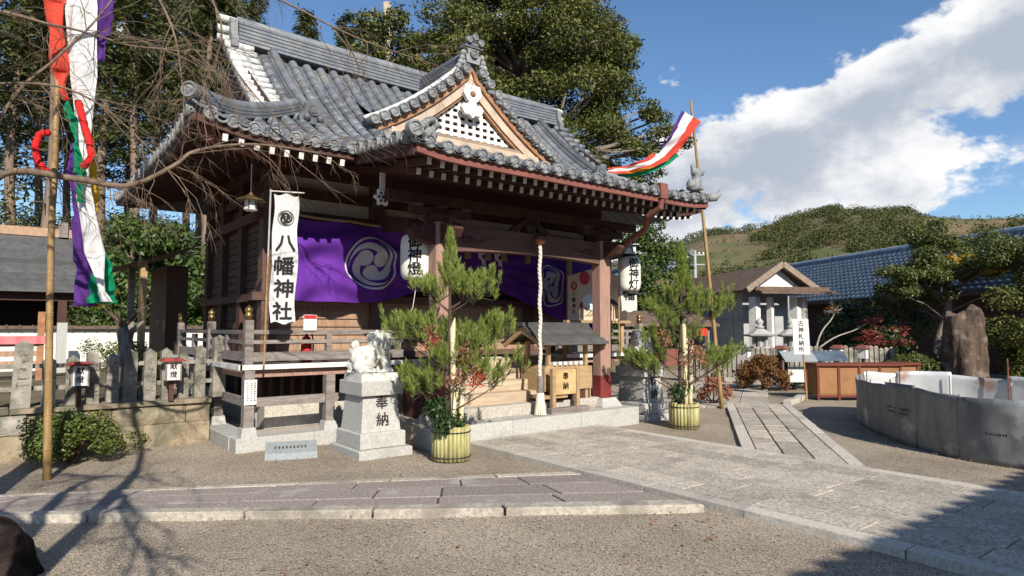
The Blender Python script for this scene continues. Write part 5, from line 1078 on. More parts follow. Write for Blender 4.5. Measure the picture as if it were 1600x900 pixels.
    for (lat, dep, z, nb, m0) in ((-0.22, -0.12, 1.42, 220, 0), (0.32, -0.16, 0.98, 170, 0), (0.20, -0.10, 1.20, 260, 1), (-0.30, -0.10, 1.48, 170, 1), (0.1, -0.2, 1.05, 200, 1)):
        c = Vector((x, y, z))+RT*lat+VD*dep; tw.tube([(x, y, 0.4), (c+Vector((x, y, z)))/2+Vector((0, 0, -0.1)), c], [0.006, 0.005, 0.003], 4)
        if m0 == 0:
            if not bare:
                bm = MB()
                for j in range(90): p = c+Vector((R.gauss(0, .06), R.gauss(0, .05), R.gauss(0, .06))); bm.ball(p, 0.0095, 5, 4)
                bm.obj('red_berries', REDP, t, kind='stuff')
        else:
            v, q_ = leafcloud([(c.x+R.gauss(0, .1), c.y+R.gauss(0, .08), c.z+R.gauss(0, .1), .13, .12, .12) for j in range(4)], nb, 0.05, 0.4, 0.2, 0.2, rng); npmesh('dry_leaves', v, q_, PINKBROWNL, t)
    tw.obj('nandina_stems', DARKBARK, t)
    return t
kadomatsu(4.42, 6.84, 'tall new-year pine in a bamboo tub left of the path, with red berries', 21,
          [(0.22, 0.05, 2.08, 0.8, 7), (0.38, -0.05, 2.12, 0.9, 9), (0.45, 0.1, 2.22, 0.9, 5), (-0.22, 0.0, 2.05, 0.9, 7), (-0.36, 0.08, 2.15, 0.9, 6), (-0.75, 0.0, 1.62, 0.6, 10), (-0.55, -0.12, 1.60, 0.7, 12), (-0.32, 0.1, 1.62, 0.7, 10), (0.62, 0.0, 1.58, 0.8, 12), (0.42, -0.1, 1.46, 0.7, 11), (0.70, 0.1, 1.70, 0.8, 8), (0.25, 0.1, 1.42, 0.7, 8), (-0.48, 0.0, 0.92, 0.5, 10), (-0.28, -0.12, 0.95, 0.5, 9), (-0.6, 0.1, 0.98, 0.5, 5), (0.30, -0.08, 1.12, 0.5, 8), (0.52, 0.08, 1.06, 0.5, 7), (0.86, 0, 1.14, 0.4, 6), (0.0, 0.40, 1.55, 0.6, 9), (0.0, 0.35, 1.05, 0.5, 8), (-0.1, -0.2, 1.25, 0.6, 7)], 2.78, False)
kadomatsu(8.80, 6.64, 'new-year pine in a bamboo tub right of the path, its leaves withered', 33,
          [(0.15, 0.0, 2.2, 0.8, 8), (0.38, -0.05, 2.05, 0.7, 8), (0.62, 0.0, 1.95, 0.5, 7), (0.78, 0.05, 2.08, 0.4, 6), (-0.25, 0.0, 2.15, 0.8, 9), (-0.5, 0.05, 1.95, 0.6, 9), (-0.35, -0.1, 1.75, 0.6, 8), (-0.6, 0.0, 1.5, 0.5, 8), (-0.95, 0.0, 1.15, 0.4, 9), (-0.7, -0.1, 1.08, 0.4, 10), (-0.4, 0.1, 1.12, 0.4, 9), (0.45, 0.0, 1.15, 0.4, 9), (0.7, -0.08, 1.12, 0.4, 9), (0.9, 0.05, 1.25, 0.5, 7), (0.25, 0.1, 1.55, 0.5, 6), (0.0, 0.4, 1.6, 0.5, 8), (0.05, -0.3, 1.9, 0.6, 7)], 2.95, True)
# bamboo poles with five-colour streamers
def ribbon(pts, w, m_, parent, nm, twist=0.0):
    """cloth strip through (lateral, depth, z) stations"""
    n = len(pts)
    def f(u, v):
        k = u*(n-1); i = min(int(k), n-2); t = k-i; t2 = t*t*(3-2*t)
        a = [pts[i][j]*(1-t2)+pts[i+1][j]*t2 for j in range(4)]
        wv = 0.028*sin(u*17+v*3)+0.022*sin(v*7+u*5)+0.012*sin(u*41+v*9)+0.03*noise.noise((u*9, v*2.5, pts[0][0]))
        return tuple(Vector(parent['o'])+RT*(a[0]+(v-0.5)*a[3])+VD*(a[1]+wv+(v-0.5)*a[3]*twist)+Vector((0, 0, a[2])))
    return MB().grid(f, 70, 12).obj(nm, m_, parent, smooth=True)
def polething(name, pts, r, label, group):
    t = thing(name, pts[0], label, 'pole', group); m = MB(); P = [Vector(p) for p in pts]; n = 14; q_ = []
    for i in range(n+1): k = i/n*(len(P)-1); j = min(int(k), len(P)-2); q_.append(P[j].lerp(P[j+1], k-j))
    m.tube(q_, [r*(1-0.45*i/n) for i in range(n+1)], 8); m.obj('culm', BAMBOO, t, smooth=True)
    m = MB()
    for i in range(1, n): m.lathe([(r*(1-0.45*i/n), -0.008), (r*(1-0.45*i/n)*1.12, 0), (r*(1-0.45*i/n), 0.008)], 8, q_[i])
    m.obj('node_rings', BAMBOO, t); return t
polething('bamboo_pole', [(0.44, 8.6, -0.05), (0.38, 8.6, 2.5), (0.36, 8.62, 7.4)], 0.042, 'tall bamboo pole at the left standing in front of the clipped bush', 'bamboo streamer poles')
polething('bamboo_pole', [(11.52, 7.76, -0.05), (11.3, 7.9, 3.2), (11.08, 8.06, 6.35)], 0.045, 'leaning bamboo pole right of the porch roof', 'bamboo streamer poles')
SR = thing('streamer', (0.65, 8.0, 1.8), 'five colour cloth streamer hanging from the left bamboo pole', 'streamer'); SR['o'] = (0.62, 8.03, 0)
ribbon([(-0.26, 0, 6.4, 0.30), (-0.13, 0, 5.05, 0.30), (-0.08, 0, 4.3, 0.21), (-0.05, 0, 3.5, 0.14), (0.0, 0, 3.0, 0.13), (0.14, 0, 2.4, 0.17), (0.24, 0, 1.98, 0.10), (0.29, 0, 1.88, 0.10)], 0, CWHITE, SR, 'white_strip', 0.3)
ribbon([(-0.50, -0.10, 6.4, 0.24), (-0.36, -0.10, 5.05, 0.20), (-0.24, -0.10, 4.3, 0.16), (-0.17, -0.08, 3.98, 0.06)], 0, CRED, SR, 'red_strip', 0.2)
ribbon([(0.02, 0.14, 6.4, 0.20), (0.03, 0.14, 5.05, 0.20), (0.02, 0.14, 4.5, 0.12)], 0, CVIOLET, SR, 'violet_strip', 0.2)
ribbon([(-0.21, 0.14, 3.72, 0.10), (-0.17, 0.14, 3.3, 0.19), (-0.11, 0.14, 2.8, 0.17), (-0.05, 0.14, 2.3, 0.17), (-0.02, 0.14, 1.84, 0.19)], 0, CVIOLET, SR, 'violet_strip', 0.5)
ribbon([(-0.17, -0.10, 3.98, 0.05), (-0.12, -0.11, 3.82, 0.07), (-0.03, -0.11, 3.5, 0.03), (0.03, -0.11, 3.2, 0.10), (0.05, -0.11, 2.9, 0.06)], 0, CGREEN, SR, 'green_strip', 0.3)
ribbon([(0.09, 0.15, 2.44, 0.06), (0.13, 0.15, 2.2, 0.17), (0.15, 0.15, 1.87, 0.27)], 0, CGREEN, SR, 'green_strip', 0.4)
ribbon([(-0.10, 0.24, 3.7, 0.05), (-0.06, 0.24, 3.0, 0.06), (0.02, 0.24, 2.2, 0.07), (0.04, 0.24, 1.83, 0.09)], 0, CYELLOW, SR, 'yellow_strip', 0.3)
O_ = Vector(SR['o'])
for pts in ([(0.0, 3.95), (0.07, 3.72), (0.14, 3.5), (0.17, 3.36), (0.08, 3.25)], [(-0.28, 3.62), (-0.38, 3.60), (-0.42, 3.48), (-0.39, 3.32), (-0.28, 3.20)]):
    P = [O_+RT*a+Vector((0, 0, z)) for a, z in pts]; m = MB(); q_ = []
    for i in range(24): k = i/23*(len(P)-1); j = min(int(k), len(P)-2); q_.append(P[j].lerp(P[j+1], k-j)-VD*0.16)
    q_ = [q_[0]]+[(q_[i-1]+q_[i]*2+q_[i+1])/4 for i in range(1, 23)]+[q_[23]]
    m.tube(q_, [0.030+0.009*abs(sin(i*1.35)) for i in range(24)], 10); m.obj('scarlet_cord', CVERM, SR, smooth=True)
del SR['o']
S2 = thing('streamer', (10.4, 8.4, 4.7), 'five colour cloth streamer blown from the right pole onto the roof edge', 'streamer')
ARC = [(10.93, 7.95, 5.98), (10.80, 8.05, 5.72), (10.66, 8.16, 5.42), (10.46, 8.32, 5.14), (10.20, 8.52, 4.94), (9.90, 8.75, 4.84), (9.58, 9.0, 4.82)]
def strip2(u0, u1, f0, f1, nm, m_, dep=0.0):
    """one colour of the streamer: between fractions f0..f1 of its width, inner to outer side of the arc"""
    P = [Vector(p) for p in ARC]; n = len(P)
    def f(u, v):
        uu = u0+(u1-u0)*u; k = uu*(n-1); i = min(int(k), n-2); p = P[i].lerp(P[i+1], k-i); d0 = (P[min(i+1, n-1)]-P[max(i-1, 0)]); d1 = (P[min(i+2, n-1)]-P[i]); d = d0.lerp(d1, k-i).normalized()
        lat = d.dot(RT); nrm = (RT*(-d.z)+Vector((0, 0, lat))).normalized(); w_ = 0.36*(1-uu)**1.1+0.13
        return tuple(p+nrm*((f0+(f1-f0)*v-.5)*w_)+VD*(dep+0.03*sin(uu*15+v*2)+0.016*sin(uu*31+v*5)+0.05*noise.noise((uu*8, f0*3+v, 1))))
    MB().grid(f, 44, 5).obj(nm, m_, S2, smooth=True)
strip2(0, 1, .22, .66, 'white_strip', CWHITE); strip2(0, 1, .62, 1.0, 'red_strip', CRED, -.02); strip2(0, .45, .08, .27, 'violet_strip', CVIOLET, .02); strip2(.40, .92, .92, 1.25, 'green_strip', CGREEN, .03); strip2(.62, .85, .80, 1.0, 'yellow_strip', CYELLOW, -.04); strip2(.55, 1, -.05, .26, 'red_strip', CRED, .02)
# galvanised sheet enclosure
SE = thing('sheet_enclosure', (11.5, 3.8, 0), 'round enclosure of galvanised metal sheets on the gravel at the right', 'enclosure')
ring = [(9.45, 1.35), (9.29, 2.2), (9.42, 2.95), (9.85, 3.6), (10.45, 4.2), (11.2, 4.8), (12.05, 5.33), (12.75, 5.50), (13.35, 5.15), (13.62, 4.4), (13.6, 3.5), (13.35, 2.6), (12.8, 1.8), (12.0, 1.2), (10.7, 0.95)]
R = rngpy(4); n = len(ring)
for i in range(n):
    a, b = Vector(ring[i]), Vector(ring[(i+1) % n]); d = (b-a); nn = Vector((d.y, -d.x)).normalized(); h = 0.80+R.uniform(-0.05, 0.05); sd = R.uniform(0, 50); a = a-d*0.04; d = d*1.08; off = 0.012*(i % 2)
    P0, P1 = Vector(ring[(i-1) % n]), Vector(ring[(i+2) % n]); ctrl = Vector(ring[i])-(P1-P0)*0.0
    def f(u, v):
        bul = 0.055*sin(pi*u); p = a+d*u-nn*(bul+off+0.016*noise.noise((u*3+sd, v*2.5, 0))+0.008*noise.noise((u*9, v*7+sd, 2))); return (p.x, p.y, -0.02+(h+0.02*noise.noise((u*2+sd, 5, 1))-0.03*(u-0.5)*R_t)*v)
    R_t = R.uniform(-1.5, 1.5)
    o = MB().grid(f, 12, 10).obj('metal_sheet', SHEET_LIT if 7 <= i <= 12 else STEEL, SE, smooth=True); sm = o.modifiers.new('thickness', 'SOLIDIFY'); sm.thickness = 0.003
    if i % 1 == 0:
        p = Vector(ring[i]); q = p-(p-Vector((11.5, 3.4))).normalized()*0.05; MB().tube([(q.x, q.y, -0.1), (q.x+R.uniform(-.02, .02), q.y, 0.80+R.uniform(-.04, 0.06) if i not in (6, 10) else 1.10)], 0.011, 6).obj('stake', WOOD_GREY if i % 2 else WOOD_RED, SE)
for (i, z, l) in ((3, 0.46, 0.7), (3, 0.40, 0.6), (1, 0.34, 0.25)):
    a, b = Vector(ring[i]), Vector(ring[i+1]); d = (b-a).normalized(); nn = Vector((d.y, -d.x))
    m = MB(); mid = a.lerp(b, 0.45)-nn*0.075
    for k in range(int(l/0.03)): p = mid+d*(k*0.03-l/2); q = p+d*R.uniform(0.01, 0.025); m.add([(p.x, p.y, z), (q.x, q.y, z), (q.x, q.y, z+0.028), (p.x, p.y, z+0.028)], [(0, 1, 2, 3)])
    m.obj('stencil_mark', WOOD_DK, SE)
# ------------------------------------------------------------------ left side: fence, lamps, buildings behind
R = rngpy(12)
SF = thing('stone_fence', (0.8, 10.25, 0.6), 'row of weathered engraved stone posts on the left retaining wall', 'fence')
for i, (x, zt, w) in enumerate([(-1.6, 1.32, .2), (-1.25, 1.3, .2), (-0.9, 1.34, .2), (-0.5, 1.3, .2), (-0.15, 1.3, .2), (0.21, 1.46, .25), (0.50, 1.25, .19), (0.74, 1.26, .18), (0.97, 1.32, .18), (1.20, 1.28, .18), (1.40, 1.33, .21), (1.63, 1.33, .19), (1.86, 1.34, .18), (2.07, 1.28, .16), (2.28, 1.37, .18), (2.53, 1.52, .22)]):
    w *= .80; h = w/2; y = 10.26+R.uniform(-.03, .03); tl = R.uniform(-.02, .02)
    m = MB(); b = [(x-h, y-h, 0.61), (x+h, y-h, 0.61), (x+h, y+h, 0.61), (x-h, y+h, 0.61)]; t = [(x-h*.95+tl, y-h*.95, zt-.06), (x+h*.95+tl, y-h*.95, zt-.06), (x+h*.95+tl, y+h*.95, zt-.06), (x-h*.95+tl, y+h*.95, zt-.06), (x+tl, y, zt)]
    m.add(b+t, [(0, 1, 5, 4), (1, 2, 6, 5), (2, 3, 7, 6), (3, 0, 4, 7), (4, 5, 8), (5, 6, 8), (6, 7, 8), (7, 4, 8)]); m.obj('post', OLDSTONE, SF)
    if x > -0.2:
        m = MB()
        for k in range(5):
            z = zt-0.17-k*0.10
            if z < 0.72: break
            for s in range(5): u0 = R.uniform(-.35, .2)*w; v0 = R.uniform(-.03, .03); L_ = R.uniform(.2, .4)*w; (m.box(x+u0, x+u0+L_, y-h-.004, y-h-.001, z+v0, z+v0+.008) if R.random() < .6 else m.box(x+u0, x+u0+.009, y-h-.004, y-h-.001, z+v0-.02, z+v0+.025))
        m.obj('worn_engraving', FAINT, SF, kind='stuff')
for z in (0.82, 1.1): MB().box(-1.8, 2.45, 10.24, 10.29, z, z+0.055).obj('stone_rail', OLDSTONE, SF)
for (x, zb, lab) in ((0.80, 0.88, 'white red-roofed votive lamp on the left stone fence, nearest the bamboo pole'), (1.87, 0.90, 'white red-roofed votive lamp on the left stone fence, nearest the shrine')):
    t = thing('votive_lamp', (x, 9.98, zb), lab, 'lamp', 'votive lamp boxes on the left stone fence'); y = 9.97
    MB().box(x-.085, x+.085, y-.085, y+.085, zb, zb+.25).obj('paper_box', WHITEP, t)
    for dx in (-.09, .09):
        for dy in (-.09, .09): MB().box(x+dx-.009, x+dx+.009, y+dy-.009, y+dy+.009, zb-.01, zb+.255).obj('frame_bar', WOOD_GREY, t)
    MB().frus(x, y, zb+.256, zb+.30, .15, .15, .10, .10).obj('lamp_roof', REDP if False else mat('faded_red_roof', (0.30, 0.06, 0.045), (0.2, 0.045, 0.035), 8, 0.7), t); MB().box(x-.03, x+.03, y+.02, y+.08, 0.61, zb-.011).obj('lamp_post', WOOD_DK, t)
    writing('献燈', lambda a, b: (x+a, y-.0875, zb+.19-b), .085, .11, .03).obj('brush_writing', BLACK, t)
# white plaster boundary wall with tile coping
WW = thing('plaster_wall', (1, 19.5, 0.57), 'low whitewashed boundary wall with tile coping behind the left stone fence', 'wall')
MB().box(-6, 7, 20.0, 20.25, 0.4, 1.60).obj('wall_face', WALLWHITE, WW); MB().prism([(19.85, 1.60), (20.4, 1.60), (20.2, 1.68), (20.05, 1.68)], lambda a, b: (-6, a, b), lambda a, b: (7, a, b)).obj('coping', BROWNROOF, WW)
for k in range(50): MB().tube([(-5.9+k*.26, 19.84, 1.615), (-5.9+k*.26, 20.1, 1.68)], .03, 6).obj('coping_tile', BROWNROOF, WW)
MB().box(1.02, 1.22, 18.7, 18.9, 0.4, 1.75).obj('stone_marker', GRANITE, WW)
# open pavilion at the far left
PV = thing('pavilion', (-1.5, 22, 0.57), 'open timber pavilion with a grey shingle roof at the far left', 'building')
for k in range(12):
    f = lambda t: (20.9+2.4*t, 2.62+1.75*t+0.25*t*(t-1)); (ya, za), (yb, zb) = f(k/12), f((k+1)/12)
    MB().add([(-6, ya, za), (1.62, ya, za), (1.62, yb+.05, zb-.01), (-6, yb+.05, zb-.01), (-6, ya, za-.05), (1.62, ya, za-.05)], [(0, 1, 2, 3), (4, 5, 1, 0)]).obj('shingle_course', SLATE, PV)
MB().box(-6, 1.7, 23.2, 23.5, 4.30, 4.55).obj('roof_ridge', WOOD_WALL, PV); MB().box(1.2, 1.42, 23.1, 23.6, 4.3, 4.75).obj('ridge_end', WOOD_GREY, PV)
MB().add([(-6, 25.6, 2.6), (1.62, 25.6, 2.6), (1.62, 23.35, 4.37), (-6, 23.35, 4.37)], [(0, 1, 2, 3)]).obj('rear_slope', SLATE, PV); MB().add([(1.6, 20.95, 2.6), (1.6, 25.6, 2.6), (1.6, 23.35, 4.3)], [(0, 1, 2)]).obj('gable_wall', WOOD_DK, PV)
MB().box(-6, 1.5, 23.6, 23.7, .57, 3).obj('back_wall', DARKIN, PV); MB().box(-6, 1.5, 21.2, 21.35, 2.35, 2.6).obj('eave_beam', WOOD_DK, PV)
for x in (-3.0, -0.6, 1.25): MB().box(x-.1, x+.1, 21.2, 21.4, .57, 2.35).obj('pillar', WOOD_DK, PV)
CT = thing('offering_rack', (-0.3, 16.5, 0.57), 'orange brown timber rack with a pink cloth at the left edge', 'rack')
for z in (0.85, 1.05, 1.25): MB().box(-2.5, 0.62, 16.3, 16.36, z, z+.11).obj('rack_board', WOOD_WALL, CT)
for x in (-1.6, -0.5, 0.62): MB().box(x-.06, x+.06, 16.24, 16.36 if x < .6 else 16.30, .57, 1.95 if x > .6 else 1.4).obj('rack_post', WOOD_ORANGE, CT)
MB().box(-2.5, 0.66, 16.2, 16.6, 1.38, 1.44).obj('rack_top', WOOD_ORANGE, CT); MB().grid(lambda u, v: (-0.2+1.0*u, 16.18-.02*sin(u*20), 1.46-.16*v), 12, 2).obj('pink_cloth', PINKC, CT)
# ------------------------------------------------------------------ trees and shrubs
def shrub(name, loc, blobs, n, size, m_, label, cat='bush', asp=0.5, group=None, stems=5, seed=1, shell=0.6, stemm=None):
    t = thing(name, loc, label, cat, group); rng = np.random.default_rng(seed); v, q_ = leafcloud(blobs, n, size, asp, shell, 0.5, rng); npmesh('foliage', v, q_, m_, t)
    R = rngpy(seed); w = MB()
    for k in range(stems):
        b = R.choice(blobs); w.tube([(loc[0]+R.uniform(-.05, .05), loc[1]+R.uniform(-.05, .05), loc[2]), ((loc[0]+b[0])/2, (loc[1]+b[1])/2, (loc[2]*.4+b[2]*.6)), (b[0], b[1], b[2]+b[5]*.4)], [.02, .015, .006], 5)
    w.obj('stems', stemm or DARKBARK, t)
    return t
def dome(cx, cy, z0, rx, ry, h, n, r, seed):
    R = rngpy(seed); out = []
    for k in range(n):
        a = R.uniform(0, 2*pi); e = R.random()**.7*pi/2; q = R.uniform(.55, .92); out.append((cx+rx*q*cos(a)*cos(e), cy+ry*q*sin(a)*cos(e), z0+.12+(h-r*.6-.12)*sin(e)*q, r*R.uniform(.7, 1.3), r*R.uniform(.7, 1.3), r*R.uniform(.6, 1.0)))
    return out
shrub('clipped_bush', (0.72, 9.45, 0), dome(0.72, 9.45, 0, .80, .48, .66, 38, .17, 3), 11000, .042, SHRUBL, 'low clipped green bush at the foot of the left retaining wall', seed=2)
shrub('round_bush', (15.75, 9.35, 0), dome(15.75, 9.35, 0, .86, .8, 1.02, 90, .17, 5), 15000, .062, RUSTL, 'round clipped bush with rust brown leaves beside the branch path', seed=3)
shrub('camellia', (3.6, 22.5, .57), [(3.8+R.uniform(-1.5, 1.6), 22.3+R.uniform(-1.2, 1.2), 1.0+R.uniform(0, 3.8), R.uniform(.5, .9), R.uniform(.5, .9), R.uniform(.4, .7)) for k in range(34)], 16000, .16, BROADL2, 'sunlit glossy green camellia behind the white wall, left of the hall', 'tree', stems=9, seed=4)
shrub('garden_shrub', (2.1, 18.6, .57), [(2.1+R.uniform(-.6, .5), 18.6+R.uniform(-.4, .4), .7+R.uniform(0, .5), .25, .25, .22) for k in range(12)], 1500, .07, SHRUBL, 'low shrub against the white wall behind the stone fence', seed=5)
shrub('garden_shrub', (2.0, 13.5, .57), [(2.0+R.uniform(-.5, .3), 13.5+R.uniform(-.4, .4), .8+R.uniform(0, .5), .22, .22, .2) for k in range(9)], 1500, .06, OLIVEL, 'thin straggly shrub behind the posts near the hall', seed=6)
shrub('right_camellia', (21.6, 18.0, 0), [(21.6+R.uniform(-1.4, 1.3), 18.0+R.uniform(-1, 1), 1.2+R.uniform(0, 5.2), R.uniform(.6, .95), R.uniform(.6, .95), R.uniform(.5, .7)) for k in range(30)], 13000, .17, BROADL2, 'dark green tree behind the right paper lantern', 'tree', stems=9, seed=7)
# old pollarded tree behind the posts
PT = thing('pollarded_tree', (1.47, 11.2, .57), 'short pollarded tree with pale bark behind the left stone posts', 'tree'); m = MB()
m.tube([(1.50, 11.2, .5), (1.46, 11.2, .9), (1.47, 11.2, 1.35), (1.40, 11.2, 1.62)], [.17, .12, .105, .08], 10); m.tube([(1.46, 11.2, 1.38), (1.54, 11.2, 1.58), (1.68, 11.15, 1.72)], [.07, .04, .02], 7)
m.obj('trunk', BARK, PT, smooth=True); m = MB()
for k in range(16): a = R.uniform(-1.2, 1.2); l = R.uniform(.2, .5); m.tube([(1.42, 11.2, 1.58), (1.42+.5*l*sin(a), 11.2+R.uniform(-.1, .1), 1.58+.6*l), (1.42+l*sin(a), 11.2+R.uniform(-.2, .2), 1.6+l*.9)], [.012, .008, .003], 4)
m.obj('shoots', CHERRYBARK, PT)
# bare cherry tree reaching in from the left
CH = thing('cherry_tree', (-0.38, 7.0, 0), 'bare cherry tree at the left edge, its twigs spread before the roof', 'tree'); R = rngpy(77)
limbs = [([(-0.34, 7.25, 2.3), (-0.07, 7.05, 2.92), (0.45, 6.64, 2.89), (0.8, 6.37, 2.83), (1.1, 6.13, 3.0), (1.29, 6.11, 3.17), (1.75, 6.0, 3.28), (2.29, 5.83, 3.25)], .036, .006, 64),
         ([(-0.36, 7.3, 2.4), (-0.05, 7.38, 3.61), (0.31, 7.39, 4.18), (0.61, 7.41, 4.65), (0.97, 7.38, 5.36), (1.3, 7.3, 6.0)], .018, .004, 70),
         ([(-0.4, 7.2, 2.6), (-0.46, 7.36, 3.91), (0.42, 7.3, 5.25), (1.36, 6.95, 5.3), (2.14, 6.59, 5.0), (2.86, 6.28, 4.69), (3.72, 5.98, 4.5)], .030, .003, 80),
         ([(0.42, 7.25, 5.25), (0.81, 7.0, 5.28), (1.06, 6.8, 4.74), (1.19, 6.7, 4.36), (1.25, 6.65, 3.93), (1.28, 6.63, 3.68)], .020, .004, 30),
         ([(-0.38, 7.2, 2.9), (-0.35, 7.15, 3.58), (0.17, 7.0, 3.77), (0.59, 6.91, 3.67), (1.01, 6.84, 3.31), (1.3, 6.61, 2.88)], .016, .003, 60),
         ([(0.6, 7.2, 5.3), (1.23, 6.92, 5.37), (1.55, 6.67, 4.72), (1.61, 6.62, 4.33), (1.92, 6.63, 3.95), (2.25, 6.63, 3.68)], .016, .003, 60),
         ([(-0.4, 7.0, 3.0), (-0.37, 6.9, 4.16), (0.27, 6.66, 4.2), (0.78, 6.51, 4.12), (1.27, 6.38, 4.09), (1.47, 6.48, 3.62)], .016, .003, 60)]
m = MB(); m.tube([(-0.40, 7.0, -.1), (-0.36, 7.02, .5), (-0.42, 7.1, 1.3), (-0.36, 7.22, 2.1), (-0.36, 7.28, 2.6)], [.19, .145, .125, .11, .08], 12); m.tube([(-0.42, 7.08, 1.2), (-0.52, 7.0, 1.9), (-0.42, 7.0, 3.1), (-0.4, 7.2, 4.0)], [.10, .09, .07, .05], 10); m.obj('trunk', BARK, CH, smooth=True)
def spline(P, n):
    P = [Vector(p) for p in P]; out = []
    for i in range(n+1):
        k = i/n*(len(P)-1); j = min(int(k), len(P)-2); t = k-j; p0, p1, p2, p3 = P[max(j-1, 0)], P[j], P[j+1], P[min(j+2, len(P)-1)]
        out.append(0.5*((2*p1)+(p2-p0)*t+(2*p0-5*p1+4*p2-p3)*t*t+(3*p1-p0-3*p2+p3)*t**3))
    return out
tw = MB(); OUT = False
def twig(p, d, l, r, depth):
    pts = [p]; n = 5; dd = d.copy()
    for i in range(n): dd = (dd+Vector((R.uniform(-.28, .28), R.uniform(-.28, .28), R.uniform(-.30, .14)))).normalized(); pts.append(pts[-1]+dd*(l/n))
    if any(q.x > -0.08 for q in pts) if OUT else any(q.x < -0.6 or q.y < 4.2 for q in pts): return
    tw.tube(pts, [r*(1-.75*i/n) for i in range(n+1)], 4 if depth else 5, cap=False)
    if depth < 2:
        for k in range(R.randint(2, 4)):
            i = R.randint(1, n-1); o = Vector((R.uniform(-1, 1), R.uniform(-1, 1), R.uniform(-.7, .5))); twig(pts[i], ((pts[i+1]-pts[i]).normalized()+o*.75).normalized(), l*R.uniform(.4, .7), r*.55, depth+1)
for P, r0, r1, n in limbs:
    pts = spline(P, 40); MB().tube(pts, [r0+(r1-r0)*i/40 for i in range(41)], 8).obj('limb', CHERRYBARK, CH, smooth=True)
    for k in range(int(n*.33)):
        i = R.randint(8, 39); d = (pts[i+1]-pts[i]).normalized(); o = Vector((R.uniform(-1, 1), R.uniform(-1, 1), R.uniform(-.9, .6))); twig(pts[i], (d*.7+o*.8).normalized(), R.uniform(.4, .95), .0048, 0)
tw.obj('twigs', CHERRYBARK, CH); tw = MB()
OUT = True      # a second tree stands on the viewer's side of the frame: its shadow falls across gravel and wall
C2 = thing('cherry_tree', (-0.64, 2.9, 0), 'second bare cherry tree outside the left edge, its shadow crossing the gravel', 'tree')
m = MB(); m.tube([(-0.64, 2.9, -.1), (-0.62, 2.92, .4), (-0.62, 2.95, 1.0)], [.17, .12, .11], 12); m.tube([(-0.62, 2.95, .6), (-0.46, 3.05, 1.5), (-0.34, 3.15, 2.4), (-0.3, 3.2, 3.4)], [.09, .085, .07, .05], 10); m.tube([(-0.62, 2.95, .7), (-0.78, 2.85, 1.5), (-0.86, 2.8, 2.4), (-0.95, 2.7, 3.4)], [.09, .08, .065, .05], 10); m.obj('trunk', BARK, C2, smooth=True)
for P, r0, r1, n in (([(-0.34, 3.15, 2.4), (-0.5, 2.2, 3.2), (-0.7, 1.2, 3.4), (-0.6, .2, 3.2)], .04, .015, 22), ([(-0.86, 2.8, 2.4), (-1.6, 3.6, 2.9), (-2.2, 4.6, 3.1), (-2.3, 5.8, 3.4)], .04, .015, 26), ([(-0.3, 3.2, 3.4), (-0.3, 4.2, 4.2), (-0.4, 5.2, 4.5), (-0.3, 6.2, 4.4)], .04, .012, 24), ([(-0.95, 2.7, 3.4), (-1.0, 1.8, 4.2), (-0.7, .8, 4.5)], .035, .012, 20), ([(-0.78, 2.85, 1.5), (-1.3, 2.6, 1.8), (-1.6, 3.4, 1.7), (-1.5, 4.4, 1.5), (-1.1, 5.3, 1.5)], .03, .01, 20)):
    pts = spline(P, 40); MB().tube(pts, [r0+(r1-r0)*i/40 for i in range(41)], 8).obj('limb', CHERRYBARK, C2, smooth=True)
    for k in range(n):
        i = R.randint(6, 39); d = (pts[i+1]-pts[i]).normalized(); o = Vector((R.uniform(-1, 1), R.uniform(-1, 1), R.uniform(-.6, .6))); twig(pts[i], (d*.7+o*.8).normalized(), R.uniform(.5, 1.2), .012, 0)
tw.obj('twigs', CHERRYBARK, C2)
# dark rock low in the corner, near-black blotches in its colour
RK = MB(); RK.ball((-0.02, 5.42, .04), (.27, .25, .31), 30, 22); RK.v = [tuple(Vector(v)+(Vector(v)-Vector((-0.02, 5.42, .04)))*(.38*noise.noise(Vector(v)*3.6)+.16*noise.noise(Vector(v)*9)+.06*noise.noise(Vector(v)*22))) for v in RK.v]
prop(RK.obj('rock', DARKROCK, smooth=True), 'dark rock in the bottom left corner', 'rock')
# cedar stand behind the left side
def cedar_crown(seed, H, base):
    rng = np.random.default_rng(seed); P = []; D = []; S_ = []
    for k in range(140):
        f = rng.random()**.8; z = base+(H-base)*f; a = rng.random()*2*pi; L_ = (1-f*.85)*2.7*rng.uniform(.6, 1.1); n = 62; t = rng.random(n)**.6
        d = np.array([cos(a), sin(a), -.18]); p = np.array([0, 0, z])+d*L_*t[:, None]+np.array([0, 0, .25])*(t*t)[:, None]*L_*.4+rng.normal(size=(n, 3))*.16; P.append(p); D.append(d+rng.normal(size=(n, 3))*.5); S_.append(rng.uniform(.16, .36, n))
    P = np.concatenate(P); D = np.concatenate(D); S_ = np.concatenate(S_); return leafquads(P, D, rng.normal(size=P.shape)*.6+np.array([0, 0, .8]), S_, S_*.34)
crowns = []
for i, (H, b) in enumerate(((20, 9.5), (22, 11), (19, 8))):
    v, q_ = cedar_crown(50+i, H, b); o = npmesh('crown', v, q_, CEDARL); me = o.data; bpy.data.objects.remove(o)
    w = MB(); pts = [(.12*sin(z*.5+i), .12*cos(z*.37), z) for z in np.linspace(-.3, H-1, 14)]; w.tube(pts, [.26*(1-.8*k/13) for k in range(14)], 8); rr_ = rngpy(i)
    for k in range(22): z = rr_.uniform(4, b+2); a = rr_.uniform(0, 6.3); l = rr_.uniform(.4, 1.3); w.tube([(0, 0, z), (l*cos(a), l*sin(a), z-.15*l)], [.03, .008], 4)
    crowns.append((me, w.mesh('trunk', CEDARBARK, True)))
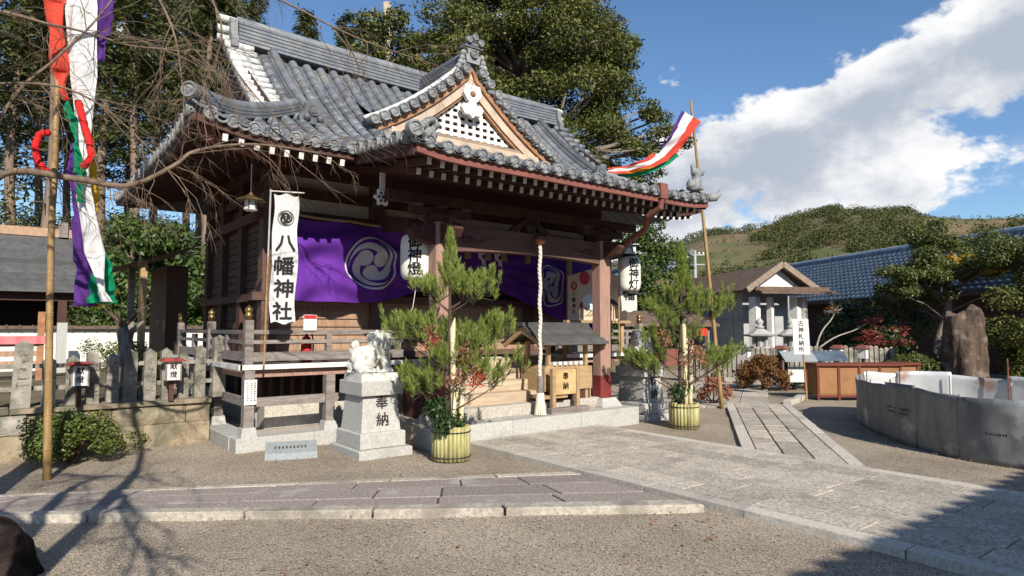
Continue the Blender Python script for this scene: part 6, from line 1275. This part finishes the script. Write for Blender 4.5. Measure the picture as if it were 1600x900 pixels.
ced = [(0.07, 33.0), (1.13, 29.6), (1.07, 37.3), (2.45, 40.0), (3.17, 33.1), (3.75, 28.9), (5.56, 35.0), (7.55, 37.3), (7.7, 32.2), (3.42, 45.7), (0.2, 48), (12.3, 33.5), (15.6, 36.0), (11.9, 41.5), (-2.0, 31), (5.2, 41), (9.3, 44), (6.6, 29.4)]
order = sorted(range(len(ced)), key=lambda i: -ced[i][1]/max(abs(ced[i][0]), .3) if False else ced[i][0]/ced[i][1])
for rank, i in enumerate(order):
    x, y = ced[i]; t = thing('cedar_tree', (x, y, .57), f'tall slender cedar behind the shrine, {ORD[rank]} cedar trunk counted from the left', 'tree', 'cedars standing behind the shrine')
    cm, tm = crowns[i % 3]; M_ = Matrix.Translation((x, y, .57)) @ Matrix.Rotation(i*1.7, 4, 'Z') @ Matrix.Diagonal((1, 1, .9+.05*(i % 5), 1)); place('crown', cm, M_, t); place('trunk', tm, M_, t)
rng = np.random.default_rng(8)
th = [(rng.uniform(-8, 16), rng.uniform(30, 42), rng.uniform(1, 7.0), rng.uniform(.9, 1.7), rng.uniform(.9, 1.7), rng.uniform(.7, 1.3)) for k in range(230)]+[(rng.uniform(-10, 30), rng.uniform(50, 58), rng.uniform(1, 9), 2.2, 2, 1.6) for k in range(110)]
v, q_ = leafcloud(th, 170000, .21, .45, .5, .5, rng); prop(npmesh('undergrowth', v, q_, CEDARL), 'dark undergrowth between the cedar trunks', 'undergrowth', kind='stuff')
# great evergreen oak behind the hall
def broadtree(name, loc, blobs, n, size, m_, label, trunk, barkm=BARK, seed=1):
    t = thing(name, loc, label, 'tree'); rng = np.random.default_rng(seed); v, q_ = leafcloud(blobs, n, size, .48, .45, .45, rng); npmesh('crown', v, q_, m_, t)
    w = MB(); R = rngpy(seed); T = [Vector(p) for p in trunk]; w.tube(T, [.5*(1-.6*i/(len(T)-1)) for i in range(len(T))], 10)
    for b in blobs:
        if R.random() < .55:
            p = min(T, key=lambda q: (q-Vector(b[:3])).length+(4 if q.z > b[2] else 0)); e = Vector(b[:3]); mid = p.lerp(e, .5)+Vector((R.uniform(-.4, .4), R.uniform(-.4, .4), .2)); w.tube([p, mid, e], [.12, .08, .03], 5)
    w.obj('trunk', barkm, t, smooth=True); return t
R = rngpy(31); bl = []
for k in range(230):
    a = R.uniform(0, 2*pi); e = R.uniform(-.6, 1.2); q = R.uniform(.35, 1.0)**.6; bl.append((17.0+5.3*q*cos(a)*cos(e), 20.6+4.8*q*sin(a)*cos(e), 10.0+7.0*q*sin(e), R.uniform(.55, 1.15), R.uniform(.55, 1.15), R.uniform(.4, .8)))
for (x, y, z, n, s) in ((19.6, 16.6, 8.9, 7, .9), (20.8, 16.8, 10.4, 5, .7), (21.4, 16.6, 9.6, 5, .7), (20.2, 17.2, 7.6, 5, .7), (13.3, 23.2, 12.5, 8, .9), (19.3, 18.4, 13.0, 8, 1.0), (18.6, 18.0, 6.8, 8, .9)):
    bl += [(x+R.uniform(-s, s), y+R.uniform(-s, s), z+R.uniform(-s*.6, s*.6), .5, .5, .32) for k in range(n)]
broadtree('evergreen_oak', (16.6, 20.8, 0), bl, 190000, .145, BROADL, 'huge evergreen oak towering behind the right half of the hall roof', [(16.6, 20.8, -.2), (16.5, 20.8, 4), (16.8, 20.6, 8), (16.6, 20.5, 12), (16.4, 20.4, 15)], seed=5)
R = rngpy(41); bl = [(14.0+R.gauss(0, 1.1), 27.0+R.gauss(0, 1.2), 9.0+R.uniform(-3, 7), R.uniform(.5, 1.0), R.uniform(.5, 1.0), R.uniform(.4, .7)) for k in range(46)]
broadtree('evergreen_tree', (14.0, 27, 0), bl, 24000, .2, BROADL, 'thinner pale stemmed tree left of the great oak, behind the roof gable', [(14.0, 27, -.2), (13.8, 27, 6), (14.1, 27, 11), (13.7, 27, 17)], mat('pale_bark', (0.42, 0.36, 0.28), (0.25, 0.2, 0.15), 5, .9, .4, 20), 6)
# ------------------------------------------------------------------ right side: office, fence, lanterns, garden, hills
EV = Vector((0.46, 0.888, 0)); PV2 = Vector((0.888, -0.46, 0))       # along / across the office ridge
def loc2(o, a, b, z): p = Vector(o)+EV*a+PV2*b; return (p.x, p.y, z)
# gabled office entrance
GO = (22.0, 12.35, 0)
GT = thing('gabled_office', GO, 'grey walled office with a brown gabled roof and white entrance pillars', 'building')
f = lambda a, b, z: loc2(GO, a, b, z)
def quad(o, pts, nm, m_, par): return MB().add(pts, [tuple(range(len(pts)))]).obj(nm, m_, par)
def slabp(pts, th, nm, m_, par):
    """sloping slab with thickness"""
    n = len(pts); lo = [(p[0], p[1], p[2]-th) for p in pts]; return MB().add(list(pts)+lo, [tuple(range(n)), tuple(range(2*n-1, n-1, -1))]+[(i, n+i, n+(i+1) % n, (i+1) % n) for i in range(n)]).obj(nm, m_, par)
GW = 1.05
MB().add([f(0.9, -GW+.12, 0), f(0.9, GW-.12, 0), f(8.2, GW-.12, 0), f(8.2, -GW+.12, 0), f(0.9, -GW+.12, 3.1), f(0.9, GW-.12, 3.1), f(8.2, GW-.12, 3.1), f(8.2, -GW+.12, 3.1)], [(0, 1, 5, 4), (1, 2, 6, 5), (2, 3, 7, 6), (3, 0, 4, 7)]).obj('wall', GREYWALL, GT)
slabp([f(-.2, -GW-.35, 3.0), f(8.4, -GW-.35, 3.0), f(8.4, 0, 3.95), f(-.2, 0, 3.95)][::-1], .09, 'roof_slope', BROWNROOF, GT); slabp([f(-.2, 0, 3.95), f(8.4, 0, 3.95), f(8.4, GW+.35, 3.0), f(-.2, GW+.35, 3.0)][::-1], .09, 'roof_slope', BROWNROOF, GT)
for s in (-1, 1): MB().bar(f(-.26, 0, 3.93), f(-.26, s*(GW+.38), 2.98), .12, .2).obj('bargeboard', BEAMGREY, GT)
MB().add([f(.05, -GW*.8, 3.1), f(.05, GW*.8, 3.1), f(.05, 0, 3.8)], [(0, 1, 2)]).obj('gable_plaster', WHITEP, GT); MB().bar(f(-.3, -GW-.1, 3.02), f(-.3, GW+.7, 3.02), .16, .16).obj('gable_beam', BROWNROOF, GT)
slabp([f(-.75, -GW-.1, 2.9), f(-.75, GW+.75, 2.9), f(0, GW+.6, 3.06), f(0, -GW, 3.06)][::-1], .07, 'entrance_eave', BROWNROOF, GT)
for b, w in ((-GW+.12, .16), (-GW+.75, .11), (GW-.35, .16), (GW-.02, .11)): MB().bar(f(.1, b, 0), f(.1, b, 2.75), w*1.8, w*1.8, up=(1, 0, 0)).obj('entrance_pillar', WHITEP, GT)
MB().bar(f(.5, -.5, 1.3), f(.5, .7, 1.3), .06, 2.2).obj('entrance_door', GREYWALL, GT)
for a in (1.6, 3.2, 4.8, 6.4): MB().bar(f(a, -GW+.10, .2), f(a, -GW+.10, 2.9), .05, .05).obj('wall_batten', GREYWALL, GT)
for z in (1.0, 1.9): MB().bar(f(.95, -GW+.095, z), f(8.1, -GW+.095, z), .04, .05).obj('wall_rail', GREYWALL, GT)
for a, b in ((-.6, -.05), (-.6, GW+.6)): MB().tube([f(a, b, 0), f(a, b, 2.9)], .03, 6).obj('downpipe', GREYWALL, GT)
# long building with glazed blue tile roof
BO = (25.4, 4.6, 0); fb = lambda a, b, z: loc2(BO, a, b, z); LB = 19.5
BT = thing('blue_roofed_building', BO, 'long dark walled building with a glazed blue tile roof at the right', 'building')
MB().add([fb(-12, .7, 0), fb(LB, .7, 0), fb(LB, .7, 3.0), fb(-12, .7, 3.0)], [(0, 1, 2, 3)]).obj('wall', WOOD_DK, BT)
for a in (-5.5, -3.6): MB().bar(fb(a, .62, .8), fb(a+1.5, .62, .8), .05, 1.9).obj('white_wall_panel', WALLWHITE, BT)
rise = 2.35; dep = 2.9
RB = MB().add([fb(-12, 0, 2.93), fb(LB, 0, 2.93), fb(LB, dep, 2.93+rise), fb(-12, dep, 2.93+rise), fb(LB, dep*2, 2.93), fb(-12, dep*2, 2.93)], [(0, 1, 2, 3), (3, 2, 4, 5)]).obj('roof', BLUETILE, BT)
# glazed pan tiles, each with its own roll and lower lip
tl = MB(); tw_, tlh = .30, 1/13
prof = [(-.15, .0), (-.05, -.02), (.03, .012), (.09, .045), (.15, .0)]
def tileverts(o): return [(x_, 0, z_+.03) for x_, z_ in prof]+[(x_, 1, z_) for x_, z_ in prof]+[(x_, 0, z_-.02) for x_, z_ in prof]
tl.add(tileverts(0), [(j, j+1, 6+j, 5+j) for j in range(4)]+[(10+j, 11+j, j+1, j) for j in range(4)])
TM = tl.mesh('roof_tile', BLUETILE, True); sl2 = sqrt(dep*dep+rise*rise); al = atan2(rise, dep); cand = []
rot = Matrix(((EV.x, PV2.x, 0, 0), (EV.y, PV2.y, 0, 0), (0, 0, 1, 0), (0, 0, 0, 1)))
for r in range(13):
    for c in range(int((LB+3)/tw_)):
        a = -3+c*tw_; o = Vector(fb(a, dep*r/13, 2.945+rise*r/13)); cand.append(((o-Vector((0, 0, 1.6))).length, o))
cand.sort(key=lambda t: t[0]); V = []; Fq = []; base = np.array([v.co[:] for v in TM.vertices]); fq = [tuple(p.vertices) for p in TM.polygons]
for i, (d, o) in enumerate(cand):
    M_ = Matrix.Translation(o) @ rot @ Matrix.Rotation(al, 4, 'X') @ Matrix.Diagonal((1, sl2/13*1.05, 1, 1))
    if i < 290: place('roof_tile', TM, M_, RB)
    else: b = len(V)*len(base); A = np.array(M_); V.append(base @ A[:3, :3].T+A[:3, 3]); Fq += [tuple(k+b for k in q_) for q_ in fq]
npmesh('more_roof_tiles', np.concatenate(V), Fq, BLUETILE, RB, smooth=True, kind='stuff')
MB().tube([fb(-12, dep, 2.98+rise), fb(LB, dep, 2.98+rise)], .14, 8).obj('ridge', BLUETILE2, RB); MB().bar(fb(-12, -.02, 2.86), fb(LB, -.02, 2.86), .1, .14).obj('eave_board', WOOD_DK, RB)
# second roof further left behind the kadomatsu
TB = thing('tiled_outbuilding', (24, 22, 0), 'pale tile roofed outbuilding seen behind the right pine arrangement', 'building'); ft = lambda a, b, z: loc2((25.2, 19.6, 0), a, b, z)
slabp([ft(-2, -3, 3.0), ft(9, -3, 3.0), ft(9, 0, 5.0), ft(-2, 0, 5.0)][::-1], .1, 'roof_slope', BLUETILE2, TB); MB().add([ft(-2, -2.4, 0), ft(9, -2.4, 0), ft(9, -2.4, 3.1), ft(-2, -2.4, 3.1)], [(0, 1, 2, 3)]).obj('wall', WOOD_GREY, TB); MB().tube([ft(-2.1, 0, 5.05), ft(9, 0, 5.05)], .15, 8).obj('ridge', TILE, TB)
# low dark stall roof behind the pine
ST2 = thing('dark_roofed_stall', (15.5, 13.0, 0), 'low stall with a dark roof between the right lantern and the office', 'stall'); slabp([(13.6, 12.2, 1.75), (16.6, 11.2, 1.75), (16.9, 12.5, 2.15), (13.9, 13.5, 2.15)][::-1], .08, 'stall_roof', BROWNROOF, ST2)
for p in ((13.8, 12.35), (16.4, 11.5), (16.6, 12.4), (14.0, 13.2)): MB().box(p[0]-.05, p[0]+.05, p[1]-.05, p[1]+.05, 0, 1.85).obj('stall_post', WOOD_GREY, ST2)
MB().box(13.9, 16.3, 12.3, 12.4, .5, 1.0).obj('stall_counter', WOOD_RED, ST2); MB().grid(lambda u, v: (15.9+.35*u, 11.5-.13*u-.02*sin(u*17), 1.62-.22*v), 10, 3).obj('red_cloth', CRED, ST2)
# stone post fence before the office
RF = thing('stone_post_fence', (18.8, 10, 0), 'row of slim grey stone posts standing before the office', 'fence'); A0, A1 = Vector((16.6, 12.2, 0)), Vector((20.3, 8.0, 0)); R = rngpy(6); n = 42; dr = (A1-A0).normalized(); nr = Vector((dr.y, -dr.x, 0))
for k in range(n):
    p = A0.lerp(A1, k/(n-1)); h = 1.02+R.uniform(-.05, .12); a = .052; c = [p+dr*a*i+nr*a*j for i, j in ((-1, -1), (1, -1), (1, 1), (-1, 1))]
    m = MB(); m.add([(q.x, q.y, 0) for q in c]+[(q.x, q.y, h-.04) for q in c]+[(p.x, p.y, h)], [(0, 1, 5, 4), (1, 2, 6, 5), (2, 3, 7, 6), (3, 0, 4, 7), (4, 5, 8), (5, 6, 8), (6, 7, 8), (7, 4, 8)]); m.obj('post', OLDSTONE, RF)
MB().bar(A0+Vector((0, 0, .06)), A1+Vector((0, 0, .06)), .34, .18).obj('plinth', OLDSTONE, RF)
for i, (x, y, z) in enumerate(((16.65, 10.4, .72), (17.75, 9.95, .75), (18.65, 8.75, .78), (18.95, 8.2, .78))):
    t = thing('votive_lamp', (x, y, 0), f'white votive lamp box by the right stone posts, {ORD[i]} from the left', 'lamp', 'votive lamp boxes before the right stone posts'); MB().box(x-.1, x+.1, y-.1, y+.1, z, z+.28).obj('paper_box', WHITEP, t); MB().frus(x, y, z+.281, z+.37, .17, .17, .04, .1).obj('lamp_roof', WOOD_RED if i else SLATE, t); MB().box(x-.035, x+.035, y-.035, y+.035, 0, z-.002).obj('lamp_post', WOOD_DK, t)
    MB().box(x-.105, x-.085, y-.106, y-.101, z, z+.28).obj('frame_bar', WOOD_GREY, t)
# stone lanterns
for (x, y, lab) in ((18.4, 11.0, 'tall stone lantern behind the posts before the office wall'), (19.15, 10.4, 'tall stone lantern behind the posts before the office entrance')):
    t = thing('stone_lantern', (x, y, 0), lab, 'stone lantern', 'stone lanterns before the office'); L6 = lambda prof, z, nm: MB().lathe(prof, 6, (x, y, z)).obj(nm, GRANITE, t)
    L6([(.36, 0), (.36, .15), (.26, .2)], 0, 'lantern_base'); MB().lathe([(.15, 0), (.13, .35), (.15, .7)], 14, (x, y, .2)).obj('lantern_shaft', GRANITE, t); L6([(.18, 0), (.33, .1), (.33, .16)], .9, 'lantern_platform')
    for k in range(6): a = pi/6+2*pi*k/6; MB().box(x+.19*cos(a)-.045, x+.19*cos(a)+.045, y+.19*sin(a)-.045, y+.19*sin(a)+.045, 1.06, 1.36).obj('fire_box_post', GRANITE, t)
    L6([(.15, 0), (.15, .3)], 1.06, 'fire_box'); L6([(.25, -.01), (.5, .03), (.52, .07), (.36, .10), (.2, .2), (.12, .25)], 1.36, 'lantern_roof'); MB().lathe([(.06, 0), (.13, .03), (.13, .07), (.06, .10), (.11, .17), (.12, .22), (.05, .30), (0, .36)], 12, (x, y, 1.61)).obj('lantern_finial', GRANITE, t, smooth=True)
# old-talisman sign
SG = thing('talisman_sign', (14.4, 7.45, 0), 'white sign board on a bamboo stake for returning old talismans', 'sign'); o = Vector((14.30, 7.52, 0))
fs = lambda a, z, d: tuple(o+RT*a-VD*d+Vector((0, 0, z)))
MB().add([fs(-.18, 1.03, 0), fs(.19, 1.02, 0), fs(.165, 1.82, 0), fs(-.20, 1.83, 0), fs(-.18, 1.03, -.02), fs(.19, 1.02, -.02), fs(.165, 1.82, -.02), fs(-.20, 1.83, -.02)], [(0, 1, 2, 3), (7, 6, 5, 4), (0, 4, 5, 1), (1, 5, 6, 2), (2, 6, 7, 3), (3, 7, 4, 0)]).obj('board', WHITEP, SG)
MB().tube([fs(.10, -.1, -.03), fs(.02, 1.6, -.04)], .022, 7).obj('stake', BAMBOO, SG); writing('古神札納所', lambda a, b: fs(a-.01, 1.73-b, .004), .125, .148, .02).obj('brush_writing', BLACK, SG)
# tan metal bins
for (u0, L_, lab, off) in ((0.0, 1.92, 'long tan panelled metal bin with red brown frame behind the sheet enclosure', 0), (1.98, .55, 'smaller tan panelled bin right of the long bin', .35)):
    o = Vector((14.52, 7.30, 0))+RT*u0+VD*off; t = thing('panelled_bin', tuple(o), lab, 'bin', 'tan panelled bins'); f2 = lambda a, d, z: tuple(o+RT*a+VD*d+Vector((0, 0, z)))
    def bx(a0, a1, d0, d1, z0, z1, nm, m_): MB().add([f2(a0, d0, z0), f2(a1, d0, z0), f2(a1, d1, z0), f2(a0, d1, z0), f2(a0, d0, z1), f2(a1, d0, z1), f2(a1, d1, z1), f2(a0, d1, z1)], [(3, 2, 1, 0), (4, 5, 6, 7), (0, 1, 5, 4), (1, 2, 6, 5), (2, 3, 7, 6), (3, 0, 4, 7)]).obj(nm, m_, t)
    npn = max(1, round(L_/.5)); bx(.02, L_-.02, .02, .52, .08, .76, 'body', BROWNMET)
    for k in range(npn+1): a = k*(L_-.05)/npn; bx(a, a+.05, -.01, .04, .0, .765, 'frame_post', REDBROWN)
    for k in range(npn): a = k*(L_-.05)/npn; bx(a+.06, a+(L_-.05)/npn-.01, .005, .019, .14, .72, 'panel', BROWNMET)
    bx(-.01, L_+.01, .0, .04, .06, .11, 'bottom_rail', REDBROWN); bx(-.03, L_+.03, -.05, .56, .766, .82, 'lid', REDBROWN)
# small roofed notice stands
for (x, y, lab, mm_) in ((16.3, 8.75, 'small stand with a dark green roof left of the white sign', DARKGRAN), (17.35, 8.45, 'small stand with a dark blue roof right of the white sign', BLUETILE)):
    t = thing('roofed_stand', (x, y, 0), lab, 'stand', 'small roofed stands'); f3 = lambda a, d, z: tuple(Vector((x, y, 0))+RT*a+VD*d+Vector((0, 0, z)))
    slabp([f3(-.42, -.35, .80), f3(.42, -.35, .80), f3(.42, 0, 1.02), f3(-.42, 0, 1.02)], .04, 'roof_slope', mm_, t); slabp([f3(-.42, 0, 1.02), f3(.42, 0, 1.02), f3(.42, .35, .80), f3(-.42, .35, .80)], .04, 'roof_slope', mm_, t)
    for a in (-.25, .25): MB().bar(f3(a, 0, 0), f3(a, 0, .97), .07, .07).obj('stand_post', REDBROWN, t)
    MB().bar(f3(-.22, 0, .42), f3(.22, 0, .42), .05, .4).obj('notice_panel', WHITEP, t)
# standing rock
SRK = MB(); SRK.lathe([(.0, -.1), (.58, -.05), (.55, .2), (.52, .45), (.50, .7), (.48, .95), (.47, 1.2), (.46, 1.45), (.46, 1.7), (.45, 1.85), (.42, 1.98), (.3, 2.04), (0, 2.05)], 64, (19.85, 6.05, 0), cap=False); nv = []
for v in SRK.v:
    p = Vector(v); c = Vector((19.85, 6.05, p.z)); k = .92+.22*noise.noise(Vector((p.x*1.5, p.y*1.5, p.z*.4)))+.42*noise.noise(Vector((p.x*4, p.y*4, p.z*.7)))+.13*noise.noise(Vector((p.x*11, p.y*11, p.z*2.5))); q = c+(p-c)*k; q.z = p.z*(1+.20*noise.noise(Vector((p.x*2.2, p.y*2.2, 0)))); nv.append(tuple(q))
SRK.v = nv; prop(SRK.obj('standing_rock', ROCK, smooth=True), 'tall rough standing rock behind the sheet enclosure', 'rock')
# garden plants on the right
R = rngpy(19)
pads = [((22.64, 7.64, 4.45), 1.0, .55), ((23.8, 6.72, 4.1), 1.25, .65), ((21.82, 7.64, 3.75), .9, .4), ((21.02, 7.75, 3.15), 1.0, .35), ((21.9, 7.4, 3.1), 1.0, .38), ((22.8, 6.9, 3.7), .9, .35), ((23.0, 6.05, 3.45), 1.0, .45), ((22.3, 5.3, 3.6), 1.2, .55), ((22.3, 7.3, 2.6), .6, .3), ((22.8, 8.6, 2.5), .7, .4), ((23.6, 5.4, 3.0), 1.0, .4), ((20.9, 7.9, 2.7), .7, .25)]
bl = []
for c, r, h in pads:
    for k in range(9): bl.append((c[0]+R.uniform(-r, r)*.75, c[1]+R.uniform(-r, r)*.75, c[2]+R.uniform(-h, h)*.6, r*.4, r*.4, h*.55))
GP = thing('garden_tree', (22.44, 7.15, 0), 'cloud pruned garden tree with layered pads above the standing rock', 'tree'); rng = np.random.default_rng(3); v, q_ = leafcloud(bl, 52000, .085, .5, .4, .5, rng); npmesh('foliage_pads', v, q_, OLIVEL, GP)
m = MB(); m.tube(spline([(22.0, 7.45, -.1), (22.15, 7.4, 1.2), (22.4, 7.2, 2.1), (22.35, 7.2, 2.9), (22.7, 7.0, 3.7), (22.6, 7.5, 4.3)], 20), [.16-.11*i/20 for i in range(21)], 9)
for c, r, h in pads: m.tube([(22.4, 7.2, max(1.8, c[2]-.9)), ((22.4+c[0])/2, (7.2+c[1])/2, c[2]-.35), (c[0], c[1], c[2]-.1)], [.03, .022, .012], 6)
m.obj('trunk', BARK, GP, smooth=True)
v, q_ = leafcloud([(22.6+R.uniform(-.35, .35), 6.9+R.uniform(-.3, .3), 3.72+R.uniform(-.12, .12), .2, .2, .14) for k in range(4)]+[(22.75+R.uniform(-.4, .4), 6.25+R.uniform(-.3, .3), 3.5+R.uniform(-.2, .15), .22, .22, .16) for k in range(6)], 1500, .10, .6, .3, .5, rng); npmesh('yellow_leaves', v, q_, YELLOWL, GP)
shrub('azalea', (19.6, 7.1, 0), dome(19.6, 7.1, 0, 1.35, .9, 1.05, 46, .24, 8), 9500, .085, OLIVEL, 'broad olive green azalea behind the tan bins', seed=11)
shrub('dark_hedge', (20.6, 4.9, 0), [(20.9+R.uniform(-.8, 1.2), 5.0+R.uniform(-.7, .6), .3+R.uniform(0, 2.2), .4, .4, .35) for k in range(30)], 9000, .11, BROADL, 'dark evergreen hedge right of the standing rock', seed=12)
shrub('background_hedge', (22.8, 8.6, 0), [(22.6+R.uniform(-1.6, 1.2), 9.2+R.uniform(-1.0, 1.4), .3+R.uniform(0, 2.0), .45, .45, .35) for k in range(34)], 9000, .12, DARKL, 'dark shrubs in the shade before the blue roofed building', seed=13)
shrub('low_bush', (16.75, 9.05, 0), dome(16.8, 9.0, 0, .45, .4, .55, 18, .14, 9), 2400, .06, SHRUBL, 'small green bush behind the white sign stake', seed=14)
shrub('red_maple', (21.6, 8.6, 0), [(21.3+R.uniform(-.9, .9), 8.7+R.uniform(-.6, .6), 1.25+R.uniform(-.25, .75), .32, .32, .10) for k in range(16)], 1900, .085, REDL, 'small maple with sparse red leaves before the blue roofed building', 'tree', seed=15, stems=10, stemm=BARK)
shrub('withered_shrub', (11.9, 8.25, 0), dome(11.95, 8.2, 0, .42, .35, .75, 16, .15, 10), 1100, .075, PINKBROWNL, 'withered brown leaved shrub at the foot of the right bamboo pole', seed=16, shell=.3)
BS = thing('bare_sapling', (19.8, 9.85, 0), 'pale bare forked sapling behind the stone posts', 'tree'); m = MB(); m.tube(spline([(19.75, 9.8, 0), (19.7, 9.9, .9), (19.85, 9.8, 1.5), (20.1, 9.6, 1.9), (20.2, 9.5, 2.2)], 12), [.042-.032*i/12 for i in range(13)], 7); m.tube(spline([(19.72, 9.85, 1.0), (20.1, 9.5, 1.35), (20.7, 9.1, 1.6), (21.2, 8.8, 1.95)], 10), [.03-.022*i/10 for i in range(11)], 6)
for k in range(14): p = Vector((20.15, 9.55, 2.1)); d = Vector((R.uniform(-1, 1), R.uniform(-1, 1), R.uniform(-.1, 1))).normalized(); m.tube([p, p+d*.3], [.008, .003], 4)
m.obj('trunk', mat('pale_smooth_bark', (0.40, 0.35, 0.30), (0.28, 0.24, 0.2), 8, .85), BS, smooth=True); v, q_ = leafcloud([(20.15, 9.55, 2.2, .3, .3, .2)], 90, .06, .5, .2, .4, rng); npmesh('last_leaves', v, q_, RUSTL, BS)
# utility pole far off
UP = thing('utility_pole', (50.5, 36.6, 0), 'pale utility pole with cross arms before the hillside', 'pole'); MB().tube([(50.5, 36.6, 0), (50.5, 36.6, 8.9)], [.2, .14], 8).obj('shaft', GREYWALL, UP)
for z in (7.6, 8.5): MB().bar(tuple(Vector((50.5, 36.6, z))-RT*.9), tuple(Vector((50.5, 36.6, z))+RT*.9), .1, .1).obj('cross_arm', GREYWALL, UP)
for a in (-.8, -.4, .4, .8): MB().lathe([(.07, 0), (.09, .1), (.05, .2)], 8, tuple(Vector((50.5, 36.6, 8.56))+RT*a)).obj('insulator', WHITEP, UP)
# hillside
import bisect
crest_ang = [-.62, -.25, .031, .146, .230, .305, .350, .385, .440, .473, .524, .568, .613, .668, .707, .806, 1.1, 1.6, 2.4]   # angle from +X
crest_h = [20, 30, 35.6, 46, 50, 52.1, 55.2, 54.6, 56.7, 55.2, 51.2, 50, 49.1, 42.2, 37, 35.6, 32, 30, 24]
def ch(a):
    i = min(max(bisect.bisect(crest_ang, a)-1, 0), len(crest_ang)-2); t = min(1, max(0, (a-crest_ang[i])/(crest_ang[i+1]-crest_ang[i]))); return crest_h[i]*(1-t)+crest_h[i+1]*t
crest_h = [h-4.0 for h in crest_h]
def hz(a, r):
    t = min(1, max(0, (r-95)/235)); s = t*t*(3-2*t)*.55+t*.45; x, y = r*cos(a), r*sin(a)
    back = 1 if r < 330 else max(0, 1-(r-330)/170)
    return (ch(a)+1.0)*s*back*(332/330)+(2.6*noise.noise((x*.018, y*.018, 0))+1.2*noise.noise((x*.05, y*.05, 3)))*min(1, t*4)-.2
HILLM = mat('hillside', (0.22, 0.15, 0.095), (0.13, 0.105, 0.058), .06, .95, .8, .6, spots=((0.09, 0.105, 0.042), .035, .44, .60), spec=.1)
m = MB(); m.grid(lambda u, v: ((lambda a, r: (r*cos(a), r*sin(a), hz(a, r)))(-.62+3.0*u, 90+410*v)), 170, 60, flip=True); m.obj('hill', HILLM, smooth=True, kind='structure')
rng = np.random.default_rng(17); bl = []; ct = 0
while len(bl) < 3900 and ct < 60000:
    ct += 1; a = rng.uniform(-.3, 1.0); r = rng.uniform(100, 345); x, y = r*cos(a), r*sin(a); k = noise.noise((x*.016+5, y*.016, 1.3))+.4*noise.noise((x*.05, y*.05, 8))
    if k > .15 or (r > 322 and rng.random() < .4) or rng.random() < .20: s = rng.uniform(1.2, 2.8)*(1.0 if k > .15 else .40); bl.append((x, y, hz(a, r)+s*.55, s, s, s*rng.uniform(.7, 1.1)))
v, q_ = leafcloud(bl, 240000, .62, .6, .75, .4, rng); prop(npmesh('hillside_woods', v, q_, leafmat('hill_leaf', (0.04, 0.058, 0.02), (0.13, 0.13, 0.048), .15, .8, .1)), 'green woods covering the far hillside', 'woods', kind='stuff')
